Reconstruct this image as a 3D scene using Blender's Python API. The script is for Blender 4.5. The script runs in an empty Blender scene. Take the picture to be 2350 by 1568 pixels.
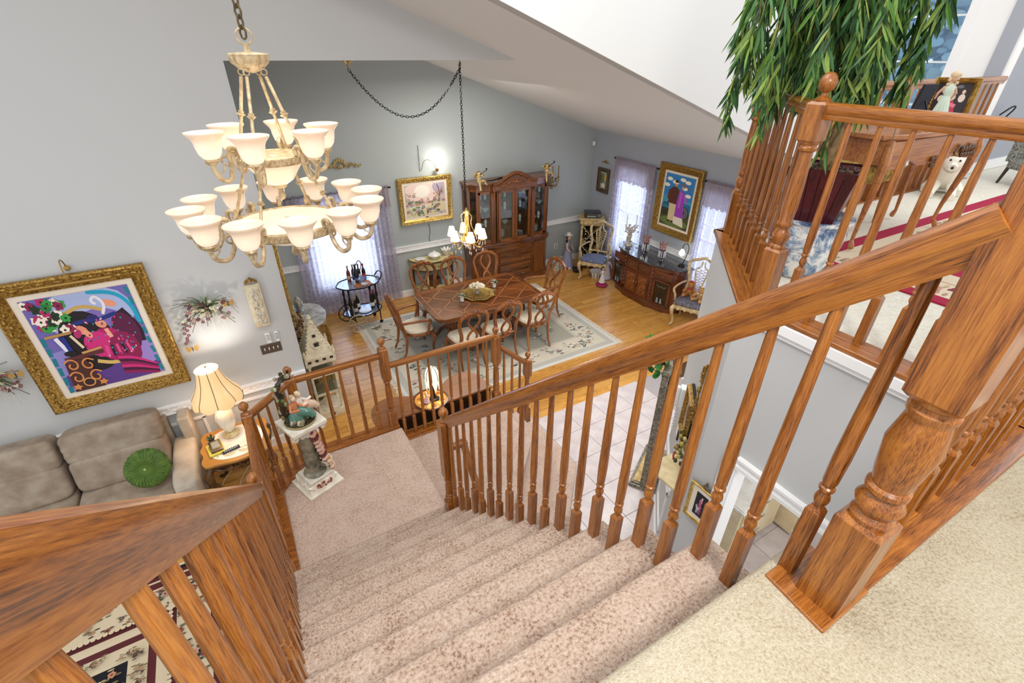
import bpy, bmesh, math, random
from math import sin, cos, pi, radians as R
from mathutils import Vector, Matrix, Euler, noise as mn
random.seed(7)
SC = bpy.context.scene
COL = SC.collection
# ------------------------------------------------------------------ camera
ZU = 3.1125            # upper floor level
RI, RUN, Y0 = 0.2075, 0.2276, 0.344
ZC = 4.3011
cd = bpy.data.cameras.new('camera')
cam = bpy.data.objects.new('camera', cd); COL.objects.link(cam)
cd.sensor_width = 36; cd.lens = 36 * 1095.56 / 2350; cd.clip_start = 0.02; cd.clip_end = 200
P, YA, RO = R(31.371), R(30.442), R(0.4287)
fh = Vector((sin(YA), cos(YA), 0)); r0 = Vector((cos(YA), -sin(YA), 0)); up = Vector((0, 0, 1))
fw = fh * cos(P) - up * sin(P); u0 = fh * sin(P) + up * cos(P)
r1 = r0 * cos(RO) + u0 * sin(RO); u1 = -r0 * sin(RO) + u0 * cos(RO)
m = Matrix((r1, u1, -fw)).transposed().to_4x4(); m.translation = Vector((0, 0, ZC))
cam.matrix_world = m
SC.camera = cam
# ------------------------------------------------------------------ world, lights, exposure
def lin(h):
    if isinstance(h, (tuple, list)): return tuple(h[:3])
    h = h.lstrip('#'); o = []
    for i in (0, 2, 4):
        c = int(h[i:i+2], 16) / 255
        o.append(c / 12.92 if c <= 0.04045 else ((c + 0.055) / 1.055) ** 2.4)
    return tuple(o)
w = bpy.data.worlds.new('sky'); SC.world = w; w.use_nodes = True
bg = w.node_tree.nodes['Background']; bg.inputs[0].default_value = (0.96, 0.98, 1.0, 1); bg.inputs[1].default_value = 0.85
SC.view_settings.view_transform = 'Standard'; SC.view_settings.look = 'None'
SC.view_settings.gamma = 1; SC.view_settings.use_curve_mapping = False
SC.view_settings.exposure = 0.5
def light(name, kind, loc, power, col=(1, 1, 1), size=0.1, rot=None, spot=None, sy=None):
    d = bpy.data.lights.new(name, kind); d.energy = power; d.color = col
    if kind == 'AREA':
        d.size = size
        if sy: d.shape = 'RECTANGLE'; d.size_y = sy
    elif kind in ('POINT', 'SPOT'): d.shadow_soft_size = size
    if spot: d.spot_size = R(spot); d.spot_blend = 0.8
    o = bpy.data.objects.new(name, d); COL.objects.link(o); o.location = loc
    if rot: o.rotation_euler = [R(a) for a in rot]
    return o
WARM = (1, 0.88, 0.72)
light('foyer_fill', 'AREA', (0.6, 2.6, 7.0), 66, (1, 0.98, 0.95), 3.0, (-8, 0, 0), sy=2.0)  # added overhead fill panel standing in for daylight on the stairs
light('upper_hall_fill', 'AREA', (0.4, -0.9, 5.6), 52, (1, 0.97, 0.93), 0.6, (35, 0, 0))  # added unseen fill from behind the viewer, brings out stair nosings; no fixture
light('dining_fill', 'AREA', (3.6, 6.9, 3.9), 42, (1, 0.96, 0.9), 1.6, (0, 0, 0))  # added wide overhead fill for the dining room; no fitting in the ceiling
light('window_daylight', 'AREA', (1.55, 8.80, 1.4), 34, (0.7, 0.82, 1), 1.0, (90, 0, 180), sy=1.6)
light('window_daylight', 'AREA', (7.32, 7.35, 1.4), 24, (0.7, 0.82, 1), 0.9, (90, 0, 90), sy=1.6)
light('window_daylight', 'AREA', (7.32, 5.2, 1.4), 18, (0.7, 0.82, 1), 0.9, (90, 0, 90), sy=1.6)
light('loft_fill', 'AREA', (6.0, 0.4, 5.6), 22, (0.97, 0.98, 1), 2.0, (0, 0, 0))  # added downward fill above the loft, not tied to its window
light('hall_fill', 'AREA', (4.0, 3.6, 2.7), 34, (1, 0.97, 0.93), 0.8, (0, 0, 0))  # added unseen fill that brightens the hall walls; no lamp hangs here
light('powder_room_light', 'AREA', (3.4, 0.5, 2.6), 16, (1, 0.95, 0.88), 0.8, (0, 0, 0))

# ------------------------------------------------------------------ materials
MT = {}
def newmat(name):
    mt = bpy.data.materials.new(name); mt.use_nodes = True
    n = mt.node_tree.nodes; l = mt.node_tree.links
    return mt, n, l, n['Principled BSDF']
def coords(n, l, sc=(1, 1, 1), kind='Object'):
    tc = n.new('ShaderNodeTexCoord'); mp = n.new('ShaderNodeMapping'); mp.inputs['Scale'].default_value = sc
    l.new(tc.outputs[kind], mp.inputs[0]); return mp.outputs[0]
def ramp(n, l, src, stops):
    r = n.new('ShaderNodeValToRGB'); e = r.color_ramp.elements
    while len(e) < len(stops): e.new(0.5)
    for i, (p, c) in enumerate(stops): e[i].position = p; e[i].color = (*lin(c), 1)
    l.new(src, r.inputs[0]); return r.outputs[0]
def ntex(n, l, vec, scale, detail=3, rough=0.55, dist=0):
    t = n.new('ShaderNodeTexNoise'); t.inputs['Scale'].default_value = scale; t.inputs['Detail'].default_value = detail
    t.inputs['Roughness'].default_value = rough; t.inputs['Distortion'].default_value = dist
    l.new(vec, t.inputs['Vector']); return t.outputs[0]
def bump(n, l, b, src, strength, dist=0.01):
    bm = n.new('ShaderNodeBump'); bm.inputs['Strength'].default_value = strength; bm.inputs['Distance'].default_value = dist
    l.new(src, bm.inputs['Height']); l.new(bm.outputs[0], b.inputs['Normal'])
def mat(name, c, rough=0.5, metal=0, c2=None, ns=8, bs=0, bn=60, bd=0.004, emit=0, coat=0, alpha=1, trans=0, spec=None):
    if name in MT: return MT[name]
    mt, n, l, b = newmat(name)
    b.inputs['Base Color'].default_value = (*lin(c), 1); b.inputs['Roughness'].default_value = rough; b.inputs['Metallic'].default_value = metal
    if c2:
        l.new(ramp(n, l, ntex(n, l, coords(n, l), ns), [(0.35, c), (0.65, c2)]), b.inputs['Base Color'])
    if bs: bump(n, l, b, ntex(n, l, coords(n, l), bn), bs, bd)
    if emit:
        b.inputs['Emission Color'].default_value = (*lin(c), 1); b.inputs['Emission Strength'].default_value = emit
    if coat: b.inputs['Coat Weight'].default_value = coat; b.inputs['Coat Roughness'].default_value = 0.12
    if alpha < 1: b.inputs['Alpha'].default_value = alpha
    if trans: b.inputs['Transmission Weight'].default_value = trans; b.inputs['IOR'].default_value = 1.3
    if spec is not None: b.inputs['Specular IOR Level'].default_value = spec
    MT[name] = mt; return mt
def wood(name, stops, axis='x', sc=60, rough=0.32, coat=0.35, rnd=0.0, st=0.04):
    mt, n, l, b = newmat(name)
    s = {'x': (st, 1, 1), 'y': (1, st, 1), 'z': (1, 1, st)}[axis]
    tc = n.new('ShaderNodeTexCoord'); oi = n.new('ShaderNodeObjectInfo')
    mp = n.new('ShaderNodeMapping'); mp.inputs['Scale'].default_value = s
    vm = n.new('ShaderNodeVectorMath'); vm.operation = 'ADD'
    sm = n.new('ShaderNodeVectorMath'); sm.operation = 'SCALE'; sm.inputs['Scale'].default_value = 37.0
    cx = n.new('ShaderNodeCombineXYZ')
    for i in range(3): l.new(oi.outputs['Random'], cx.inputs[i])
    l.new(cx.outputs[0], sm.inputs[0]); l.new(tc.outputs['Object'], mp.inputs[0])
    l.new(mp.outputs[0], vm.inputs[0]); l.new(sm.outputs[0], vm.inputs[1])
    a = ntex(n, l, vm.outputs[0], sc * 0.35, 2, 0.5, 1.2); g = ntex(n, l, vm.outputs[0], sc * 6, 4, 0.7)
    mx = n.new('ShaderNodeMath'); mx.operation = 'MULTIPLY_ADD'; l.new(a, mx.inputs[0]); mx.inputs[1].default_value = 3.0; mx.inputs[2].default_value = 0
    fr = n.new('ShaderNodeMath'); fr.operation = 'PINGPONG'; l.new(mx.outputs[0], fr.inputs[0]); fr.inputs[1].default_value = 1.0
    av = n.new('ShaderNodeMath'); av.operation = 'MULTIPLY_ADD'; l.new(fr.outputs[0], av.inputs[0]); av.inputs[1].default_value = 0.24
    l.new(g, av.inputs[2])
    col = ramp(n, l, av.outputs[0], [(0.40, stops[0]), (0.58, stops[1]), (0.80, stops[2])])
    if rnd:
        hs = n.new('ShaderNodeHueSaturation'); mr = n.new('ShaderNodeMapRange')
        mr.inputs['To Min'].default_value = 1 - rnd; mr.inputs['To Max'].default_value = 1 + rnd
        l.new(oi.outputs['Random'], mr.inputs[0]); l.new(mr.outputs[0], hs.inputs['Value']); l.new(col, hs.inputs['Color']); col = hs.outputs[0]
    l.new(col, b.inputs['Base Color']); b.inputs['Roughness'].default_value = rough
    b.inputs['Coat Weight'].default_value = coat; b.inputs['Coat Roughness'].default_value = 0.15
    bump(n, l, b, g, 0.12, 0.002)
    MT[name] = mt; return mt
OAK = ('#4a2409', '#8f521b', '#b0702c')
oakx = wood('oak_grain_along', OAK, 'x'); oakz = wood('oak_grain_up', OAK, 'z')
CHY = ('#391c0a', '#693a19', '#8a5022')
chx = wood('cherry_grain_along', CHY, 'x', 10, 0.28, 0.5); chz = wood('cherry_grain_up', CHY, 'z', 10, 0.28, 0.5)
chair_w = wood('carved_walnut', ('#4a270f', '#85491d', '#aa692e'), 'z', 10, 0.3, 0.4)
sdx = wood('mahogany_grain', ('#36180a', '#5f2e14', '#783c1a'), 'x', 9, 0.3, 0.5)
plank_d = wood('laminate_plank', ('#a8702c', '#c89042', '#d9a356'), 'x', 12, 0.3, 0.25, 0.08, 0.12)
tablew = wood('brown_table_top', ('#7a4a2a', '#94613a', '#a06c44'), 'x', 7, 0.35, 0.3)
desk_w = wood('desk_wood', ('#7a3d16', '#a0602a', '#b67839'), 'x', 9, 0.35, 0.3)
def vcol(name, rough=0.6, metal=0, bs=0, bn=60, coat=0, em=0):
    mt, n, l, b = newmat(name); a = n.new('ShaderNodeVertexColor'); a.layer_name = 'Col'
    l.new(a.outputs[0], b.inputs['Base Color']); b.inputs['Roughness'].default_value = rough; b.inputs['Metallic'].default_value = metal
    if bs: bump(n, l, b, ntex(n, l, coords(n, l), bn), bs, 0.004)
    if coat: b.inputs['Coat Weight'].default_value = coat
    return mt
VC = vcol('painted_surface', 0.6); VG = vcol('glazed_ceramic', 0.2, coat=0.5); VF = vcol('woven_colours', 0.95, bs=0.4, bn=500)
def carpet(name, c1, c2, c3, sc=70, st=1.0):
    mt, n, l, b = newmat(name); v = coords(n, l)
    a = ntex(n, l, v, sc, 4, 0.65); m2 = ntex(n, l, v, 6, 3, 0.6)
    mm = n.new('ShaderNodeMath'); mm.operation = 'MULTIPLY_ADD'; l.new(m2, mm.inputs[0]); mm.inputs[1].default_value = 0.35; l.new(a, mm.inputs[2])
    l.new(ramp(n, l, mm.outputs[0], [(0.46, c1), (0.62, c2), (0.85, c3)]), b.inputs['Base Color'])
    b.inputs['Roughness'].default_value = 0.97; b.inputs['Specular IOR Level'].default_value = 0.1
    bump(n, l, b, a, st, 0.012); MT[name] = mt; return mt
cp_st = carpet('taupe_carpet', '#86695a', '#bfa592', '#dbc7b7', 95)
cp_ld = carpet('landing_carpet', '#a78c7d', '#c0a797', '#d0baab', 60, 0.6)
cp_up = carpet('beige_carpet', '#ab9c82', '#c8bba1', '#d9cfb9', 140, 0.9)
cp_lo = carpet('cream_carpet', '#cfc9b8', '#dcd7c9', '#e6e2d6', 60, 0.4)
wall_g = mat('grey_wall_paint', '#c6c7c7', 0.75, bs=0.05, bn=250)
wall_d = mat('sage_grey_wall_paint', '#adb4b4', 0.75, bs=0.05, bn=250)
wall_b = mat('blue_grey_wall_paint', '#a4a9b2', 0.75, bs=0.05, bn=250)
wall_w = mat('white_wall_paint', '#f3f3f1', 0.8)
ceil_m = mat('ceiling_paint', '#dad9d6', 0.85)
trim_w = mat('white_trim', '#f4f4f4', 0.35)
gold = mat('gilt', '#a97c32', 0.35, 0.75, '#d9b25a', 40)
gold_d = mat('dark_gilt', '#6e4a1a', 0.4, 0.6, '#c19a4a', 60, bs=0.6, bn=90)
gold_b = mat('bright_gilt', '#a8823a', 0.33, 0.65, '#d9bd70', 30)
brass = mat('brass', '#b08a4a', 0.3, 0.9)
ivory = mat('ivory_resin', '#e6dcc2', 0.5, 0, '#cfc0a0', 14, bs=0.3, bn=60)
matb = mat('cream_mat_board', '#e8dccb', 0.8)
black = mat('black_lacquer', '#0c0c0e', 0.25, coat=0.4)
iron = mat('dark_metal', '#1c1a1a', 0.4, 0.6)
chrome = mat('chrome', '#c8c8c8', 0.15, 1)
white = mat('white_plastic', '#eeeeec', 0.4)
def glassmat(name, c, fac):
    mt = bpy.data.materials.new(name); mt.use_nodes = True; n = mt.node_tree.nodes; l = mt.node_tree.links; n.clear()
    o = n.new('ShaderNodeOutputMaterial'); mx = n.new('ShaderNodeMixShader'); tr = n.new('ShaderNodeBsdfTransparent'); gs = n.new('ShaderNodeBsdfGlossy')
    tr.inputs[0].default_value = (*lin(c), 1); gs.inputs['Roughness'].default_value = 0.03; mx.inputs[0].default_value = fac
    l.new(tr.outputs[0], mx.inputs[1]); l.new(gs.outputs[0], mx.inputs[2]); l.new(mx.outputs[0], o.inputs[0]); MT[name] = mt; return mt
GL = glassmat('clear_glass', '#eef4f6', 0.07)
marble_w = mat('white_marble', '#efece6', 0.15, c2='#dcd6cc', ns=9, coat=0.5)
marble_k = mat('black_marble', '#12141a', 0.08, c2='#3b3d44', ns=7, coat=0.7)
chan_m = mat('antique_cream_metal', '#a48c68', 0.45, 0.2, '#cdbb98', 40)
def glow(name, c, s, c2=None):
    mt, n, l, b = newmat(name); b.inputs['Base Color'].default_value = (*lin(c), 1)
    b.inputs['Emission Color'].default_value = (*lin(c2 or c), 1); b.inputs['Emission Strength'].default_value = s; b.inputs['Roughness'].default_value = 0.3
    MT[name] = mt; return mt
def shade_mat():
    mt, n, l, b = newmat('alabaster_glass'); b.inputs['Base Color'].default_value = (*lin('#ead0b6'), 1); b.inputs['Roughness'].default_value = 0.25
    tc = n.new('ShaderNodeTexCoord'); sp = n.new('ShaderNodeSeparateXYZ'); l.new(tc.outputs['Object'], sp.inputs[0])
    mr = n.new('ShaderNodeMapRange'); mr.inputs['From Min'].default_value = 0.02; mr.inputs['From Max'].default_value = 0.135
    mr.inputs['To Min'].default_value = 0.38; mr.inputs['To Max'].default_value = 0.04; l.new(sp.outputs['Z'], mr.inputs[0])
    b.inputs['Emission Color'].default_value = (*lin('#fff0da'), 1); l.new(mr.outputs[0], b.inputs['Emission Strength']); return mt
alab = shade_mat()
bowl_g = glow('lit_alabaster_bowl', '#ead6bb', 0.2, '#fff0da')
lamp_sh = glow('lit_pleated_fabric', '#dcb984', 0.3, '#ffd9a0')
mini_sh = glow('lit_white_fabric', '#fff4e0', .7)
petal_g = glow('lit_petal_glass', '#f6ecd4', 0.7)
def lace(name, c, a0, a1, sc):
    mt = bpy.data.materials.new(name); mt.use_nodes = True; n = mt.node_tree.nodes; l = mt.node_tree.links; n.clear()
    o = n.new('ShaderNodeOutputMaterial'); mx = n.new('ShaderNodeMixShader'); tr = n.new('ShaderNodeBsdfTransparent')
    tl = n.new('ShaderNodeBsdfTranslucent'); df = n.new('ShaderNodeBsdfDiffuse'); m2 = n.new('ShaderNodeMixShader')
    tl.inputs[0].default_value = (*lin(c), 1); df.inputs[0].default_value = (*lin(c), 1); m2.inputs[0].default_value = 0.5
    l.new(df.outputs[0], m2.inputs[1]); l.new(tl.outputs[0], m2.inputs[2])
    v = coords(n, l); t = ntex(n, l, v, sc, 3, 0.6)
    mr = n.new('ShaderNodeMapRange'); mr.inputs['From Min'].default_value = 0.42; mr.inputs['From Max'].default_value = 0.58
    mr.inputs['To Min'].default_value = a0; mr.inputs['To Max'].default_value = a1; l.new(t, mr.inputs[0])
    l.new(mr.outputs[0], mx.inputs[0]); l.new(tr.outputs[0], mx.inputs[1]); l.new(m2.outputs[0], mx.inputs[2]); l.new(mx.outputs[0], o.inputs[0])
    MT[name] = mt; return mt
lace_m = lace('lilac_lace', '#cfc6d8', 0.5, 0.93, 22)
lace_h = lace('gathered_lace', '#b9adb4', 0.88, 1.0, 30)

# ------------------------------------------------------------------ mesh builder
class B:
    def __init__(s, c='#ffffff'): s.v = []; s.f = []; s.mi = []; s.c = []; s.sm = []; s.col = lin(c); s.T = None
    def C(s, c): s.col = lin(c); return s
    def add(s, vs, fs, mi=0, smooth=True):
        o = len(s.v)
        s.v += [tuple(s.T @ Vector(v)) if s.T else tuple(v) for v in vs]
        for f in fs: s.f.append([i + o for i in f]); s.mi.append(mi); s.c.append(s.col); s.sm.append(smooth)
        return s
    def box(s, c, z, rz=0, mi=0, rx=0, ry=0, tp=1.0):
        x, y, h = z[0] / 2, z[1] / 2, z[2] / 2; E = Euler((rx, ry, rz)).to_matrix(); c = Vector(c)
        vs = [c + E @ Vector((a * x * (tp if k > 0 else 1), b * y * (tp if k > 0 else 1), k * h)) for k in (-1, 1) for a, b in ((-1, -1), (1, -1), (1, 1), (-1, 1))]
        return s.add(vs, [(3, 2, 1, 0), (4, 5, 6, 7), (0, 1, 5, 4), (1, 2, 6, 5), (2, 3, 7, 6), (3, 0, 4, 7)], mi, False)
    def prism(s, poly, z0, z1, mi=0, smooth=False):
        n = len(poly); vs = [(p[0], p[1], z0) for p in poly] + [(p[0], p[1], z1) for p in poly]
        return s.add(vs, [tuple(range(n))[::-1], tuple(range(n, 2 * n))] + [(i, (i + 1) % n, (i + 1) % n + n, i + n) for i in range(n)], mi, smooth)
    def plate(s, poly, y0, y1, mi=0):  # polygon in xz extruded along y
        n = len(poly); vs = [(p[0], y0, p[1]) for p in poly] + [(p[0], y1, p[1]) for p in poly]
        return s.add(vs, [tuple(range(n)), tuple(range(n, 2 * n))[::-1]] + [(i, i + n, (i + 1) % n + n, (i + 1) % n) for i in range(n)], mi, False)
    def lathe(s, pr, n=16, o=(0, 0, 0), mi=0, cap=True, lobes=0, la=0.0, sx=1, sy=1, twist=0):
        vs = []; fs = []; k = len(pr)
        for i in range(n):
            a = 2 * pi * i / n
            for (r, z) in pr:
                q = r * (1 + la * cos(lobes * (a + twist * z))) if lobes else r
                vs.append((o[0] + q * cos(a) * sx, o[1] + q * sin(a) * sy, o[2] + z))
        for i in range(n):
            j = (i + 1) % n
            for t in range(k - 1): fs.append((i * k + t, j * k + t, j * k + t + 1, i * k + t + 1))
        if cap:
            if pr[0][0] > 1e-5: fs.append(tuple(i * k for i in range(n))[::-1])
            if pr[-1][0] > 1e-5: fs.append(tuple(i * k + k - 1 for i in range(n)))
        return s.add(vs, fs, mi)
    def ball(s, c, r, n=10, mi=0, sc=(1, 1, 1)):
        k = max(4, n // 2); pr = [(max(1e-6, sin(pi * i / k)), -cos(pi * i / k)) for i in range(k + 1)]
        vs = []; fs = []
        for i in range(n):
            a = 2 * pi * i / n
            for (q, z) in pr: vs.append((c[0] + q * cos(a) * r * sc[0], c[1] + q * sin(a) * r * sc[1], c[2] + z * r * sc[2]))
        k += 1
        for i in range(n):
            j = (i + 1) % n
            for t in range(k - 1): fs.append((i * k + t, j * k + t, j * k + t + 1, i * k + t + 1))
        return s.add(vs, fs, mi)
    def tube(s, pts, r, n=6, mi=0, closed=False, flat=1.0):
        P = [Vector(p) for p in pts]; N = len(P)
        if not isinstance(r, (list, tuple)): r = [r] * N
        vs = []; fs = []; nrm = None
        for i in range(N):
            a = P[(i - 1) % N] if (closed or i > 0) else P[i]; b = P[(i + 1) % N] if (closed or i < N - 1) else P[i]
            t = (b - a).normalized() if (b - a).length > 1e-9 else Vector((0, 0, 1))
            if nrm is None:
                nrm = t.orthogonal().normalized()
                if abs(t.z) < 0.9: nrm = t.cross(Vector((0, 0, 1))).normalized()
            nrm = (nrm - t * nrm.dot(t)); nrm = nrm.normalized() if nrm.length > 1e-6 else t.orthogonal().normalized()
            bn = t.cross(nrm)
            for k in range(n):
                g = 2 * pi * k / n + pi / n; vs.append(P[i] + (nrm * cos(g) + bn * sin(g) * flat) * r[i])
        for i in range(N if closed else N - 1):
            j = (i + 1) % N
            for k in range(n): fs.append((i * n + k, i * n + (k + 1) % n, j * n + (k + 1) % n, j * n + k))
        if not closed: fs.append(tuple(range(n))[::-1]); fs.append(tuple(range((N - 1) * n, N * n)))
        return s.add(vs, fs, mi)
    def quad(s, a, b, c, d, mi=0): return s.add([a, b, c, d], [(0, 1, 2, 3)], mi, False)
    def mesh(s, name, mats):
        me = bpy.data.meshes.new(name); me.from_pydata([tuple(v) for v in s.v], [], s.f)
        for m_ in (mats if isinstance(mats, (list, tuple)) else [mats]): me.materials.append(m_)
        me.polygons.foreach_set('material_index', s.mi); me.polygons.foreach_set('use_smooth', s.sm)
        ca = me.color_attributes.new('Col', 'FLOAT_COLOR', 'CORNER'); d = []
        for f, c in zip(s.f, s.c): d += [c[0], c[1], c[2], 1.0] * len(f)
        ca.data.foreach_set('color', d)
        try: me.set_sharp_from_angle(angle=R(42))
        except Exception: pass
        me.update(); return me
    def part(s, name, mats, parent=None, loc=(0, 0, 0), rot=(0, 0, 0), label=None, bevel=0):
        o = bpy.data.objects.new(name, s.mesh(name, mats)); COL.objects.link(o); o.location = loc; o.rotation_euler = rot
        if parent: o.parent = parent
        if label: o['label'] = label
        if bevel:
            b = o.modifiers.new('bevel', 'BEVEL'); b.width = bevel; b.segments = 2; b.limit_method = 'ANGLE'; b.angle_limit = R(50)
        return o
def tag(o, label, cat, group=None):
    o['label'] = label; o['category'] = cat
    if group: o['group'] = group
    return o
def thing(name, label, cat, loc=(0, 0, 0), rz=0, group=None):
    o = bpy.data.objects.new(name, None); COL.objects.link(o); o.location = loc; o.rotation_euler = (0, 0, rz); o.empty_display_size = 0.05
    return tag(o, label, cat, group)
def struct(name, b, mats, parent=None, **k):
    o = b.part(name, mats, parent, **k)
    if not parent: o['kind'] = 'structure'
    return o
def copyo(o, loc, rot=None, parent=None):
    c = o.copy(); COL.objects.link(c); c.location = loc
    if rot is not None: c.rotation_euler = rot
    if parent: c.parent = parent
    return c
def copy_tree(o, loc=None, rz=None, parent=None):
    c = o.copy(); COL.objects.link(c)
    if parent: c.parent = parent
    if loc is not None: c.location = loc
    if rz is not None: c.rotation_euler = (0, 0, rz)
    for ch in list(o.children): copy_tree(ch, parent=c)
    return c
def arc(cx, cz, r, a0, a1, n=8): return [(cx + r * cos(R(a0 + (a1 - a0) * i / n)), cz + r * sin(R(a0 + (a1 - a0) * i / n))) for i in range(n + 1)]
def smoothp(pts, it=2, closed=False):
    P = [Vector(p) for p in pts]
    for _ in range(it):
        Q = []; n = len(P)
        if not closed: Q.append(P[0])
        for i in range(n if closed else n - 1):
            a = P[i]; b = P[(i + 1) % n]; Q += [a * 0.75 + b * 0.25, a * 0.25 + b * 0.75]
        if not closed: Q.append(P[-1])
        P = Q
    return P

# ================================================================== SETTING
SL = 0.33976
def zs(x): return 2.863 + SL * (7.154 - x)
YL, YD, XD, XR = 5.38, 8.68, 7.15, 0.25
# --- left (gallery) wall with the header that crosses over the dining opening
b = B()
b.plate([(-6, 0), (XR, 0), (XR, 4.21), (3.19, 4.21), (-6, zs(-6))], YL, YL + 0.14)
wl = struct('wall_left', b, wall_g)
b = B(); b.box((XR - 0.07, (YL + 0.14 + YD) / 2, 2.105), (0.14, YD - YL - 0.14, 4.21)); struct('wall_dining_left', b, wall_d)
# --- dining back wall, window hole x 1.05..2.1, z .55..2.05
W1 = (0.98, 2.12, 0.5, 2.1)
b = B(); y0, y1 = YD, YD + 0.16
b.plate([(XR - .14, 0), (W1[0], 0), (W1[0], 4.6), (XR - .14, 4.6)], y0, y1)
b.plate([(W1[0], 0), (W1[1], 0), (W1[1], W1[2]), (W1[0], W1[2])], y0, y1)
b.plate([(W1[0], W1[3]), (W1[1], W1[3]), (W1[1], 4.6), (W1[0], 4.6)], y0, y1)
b.plate([(W1[1], 0), (XD, 0), (XD, zs(XD)), (3.19, 4.21), (2.8, 4.6), (W1[1], 4.6)], y0, y1)
struct('wall_back', b, wall_d)
# --- dining right wall x=7.15, windows and the tall loft window
def wallx(holes, ya, yb, za, zb, x0, x1):
    b = B(); hs = sorted(holes); y = ya
    for (a, c, d, e) in hs:
        b.box(((x0 + x1) / 2, (y + a) / 2, (za + zb) / 2), (x1 - x0, a - y, zb - za))
        b.box(((x0 + x1) / 2, (a + c) / 2, (za + d) / 2), (x1 - x0, c - a, d - za)); b.box(((x0 + x1) / 2, (a + c) / 2, (e + zb) / 2), (x1 - x0, c - a, zb - e)); y = c
    b.box(((x0 + x1) / 2, (y + yb) / 2, (za + zb) / 2), (x1 - x0, yb - y, zb - za)); return b
W2 = (6.95, 7.75, 0.5, 2.25); W3 = (4.95, 5.55, 0.5, 2.25); W4 = (2.82, 3.56, 3.35, 6.4)
struct('wall_right', wallx([W2, W3], 3.65, YD + .16, 0, 2.9, XD, XD + .16), wall_b)
struct('wall_loft_window', wallx([W4], 2.3, 3.79, 0, 8.0, XD + 0.02, XD + .18), wall_w)
b = B(); b.plate([(-6, zs(-6)), (7.17, zs(7.17)), (7.17, 8.0), (-6, 8.0)], 3.65, 3.79); struct('wall_gable', b, wall_w)
b = B(); b.box((8.9, 2.39, 5.5), (3.5, .14, 4.8)); struct('wall_loft_end', b, wall_b)
b = B(); b.box((8.5, 2.31, ZU + .055), (2.6, .02, .11)); struct('baseboard_loft', b, trim_w)
# --- ceilings
b = B(); x0, x1 = -6, XD + .16
b.add([(x0, 3.66, zs(x0)), (x1, 3.66, zs(x1)), (x1, YD + .16, zs(x1)), (x0, YD + .16, zs(x0)),
       (x0, 3.66, zs(x0) + .12), (x1, 3.66, zs(x1) + .12), (x1, YD + .16, zs(x1) + .12), (x0, YD + .16, zs(x0) + .12)],
      [(0, 1, 2, 3), (7, 6, 5, 4), (0, 4, 5, 1), (1, 5, 6, 2), (2, 6, 7, 3), (3, 7, 4, 0)], smooth=False)
struct('ceiling', b, ceil_m)
b = B(); b.box(((XR + 3.2) / 2, (YL + .14 + YD) / 2, 4.255), (3.2 - XR, YD - YL - .14, .08)); struct('ceiling_dining', b, ceil_m)
b = B(); b.box((3.0, -3.6, 5.75), (12, 5.0, .1)); struct('ceiling_upper_hall', b, ceil_m)
# --- walls under the loft
A_ = Vector((2.33, 1.42)); B_ = Vector((3.22, 2.32)); dv = (B_ - A_).normalized(); nv = Vector((-dv.y, dv.x)); LA = math.atan2(dv.y, dv.x)
def onD(s, z, off=0): q = A_ + dv * s + nv * off; return (q.x, q.y, z)
b = B(); q = [A_, B_, B_ - nv * .12 , A_ - nv * .12 + dv * .03]
b.prism([tuple(v) for v in q], 0, ZU - .03); b.box((3.85, 2.25, (ZU - .03) / 2), (1.2, .08, ZU - .03)); struct('wall_hall_diagonal', b, wall_g)
struct('wall_hall_front', wallx([(-0.1, 1.15, 0.0, 2.07)], -1.2, 1.42, 0, ZU - .03, 2.33, 2.45), wall_g)
b = B(); b.box((4.62, 1.0, 1.5), (.1, 3.4, 3.0)); struct('wall_powder_room', b, wall_b)
b = B(); b.box((3.72, 1.83, 1.5), (1.68, .08, 3.0)); struct('wall_powder_back', b, wall_b)
b = B(); b.box((4.56, .8, .06), (.02, 2.0, .12)); b.box((4.2, 1.75, .06), (.8, .02, .12)); struct('baseboard_powder_room', b, trim_w)
# casing of the opening
b = B()
b.box((2.32, 1.195, 1.06), (.03, .09, 2.12)); b.box((2.31, 1.17, 1.06), (.03, .03, 2.12)); b.box((2.39, 1.145, 1.03), (.13, .012, 2.07)); struct('trim_1', b, trim_w)
b = B(); b.box((2.32, .52, 2.11), (.03, 1.26, .09)); b.box((2.31, .52, 2.085), (.03, 1.26, .025)); b.box((2.31, .52, 2.145), (.034, 1.26, .018)); struct('trim_2', b, trim_w)
# --- floors (sub floors) and planks
b = B(); b.box((0.55, 6.4, -.03), (13.4, 5.0, .04)); b.box((-3.0, 1.5, -.03), (6.0, 5.2, .04)); fl = struct('floor', b, mat('floor_joint', '#5a3a18', .7))
def plankmesh(L, W):
    b = B(); e = .0016; x, y = L / 2 - e, W / 2 - e; t = .003
    b.add([(-x, -y, -.008), (x, -y, -.008), (x, y, -.008), (-x, y, -.008), (-x, -y, -t + .003), (x, -y, 0), (x, y, 0), (-x, y, 0)],
          [(4, 5, 6, 7), (0, 1, 5, 4), (1, 2, 6, 5), (2, 3, 7, 6), (3, 0, 4, 7)], smooth=False); return b
def planks(parent, xa, xb, ya, yb, L, W, limit=290):
    first = {}; k = 0; j = 0; y = ya + W / 2
    while y < yb - .01:
        x = xa - (j * 0.47 % 1) * L
        while x < xb:
            a, c = max(x, xa), min(x + L, xb)
            if c - a > .08:
                key = round(c - a, 2)
                if key not in first:
                    first[key] = plankmesh(c - a, W).part('plank', plank_d, parent, ((a + c) / 2, y, 0))
                else: copyo(first[key], ((a + c) / 2, y, 0))
                k += 1
            x += L
        y += W; j += 1
    return k
planks(fl, XR, XD, 4.14, YD, 1.3, .13)
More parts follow.
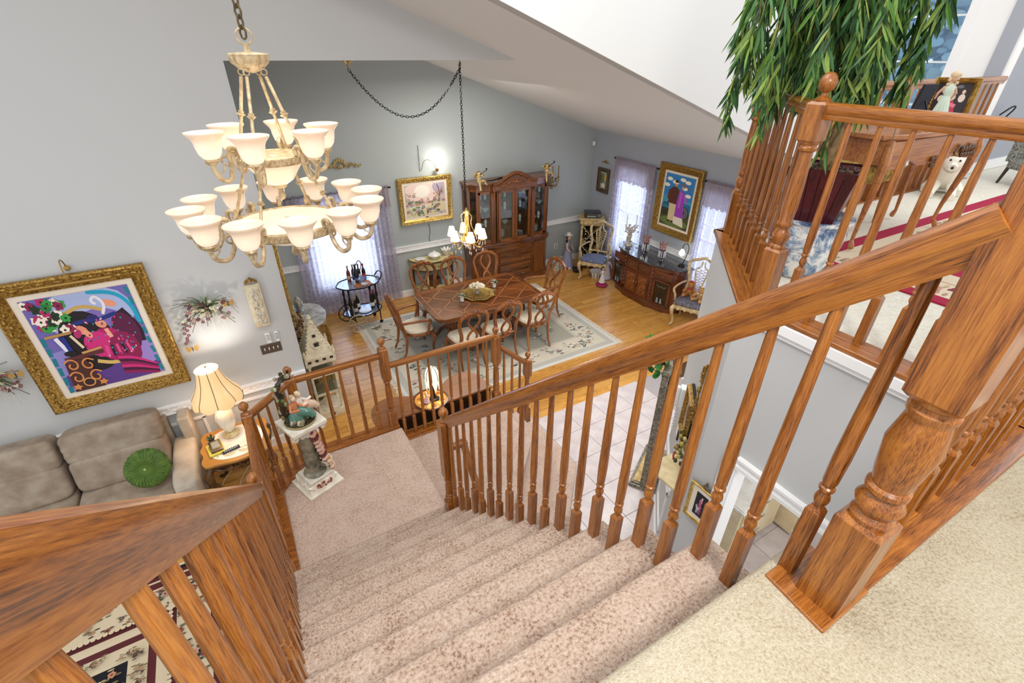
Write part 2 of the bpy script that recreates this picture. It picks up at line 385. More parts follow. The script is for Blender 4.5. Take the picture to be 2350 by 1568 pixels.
b = B(); b.box((-1.6, 3.2, -.025), (4.2, 4.4, .03)); fl2 = struct('floor_living', b, mat('floor_joint', '#5a3a18', .7))
planks(fl2, -3.4, XR, 2.0, YL, 1.3, .13)
# hall tiles
tile_m = mat('pink_grey_tile', '#c3b8ba', 0.35, c2='#d6cdcc', ns=5)
b = B(); b.box((3.0, 1.5, -.01), (4.6, 5.28, .02)); ft = struct('floor_hall', b, mat('tile_grout', '#a9a2a2', .8))
tb = B(); tb.box((0, 0, 0.003), (.448, .448, .01)); t0 = None
for i in range(8):
    for j in range(11):
        x, y = 1.0 + .225 + i * .453, 4.14 - .226 - j * .453
        if t0 is None: t0 = tb.part('tile', tile_m, ft, (x, y, 0), bevel=.002)
        else: copyo(t0, (x, y, 0))
# loft and upper hall floors
LO = [(2.33, 0.17), (2.33, 1.42), (3.22, 2.32), (7.2, 2.32), (10.5, 2.32), (10.5, -3.0), (2.33, -3.0)]
b = B(); b.prism(LO, ZU - .03, ZU - .004); struct('floor_loft', b, cp_lo)
b = B(); b.prism([(-.35, Y0 - .03), (.97, Y0 - .03), (1.12, Y0 - .03), (1.12, .16), (2.34, .16), (2.34, -2.0), (-1.6, -2.0), (-1.6, Y0 - .03)], ZU - .28, ZU - .012)
fu = struct('floor_upper_hall', b, cp_up)
b = B(); n_ = 26
for xa, xb in ((-1.6, 1.12),):
    vs = []; fs = []
    prof = [(Y0 - .20, ZU), (Y0 - .03, ZU - .001), (Y0 - .012, ZU - .006), (Y0, ZU - .02), (Y0 + .002, ZU - .035), (Y0 - .006, ZU - .05), (Y0 - .03, ZU - .056), (Y0 - .03, ZU - .2)]
    for x in (xa, xb):
        for (y, z) in prof: vs.append((x, y, z))
    k = len(prof); fs = [(i, i + 1, i + 1 + k, i + k) for i in range(k - 1)] + [tuple(range(k)), tuple(range(k, 2 * k))[::-1]]
    b.add(vs, fs)
b.box((-.0, -1.0, ZU - .006), (4.6, 2.32, .012))
b.part('carpet', cp_up, fu)
# loft edge plates
def plate_seg(b, p, q, wo, wi, z0, z1):
    p, q = Vector(p), Vector(q); d = (q - p).normalized(); n = Vector((-d.y, d.x))
    b.prism([tuple(p - n * wi), tuple(q - n * wi), tuple(q + n * wo), tuple(p + n * wo)], z0, z1)
b = B(); plate_seg(b, (1.0, .225), (2.33, .215), .065, .07, ZU - .02, ZU + .006); struct('trim_oak_hall', b, oakx, bevel=.004)
b = B(); b.prism([(.955, .15), (1.16, .15), (1.16, .315), (.97, .315)], ZU - .02, ZU + .008); struct('trim_oak_newel_foot', b, oakx, bevel=.004)
b = B(); b.prism([(2.31, .15), (2.31, 1.43), (2.46, 1.37), (2.46, .15)], ZU - .022, ZU + .006); struct('trim_oak_loft_1', b, wood('oak_grain_y', OAK, 'y'), bevel=.006)
b = B(); L_ = (B_ - A_).length
b.prism([(-.03, .03), (L_ + .03, .03), (L_ - .03, -.12), (.03, -.12)], ZU - .022, ZU + .006); struct('trim_oak_loft_2', b, oakx, loc=(A_.x, A_.y, 0), rot=(0, 0, LA), bevel=.006)
b = B(); b.prism([(3.2, 2.2), (7.2, 2.2), (7.2, 2.35), (3.2, 2.35)], ZU - .022, ZU + .006); struct('trim_oak_loft_3', b, oakx, bevel=.006)
# white band under the loft nosing
b = B(); b.box((2.312, .64, ZU - .045), (.036, 1.6, .05)); b.box((2.322, .64, ZU - .085), (.02, 1.6, .035)); struct('trim_3', b, trim_w)
# chair rails and baseboards
def rail_x(name, x0, x1, y, z, orn=True):
    b = B(); b.box(((x0 + x1) / 2, y - .012, z), (x1 - x0, .024, .09)); b.box(((x0 + x1) / 2, y - .02, z + .05), (x1 - x0, .04, .016)); b.box(((x0 + x1) / 2, y - .018, z - .045), (x1 - x0, .036, .012))
    if orn:
        k = int((x1 - x0) / .05)
        for i in range(k): b.ball((x0 + (i + .5) * (x1 - x0) / k, y - .024, z + .012 * (-1) ** i), .014, 6, sc=(1.2, .6, 1))
    return struct(name, b, trim_w)
rail_x('trim_chair_rail_left', -5, XR, YL, .93)
rail_x('trim_chair_rail_back_1', XR, .9, YD, 1.0); rail_x('trim_chair_rail_back_2', 2.2, XD, YD, 1.0)
def rail_y(name, y0, y1, x, z):
    b = B(); b.box((x - .012, (y0 + y1) / 2, z), (.024, y1 - y0, .09)); b.box((x - .02, (y0 + y1) / 2, z + .05), (.04, y1 - y0, .016)); b.box((x - .018, (y0 + y1) / 2, z - .045), (.036, y1 - y0, .012))
    k = int((y1 - y0) / .05)
    for i in range(k): b.ball((x - .024, y0 + (i + .5) * (y1 - y0) / k, z + .012 * (-1) ** i), .014, 6, sc=(.6, 1.2, 1))
    return struct(name, b, trim_w)
rail_y('trim_chair_rail_right_1', 7.9, YD, XD, 1.0); rail_y('trim_chair_rail_right_2', 5.6, 6.8, XD, 1.0)
def base(name, x0, x1, y): b = B(); b.box(((x0 + x1) / 2, y - .009, .06), (x1 - x0, .018, .12)); b.box(((x0 + x1) / 2, y - .006, .125), (x1 - x0, .012, .02)); return struct(name, b, trim_w)
base('baseboard_left', -5, XR, YL); base('baseboard_back', XR, XD, YD)
b = B(); b.box((XD - .009, 6.2, .06), (.018, 5, .12)); struct('baseboard_right', b, trim_w)
b = B(); b.box((XR - .005, YL + .0, 2.1), (.012, .012, 4.2)); struct('trim_corner', b, wall_g)
# wainscot panel mouldings on left wall
for i, (xa, xb, za, zb) in enumerate([(-1.9, -.9, .30, .73), (-.72, -.08, .30, .78), (-3.0, -2.05, .3, .73)]):
    b = B(); y = YL - .008
    for (c, s) in (((xa + xb) / 2, za), (0, 0)), :
        pass
    for zz in (za, zb): b.box(((xa + xb) / 2, y, zz), (xb - xa + .03, .018, .03))
    for xx in (xa, xb): b.box((xx, y, (za + zb) / 2), (.03, .018, zb - za))
    struct('trim_panel_%d' % (i + 1), b, trim_w)
# windows
def window_y(name, x0, x1, z0, z1, y):
    b = B(); w_ = .05
    for zz in (z0, (z0 + z1) / 2, z1): b.box(((x0 + x1) / 2, y, zz), (x1 - x0, .05, w_))
    for xx in (x0, x1): b.box((xx, y, (z0 + z1) / 2), (w_, .05, z1 - z0))
    for i in (1, 2): b.box((x0 + (x1 - x0) * i / 3, y, (z0 + z1) / 2), (.018, .03, z1 - z0))
    for i in (1, 2, 4, 5): b.box(((x0 + x1) / 2, y, z0 + (z1 - z0) * i / 6), (x1 - x0, .03, .018))
    f = struct(name, b, trim_w); g = B(); g.box(((x0 + x1) / 2, y + .01, (z0 + z1) / 2), (x1 - x0, .006, z1 - z0)); g.part('pane', GL, f); return f
def window_x(name, y0, y1, z0, z1, x, nv=3, nh=6):
    b = B(); w_ = .05
    for zz in (z0, (z0 + z1) / 2, z1): b.box((x, (y0 + y1) / 2, zz), (.05, y1 - y0, w_))
    for yy in (y0, y1): b.box((x, yy, (z0 + z1) / 2), (.05, w_, z1 - z0))
    for i in range(1, nv): b.box((x, y0 + (y1 - y0) * i / nv, (z0 + z1) / 2), (.03, .018, z1 - z0))
    for i in range(1, nh): b.box((x, (y0 + y1) / 2, z0 + (z1 - z0) * i / nh), (.03, y1 - y0, .018))
    f = struct(name, b, trim_w); g = B(); g.box((x + .01, (y0 + y1) / 2, (z0 + z1) / 2), (.006, y1 - y0, z1 - z0)); g.part('pane', GL, f); return f
window_y('window_1', *W1, YD + .09); window_x('window_2', *W2, XD + .09); window_x('window_3', *W3, XD + .09); window_x('window_4', *W4, XD + .12, 2, 7)
b = B()
b.box((XD + .005, W4[0] - .045, 4.9), (.04, .10, 3.2)); b.box((XD + .005, W4[1] + .045, 4.9), (.04, .10, 3.2)); b.box((XD - .01, (W4[0] + W4[1]) / 2, W4[2] - .03), (.06, .95, .05)); struct('trim_window_casing', b, trim_w)
# snow-dusted tree outside the tall window, seen as pale blue crown
b = B('#5d88a6'); rnd = random.Random(5)
for i in range(1500):
    x, y, z = 11.8 + rnd.uniform(-.8, 1.4), 5.2 + rnd.gauss(0, 1.0), 4.8 + rnd.uniform(-2.6, 2.8)
    b.C(rnd.choice(['#9cc8e4', '#b4d8ec', '#8abcdc', '#c8e6f2', '#a8d0e6', '#7ab0d0'])); b.ball((x, y, z), rnd.uniform(.05, .16), 4, sc=(1, 1.3, .8))
b.C('#5a6c74').tube([(12, 4.6, 0), (12.1, 4.5, 3), (12, 4.7, 7.5)], [.2, .14, .03], 8)
tag(b.part('garden_tree', VC), 'pale blue frosted tree outside the tall loft window', 'tree')

# ================================================================== STAIRCASE
def xr(y): return .93 + .1 * (2.6 - y) / 2.38
def xl(y): return -.32 + .13 * (2.6 - y) / 2.1
def nz(y): return ZU - (y - Y0) / RUN * RI
b = B(); b.prism([(-.5, .3), (1.1, .3), (1.02, 2.6), (-.5, 2.6)], 0, .3)
sc_ = thing('staircase', 'carpeted straight flight of stairs dropping to the landings', 'staircase', (0, 0, 0)); sc_['kind'] = 'structure'
for j in range(1, 11):
    ya, yb = Y0 + (j - 1) * RUN - .03, Y0 + j * RUN; z = ZU - j * RI; b = B(); N = 1
    pr = [(ya, z), (yb - .03, z), (yb - .012, z - .004), (yb, z - .018), (yb + .002, z - .032), (yb - .006, z - .046), (yb - .03, z - .055), (yb - .03, z - RI - .02), (ya, z - RI - .02)]
    vs = []
    for side in (0, 1):
        for (y, zz) in pr: vs.append(((xl(y) - .10) if side == 0 else (xr(y) + .085), y, zz))
    k = len(pr); b.add(vs, [(i, (i + 1) % k, (i + 1) % k + k, i + k) for i in range(k)] + [tuple(range(k))[::-1], tuple(range(k, 2 * k))])
    b.part('tread', cp_st, sc_)
b = B(); yb = Y0 + 10 * RUN; b.box((.3, 1.45, .25), (1.3, 2.4, .5)); b.part('stair_base', wall_g, sc_)
b = B()
b.add([(xl(.4) - .1, .35, 2.6), (xl(2.6) - .1, 2.62, .55), (xl(2.6) - .1, 2.62, .2), (xl(.4) - .1, .35, .2), (xl(.4) - .13, .35, 2.6), (xl(2.6) - .13, 2.62, .55), (xl(2.6) - .13, 2.62, .2), (xl(.4) - .13, .35, .2)],
      [(0, 1, 2, 3), (7, 6, 5, 4), (0, 4, 5, 1), (1, 5, 6, 2), (2, 6, 7, 3), (3, 7, 4, 0)], smooth=False); b.part('side_wall', wall_g, sc_)
ZL1 = ZU - 11 * RI; ZL2 = ZL1 - RI
def slab(poly, z, t, m_, name, lab=None):
    # carpeted slab with rounded top edge
    b = B(); n = len(poly); c = Vector((sum(p[0] for p in poly) / n, sum(p[1] for p in poly) / n))
    def ins(d): return [tuple(Vector(p) + (c - Vector(p)).normalized() * d) for p in poly]
    rings = [(ins(.03), z - t), (ins(.03), z - .05), (ins(.006), z - .044), (poly, z - .028), (ins(.004), z - .012), (ins(.016), z - .002), (ins(.04), z)]
    vs = []; fs = []
    for (pl, zz) in rings: vs += [(p[0], p[1], zz) for p in pl]
    for r_ in range(len(rings) - 1):
        for i in range(n): fs.append((r_ * n + i, r_ * n + (i + 1) % n, (r_ + 1) * n + (i + 1) % n, (r_ + 1) * n + i))
    fs.append(tuple(range((len(rings) - 1) * n, len(rings) * n))); b.add(vs, fs); return b.part(name, m_, sc_)
slab([(-.28, 2.55), (.965, 2.55), (.965, 3.97), (0.0, 3.97), (-.28, 3.66)], ZL1, ZL1, cp_ld, 'landing')
slab([(.93, 2.3), (1.28, 2.3), (2.21, 3.3), (2.21, 4.0), (.93, 4.0)], ZL2, ZL2, cp_ld, 'landing')
slab([(1.3, 2.1), (1.6, 2.3), (2.44, 3.2), (2.44, 4.03), (1.3, 4.03)], ZL2 - RI, ZL2 - RI, cp_ld, 'tread')
slab([(1.3, 1.9), (1.8, 2.1), (2.68, 3.05), (2.68, 4.06), (1.3, 4.06)], ZL2 - 2 * RI, ZL2 - 2 * RI, cp_ld, 'tread')
b = B(); b.prism([(-.41, 2.62), (-.27, 2.62), (-.27, 3.64), (.0, 3.95), (.95, 3.98), (.95, 4.1), (-.06, 4.1), (-.41, 3.73)], ZL1 - .03, ZL1 + .014); b.part('shoe_plate', oakx, sc_, bevel=.004)
b = B(); b.prism([(.95, 3.95), (2.2, 3.96), (2.2, 4.1), (.95, 4.1)], ZL2 - .03, ZL2 + .014); b.part('shoe_plate', oakx, sc_, bevel=.004)
b = B(); b.prism([(-.40, 2.63), (-.25, 2.63), (-.25, 3.64), (-.02, 3.96), (.94, 3.98), (.94, 4.09), (-.05, 4.09), (-.40, 3.72)], 0, ZL1 - .03); b.prism([(.95, 3.97), (2.2, 3.97), (2.2, 4.08), (.95, 4.08)], 0, ZL2 - .03)
b.part('landing_wall', wall_g, sc_)

# ------------------------------------------------------------------ railings
def bal_bm(L, sq=.24, w=.036):
    b = B(); h = w / 2
    b.box((0, 0, sq / 2), (w, w, sq)); b.add([(-h, -h, sq), (h, -h, sq), (h, h, sq), (-h, h, sq), (-h * .6, -h * .6, sq + .014), (h * .6, -h * .6, sq + .014), (h * .6, h * .6, sq + .014), (-h * .6, h * .6, sq + .014)],
          [(0, 1, 5, 4), (1, 2, 6, 5), (2, 3, 7, 6), (3, 0, 4, 7), (4, 5, 6, 7)], smooth=False)
    z = sq + .012
    b.lathe([(.011, z), (.0115, z + .01), (.0165, z + .02), (.0175, z + .03), (.015, z + .042), (.0115, z + .05), (.0115, z + .056), (.0175, z + .06), (.0175, z + .068), (.013, z + .072), (.0165, z + .085),
             (.0185, z + .16), (.0165, z + .35), (.0125, L - .06), (.0105, L)], 10); return b
def rail_mesh(L, w=.03, h=.055):
    pr = [(-.5 * w, -h), (-.62 * w, -h * .8), (-.62 * w, -h * .68), (-.9 * w, -h * .55), (-w, -h * .35), (-.95 * w, -h * .12), (-.6 * w, 0), (.6 * w, 0), (.95 * w, -h * .12), (w, -h * .35), (.9 * w, -h * .55), (.62 * w, -h * .68), (.62 * w, -h * .8), (.5 * w, -h)]
    b = B(); k = len(pr); vs = [(0, y, z) for y, z in pr] + [(L, y, z) for y, z in pr]
    b.add(vs, [(i, (i + 1) % k, (i + 1) % k + k, i + k) for i in range(k)] + [tuple(range(k))[::-1], tuple(range(k, 2 * k))]); return b
def handrail(parent, p, q, w=.031, h=.062):
    p, q = Vector(p), Vector(q); d = q - p
    return rail_mesh(d.length, w, h).part('handrail', oakx, parent, p, (0, -math.asin(d.z / d.length), math.atan2(d.y, d.x)))
def newel(parent, loc, H, hb, hu, w=.085, rz=0, top=True, fat=1.0):
    """square foot up to hb, turned shaft to hu, square block, ball cap at H"""
    b = B(); ht = H - .13 if top else H; h = w / 2; c = .012
    b.box((0, 0, hb / 2), (w, w, hb)); 
    def sq(z0, z1, a0, a1): b.add([(-a0, -a0, z0), (a0, -a0, z0), (a0, a0, z0), (-a0, a0, z0), (-a1, -a1, z1), (a1, -a1, z1), (a1, a1, z1), (-a1, a1, z1)], [(0, 1, 5, 4), (1, 2, 6, 5), (2, 3, 7, 6), (3, 0, 4, 7), (4, 5, 6, 7), (3, 2, 1, 0)], 0, False)
    sq(hb, hb + c, h, h * .8)
    s = hu - hb; z = hb + c; k = min(1, s / .5)
    b.lathe([(h * .86, z), (h * .9, z + .012), (h * .78, z + .02), (h * .7, z + .024), (h * .92, z + .045 * k + .01), (h * .98, z + .06 * k + .01), (h * .8, z + .085 * k + .01), (h * .66, z + .095 * k + .01), (h * .66, z + .10 * k + .012), (h * .86, z + .11 * k + .012), (h * .86, z + .125 * k + .012), (h * .72, z + .135 * k + .012),
             (h * .84, z + s * .4), (h * .8 * fat, z + s * .62), (h * .64 * fat, hu - .06), (h * .62 * fat, hu - .052), (h * .88, hu - .045), (h * .9, hu - .034), (h * .8, hu - .03), (h * .78, hu - .022), (h * .88, hu - .016), (h * .88, hu - .004)], 20)
    sq(hu - .012, hu, h * .8, h); b.box((0, 0, (hu + ht) / 2), (w, w, ht - hu)); sq(ht, ht + c, h, h * .75)
    o = b.part('newel_post', oakz, parent, loc, (0, 0, rz))
    if top:
        z = ht + c; g = B()
        g.lathe([(h * .8, z), (h * .84, z + .008), (h * .6, z + .014), (h * .36, z + .022), (h * .32, z + .034), (h * .5, z + .042), (h * .72, z + .052), (h * .86, z + .068), (h * .86, z + .082), (h * .7, z + .1), (h * .4, z + .113), (0.0001, z + .118)], 20)
        g.part('ball_cap', oakz, o)
    return o
def newel_big(parent, loc, rz=0):
    return newel(parent, loc, 1.5, .29, .645, .098, rz, False, 1.28)
# right stair railing
rr = thing('stair_railing', 'oak stair railing on the right of the carpeted flight, two balusters a step', 'railing', (0, 0, 0))
newel_big(rr, (1.055, .205, ZU)); newel(rr, (.925, 2.545, ZL1 + RI - .02), 1.1, .13, .42, .085)
handrail(rr, (1.03, .26, nz(.26) + .92), (.935, 2.5, nz(2.5) + .925), .034, .085)
handrail(rr, (1.05, .16, ZU + 1.0), (2.33, .16, ZU + 1.0), .034, .06)
bf, bb = None, None
def stair_bals(parent, xf, ys_front=.045, ys_back=.155, js=range(1, 11), skip=()):
    f0 = b0 = None
    for j in js:
        z = ZU - j * RI - .002
        for kind in (0, 1):
            y = Y0 + j * RUN - (ys_front if kind == 0 else ys_back)
            if (j, kind) in skip: continue
            L = nz(y) + .92 - .08 - z
            if kind == 0:
                if f0 is None: f0 = bal_bm(L, .235).part('baluster', oakz, parent, (xf(y), y, z))
                else: copyo(f0, (xf(y), y, z))
            else:
                if b0 is None: b0 = bal_bm(L, .235).part('baluster', oakz, parent, (xf(y), y, z))
                else: copyo(b0, (xf(y), y, z))
stair_bals(rr, xr, skip=((10, 0),))
bal_bm(nz(.27) + .84 - ZU, .235).part('baluster', oakz, rr, (1.045, .30, ZU - .002))
bh = bal_bm(.94, .235).part('baluster', oakz, rr, (1.19, .225, ZU))
for i in range(1, 9): copyo(bh, (1.19 + i * .125, .225, ZU))
# left stair railing
rl = thing('stair_railing', 'oak stair railing on the left of the flight, close beside the viewer', 'railing', (0, 0, 0))
newel(rl, (-.335, 2.66, ZL1), 1.19, .2, .42, .085)
handrail(rl, (xl(.02) + .0, .02, nz(.02) + .92), (-.325, 2.62, nz(2.62) + .92), .034, .085)
stair_bals(rl, lambda y: xl(y) + .005, skip=((10, 0),)); 
bal_bm(.9, .235).part('baluster', oakz, rl, (xl(.25), .27, ZU - .002)); bal_bm(.98, .235).part('baluster', oakz, rl, (xl(.15), .13, ZU - .002))
# landing railing
lr = thing('landing_railing', 'oak railing wrapping the two landings above the living and dining floor', 'railing', (0, 0, 0))
PA, PC, PB, PD, PE = Vector((-.34, 3.67, ZL1)), Vector((.04, 4.03, ZL1)), Vector((.9, 4.04, ZL1)), Vector((2.15, 4.02, ZL2)), Vector((2.57, 4.0, ZL2 - 2 * RI))
newel(lr, PA, 1.06, .2, .42); newel(lr, PC, 1.06, .2, .42); newel(lr, PB, 1.1, .2, .62); newel(lr, PD, 1.09, .2, .62); newel(lr, PE, 1.06, .2, .72, .08)
def level(parent, p, q, h, n, zb=0, L=None):
    p, q = Vector(p), Vector(q); handrail(parent, p + Vector((0, 0, h)), q + Vector((0, 0, h)), .031, .058)
    f = None
    for i in range(n):
        c = p.lerp(q, (i + 1) / (n + 1)); c.z = min(p.z, q.z) + zb if abs(p.z - q.z) < .01 else c.z + zb
        if f is None: f = bal_bm((h if L is None else L) - zb - .05, .235, .034).part('baluster', oakz, parent, c, (0, 0, math.atan2((q - p).y, (q - p).x)))
        else: copyo(f, c)
level(lr, (-.335, 2.70, ZL1), PA, .93, 8, .012); level(lr, PA, PC, .93, 4, .012); level(lr, PC, PB, .93, 5, .012)
level(lr, (PB.x, PB.y, ZL2), (PD.x, PD.y, ZL2), 1.0, 10, .012)
handrail(lr, PD + Vector((0, 0, .90)), PE + Vector((0, 0, .92)), .031, .058)
for i, zz in enumerate((ZL2 - RI, ZL2 - RI, ZL2 - 2 * RI)):
    c = PD.lerp(PE, (i + 1) / 4); c.z = zz
    bal_bm(PD.z + .9 + (PE.z + .92 - PD.z - .9) * (i + 1) / 4 - .05 - zz, .235, .034).part('baluster', oakz, lr, c)
# short wall handrail that turns down beside the stair
sr = thing('stair_handrail', 'short oak handrail beside the lower landing turning down the side of the stair', 'handrail', (0, 0, 0))
handrail(sr, (.96, 2.8, 1.49), (1.2, 2.79, 1.49), .026, .06); handrail(sr, (1.17, 2.8, 1.5), (1.17, 2.1, .64), .03, .07)
# loft railing
lf = thing('loft_railing', 'oak railing with turned balusters around the carpeted loft edge', 'railing', (0, 0, 0))
N1, N2, N3 = Vector((2.42, 1.37, ZU)), Vector((3.25, 2.25, ZU)), Vector((5.16, 2.25, ZU))
newel(lf, N1, 1.12, .30, .84, .088); newel(lf, N2, 1.05, .30, .84, .08, LA); newel(lf, N3, 1.12, .30, .84, .085)
handrail(lf, N1 + Vector((0, 0, 1.0)), (2.42, -.8, ZU + 1.0), .034, .07)
handrail(lf, N1 + Vector((0, 0, 1.0)), N2 + Vector((0, 0, 1.0)), .034, .07)
handrail(lf, N2 + Vector((0, 0, 1.0)), N3 + Vector((0, 0, 1.0)), .034, .07); handrail(lf, N3 + Vector((0, 0, 1.0)), (7.15, 2.28, ZU + 1.0), .034, .07)
bl = bal_bm(.935, .24, .038).part('baluster', oakz, lf, (2.42, 1.22, ZU + .004))
for i in range(1, 12): copyo(bl, (2.42, 1.22 - i * .125, ZU + .004))
for i in range(8): q = N1.lerp(N2, (i + 1) / 9); copyo(bl, (q.x, q.y, ZU + .004), (0, 0, LA))
for i in range(14): q = N2.lerp(N3, (i + 1) / 15); copyo(bl, (q.x, q.y, ZU + .004))
for i in range(14): copyo(bl, (N3.x + (i + 1) * .132, 2.26, ZU + .004))

# ================================================================== PRINTS AND FRAMES
def canvas(shapes, w, h, base='#888888', parent=None, name='canvas', m_=None, flat=False, loc=(0, 0, 0), rot=(0, 0, 0), t=.004):
    """flat print: coloured polygons layered .25 mm apart; shapes (colour, [(u,v)...]) in 0..1"""
    b = B(base)
    if flat: b.box((0, 0, t / 2), (w, h, t))
    else: b.box((0, t / 2, 0), (w, t, h))
    for i, (c, pl) in enumerate(shapes):
        b.C(c); d = .00004 * i + .0002
        cl = [(min(1, max(0, u)) - .5, min(1, max(0, v)) - .5) for u, v in pl]
        vs = [((u * w, v * h, t + d) if flat else (u * w, -d, v * h)) for u, v in cl]
        b.add(vs, [tuple(range(len(vs)))], 0, False)
    return b.part(name, m_ or VC, parent, loc, rot)
def ell(cx, cy, rx, ry, n=12, rot=0, pet=0, pa=.3):
    o = []
    for i in range(n):
        a = 2 * pi * i / n; k = 1 + (pa * cos(pet * a) if pet else 0); x, y = rx * k * cos(a), ry * k * sin(a)
        o.append((cx + x * cos(rot) - y * sin(rot), cy + x * sin(rot) + y * cos(rot)))
    return o
def stroke(pts, w, asp=1.0):
    """thick polyline polygon (u,v)"""
    P = smoothp([(p[0], p[1], 0) for p in pts], 2); L = []; Rr = []
    for i in range(len(P)):
        t = (P[min(i + 1, len(P) - 1)] - P[max(i - 1, 0)]).normalized(); n = Vector((-t.y, t.x, 0)) * w
        L.append((P[i].x + n.x, P[i].y + n.y * asp)); Rr.append((P[i].x - n.x, P[i].y - n.y * asp))
    return L + Rr[::-1]
def frame_bm(w, h, fw_, prof, beads=0, br=.01, c=None):
    """mitred moulding around opening w x h; prof = [(offset outward 0..1, depth)]"""
    b = B(); k = len(prof); vs = []
    for (o, d) in prof:
        a, c_ = w / 2 + o * fw_, h / 2 + o * fw_
        vs += [(-a, -d, -c_), (a, -d, -c_), (a, -d, c_), (-a, -d, c_)]
    fs = []
    for i in range(k - 1):
        for j in range(4): fs.append((i * 4 + j, i * 4 + (j + 1) % 4, (i + 1) * 4 + (j + 1) % 4, (i + 1) * 4 + j))
    b.add(vs, fs, 0, False)
    if beads:
        a, c_ = w / 2 + .55 * fw_, h / 2 + .55 * fw_; mx = max(d for o, d in prof)
        for (p, q) in (((-a, -c_), (a, -c_)), ((a, -c_), (a, c_)), ((a, c_), (-a, c_)), ((-a, c_), (-a, -c_))):
            L = math.hypot(q[0] - p[0], q[1] - p[1]); n = int(L / beads)
            for i in range(n):
                t = (i + .5) / n; x, z = p[0] + (q[0] - p[0]) * t, p[1] + (q[1] - p[1]) * t; s = (i % 2) * 2 - 1; hor = abs(q[0] - p[0]) > .001
                b.ball((x + (0 if hor else s * fw_ * .1), -mx * .8, z + (s * fw_ * .1 if hor else 0)), br, 6, sc=(1.5 if hor else .7, .9, .7 if hor else 1.5))
    return b
FP = [(0, .004), (0, .02), (.1, .026), (.14, .02), (.3, .03), (.5, .042), (.75, .05), (.85, .056), (.95, .05), (1, .04), (1, 0)]
def picture(name, label, loc, rz, w, h, fw_, fm, shapes, base, matw=0, beads=.05, br=.012, tilt=0, group=None):
    t = thing(name, label, 'picture', loc, rz, group); t.rotation_euler = (tilt, 0, rz)
    ow, oh = w + 2 * matw, h + 2 * matw
    frame_bm(ow, oh, fw_, FP, beads, br).part('frame', fm, t)
    if matw:
        g = B(); g.box((0, -.006, 0), (ow, .006, oh)); g.part('mat_board', matb, t)
    canvas(shapes, w, h, base, t, 'canvas', loc=(0, -.0145 if matw else -.008, 0)); return t
rnd = random.Random(11)
# big painting: two women beside flowers, generic
S = []
S += [('#8f86c9', [(0, .45), (.5, .5), (1, .42), (1, 0), (0, 0)]), ('#aab7df', ell(.55, .78, .42, .3, 20)), ('#7e6ab6', ell(.6, .4, .4, .42, 20)), ('#5b3b8a', ell(.5, .12, .5, .16, 16)), ('#9c86cf', ell(.9, .35, .16, .22))]
for i in range(9): S.append(('#14808e', stroke([(.97, .98 - i * .11), (.985, .9 - i * .11)], .018)))
for i in range(6): S.append(('#147a8a', stroke([(.03 + i * .0, .62 - i * .11), (.02, .53 - i * .11)], .02)))
S += [('#17a0c4', stroke([(.6, .99), (.85, .95), (.96, .8), (.97, .6)], .02))]
S += [('#1a0f18', ell(.42, .5, .26, .33, 20)), ('#c9a35a', stroke([(.28, .8), (.5, .88), (.7, .78)], .018)), ('#d8b56c', stroke([(.4, .28), (.55, .22), (.72, .24)], .02))]
S += [('#2a1128', stroke([(.8, .75), (.9, .55), (.88, .4)], .07)), ('#5a1240', ell(.8, .52, .13, .22, 14)), ('#b01c63', ell(.62, .42, .17, .2, 14, .5)), ('#d12a7c', ell(.5, .45, .14, .15, 14, .7)), ('#8d1550', ell(.72, .35, .15, .2, 12))]
for i in range(6): S.append((['#d12a7c', '#431038', '#8e1a58'][i % 3], stroke([(.6, .27 - i * .035), (.75, .24 - i * .035), (.95, .1 - i * .02)], .017)))
for i in range(5): S.append((['#e04a8c', '#2d0e2a'][i % 2], stroke([(.55 + i * .05, .42), (.53 + i * .06, .3)], .014)))
S += [('#e9927a', ell(.4, .63, .045, .06, 12, .9)), ('#f0a184', ell(.44, .58, .03, .05, 12, .5)), ('#eb9878', ell(.6, .66, .045, .055, 12, .9)), ('#f2ad8c', stroke([(.62, .6), (.64, .5)], .02)), ('#eb9878', ell(.76, .85, .07, .035, 12, -.4))]
S += [('#1e2f7a', stroke([(.3, .69), (.45, .72), (.6, .7), (.78, .74)], .02)), ('#e8e4ee', stroke([(.66, .75), (.72, .85), (.66, .95), (.6, .9), (.64, .86)], .014)), ('#b52a6a', ell(.35, .6, .05, .035, 10, 1)), ('#27206b', ell(.55, .74, .05, .025))]
for i in range(70):
    u, v = rnd.uniform(.36, .92), rnd.uniform(.3, .72); S.append((rnd.choice(['#ec4a92', '#3a7fb0', '#2ba6a4', '#f2b0c8', '#7c1450']), ell(u, v, .009, .012, 5)))
for i in range(34):
    u, v = rnd.uniform(.02, .36), rnd.uniform(.66, .97); S.append((rnd.choice(['#f1e6d6', '#b32160', '#1f7a33', '#2e9a40', '#f4ead9', '#8d1548', '#143018']), ell(u, v, .042, .045, 14, rnd.uniform(0, 3), 5, .22)))
    S.append(('#221018', ell(u, v, .012, .013, 7)))
S += [('#b58a50', stroke([(.05, .62), (.3, .63)], .014)), ('#e8e6f4', stroke([(.14, .6), (.2, .4)], .02)), ('#1b2c86', stroke([(.2, .6), (.22, .4)], .022)), ('#e8d5b0', stroke([(.28, .6), (.34, .45)], .014)), ('#5a2a2a', stroke([(.12, .36), (.5, .38)], .02)), ('#c79a58', stroke([(.3, .4), (.5, .42)], .012)), ('#151215', ell(.2, .42, .06, .03))]
S += [('#4a2620', [(.1, .33), (.3, .35), (.36, .0), (.06, .0)])]
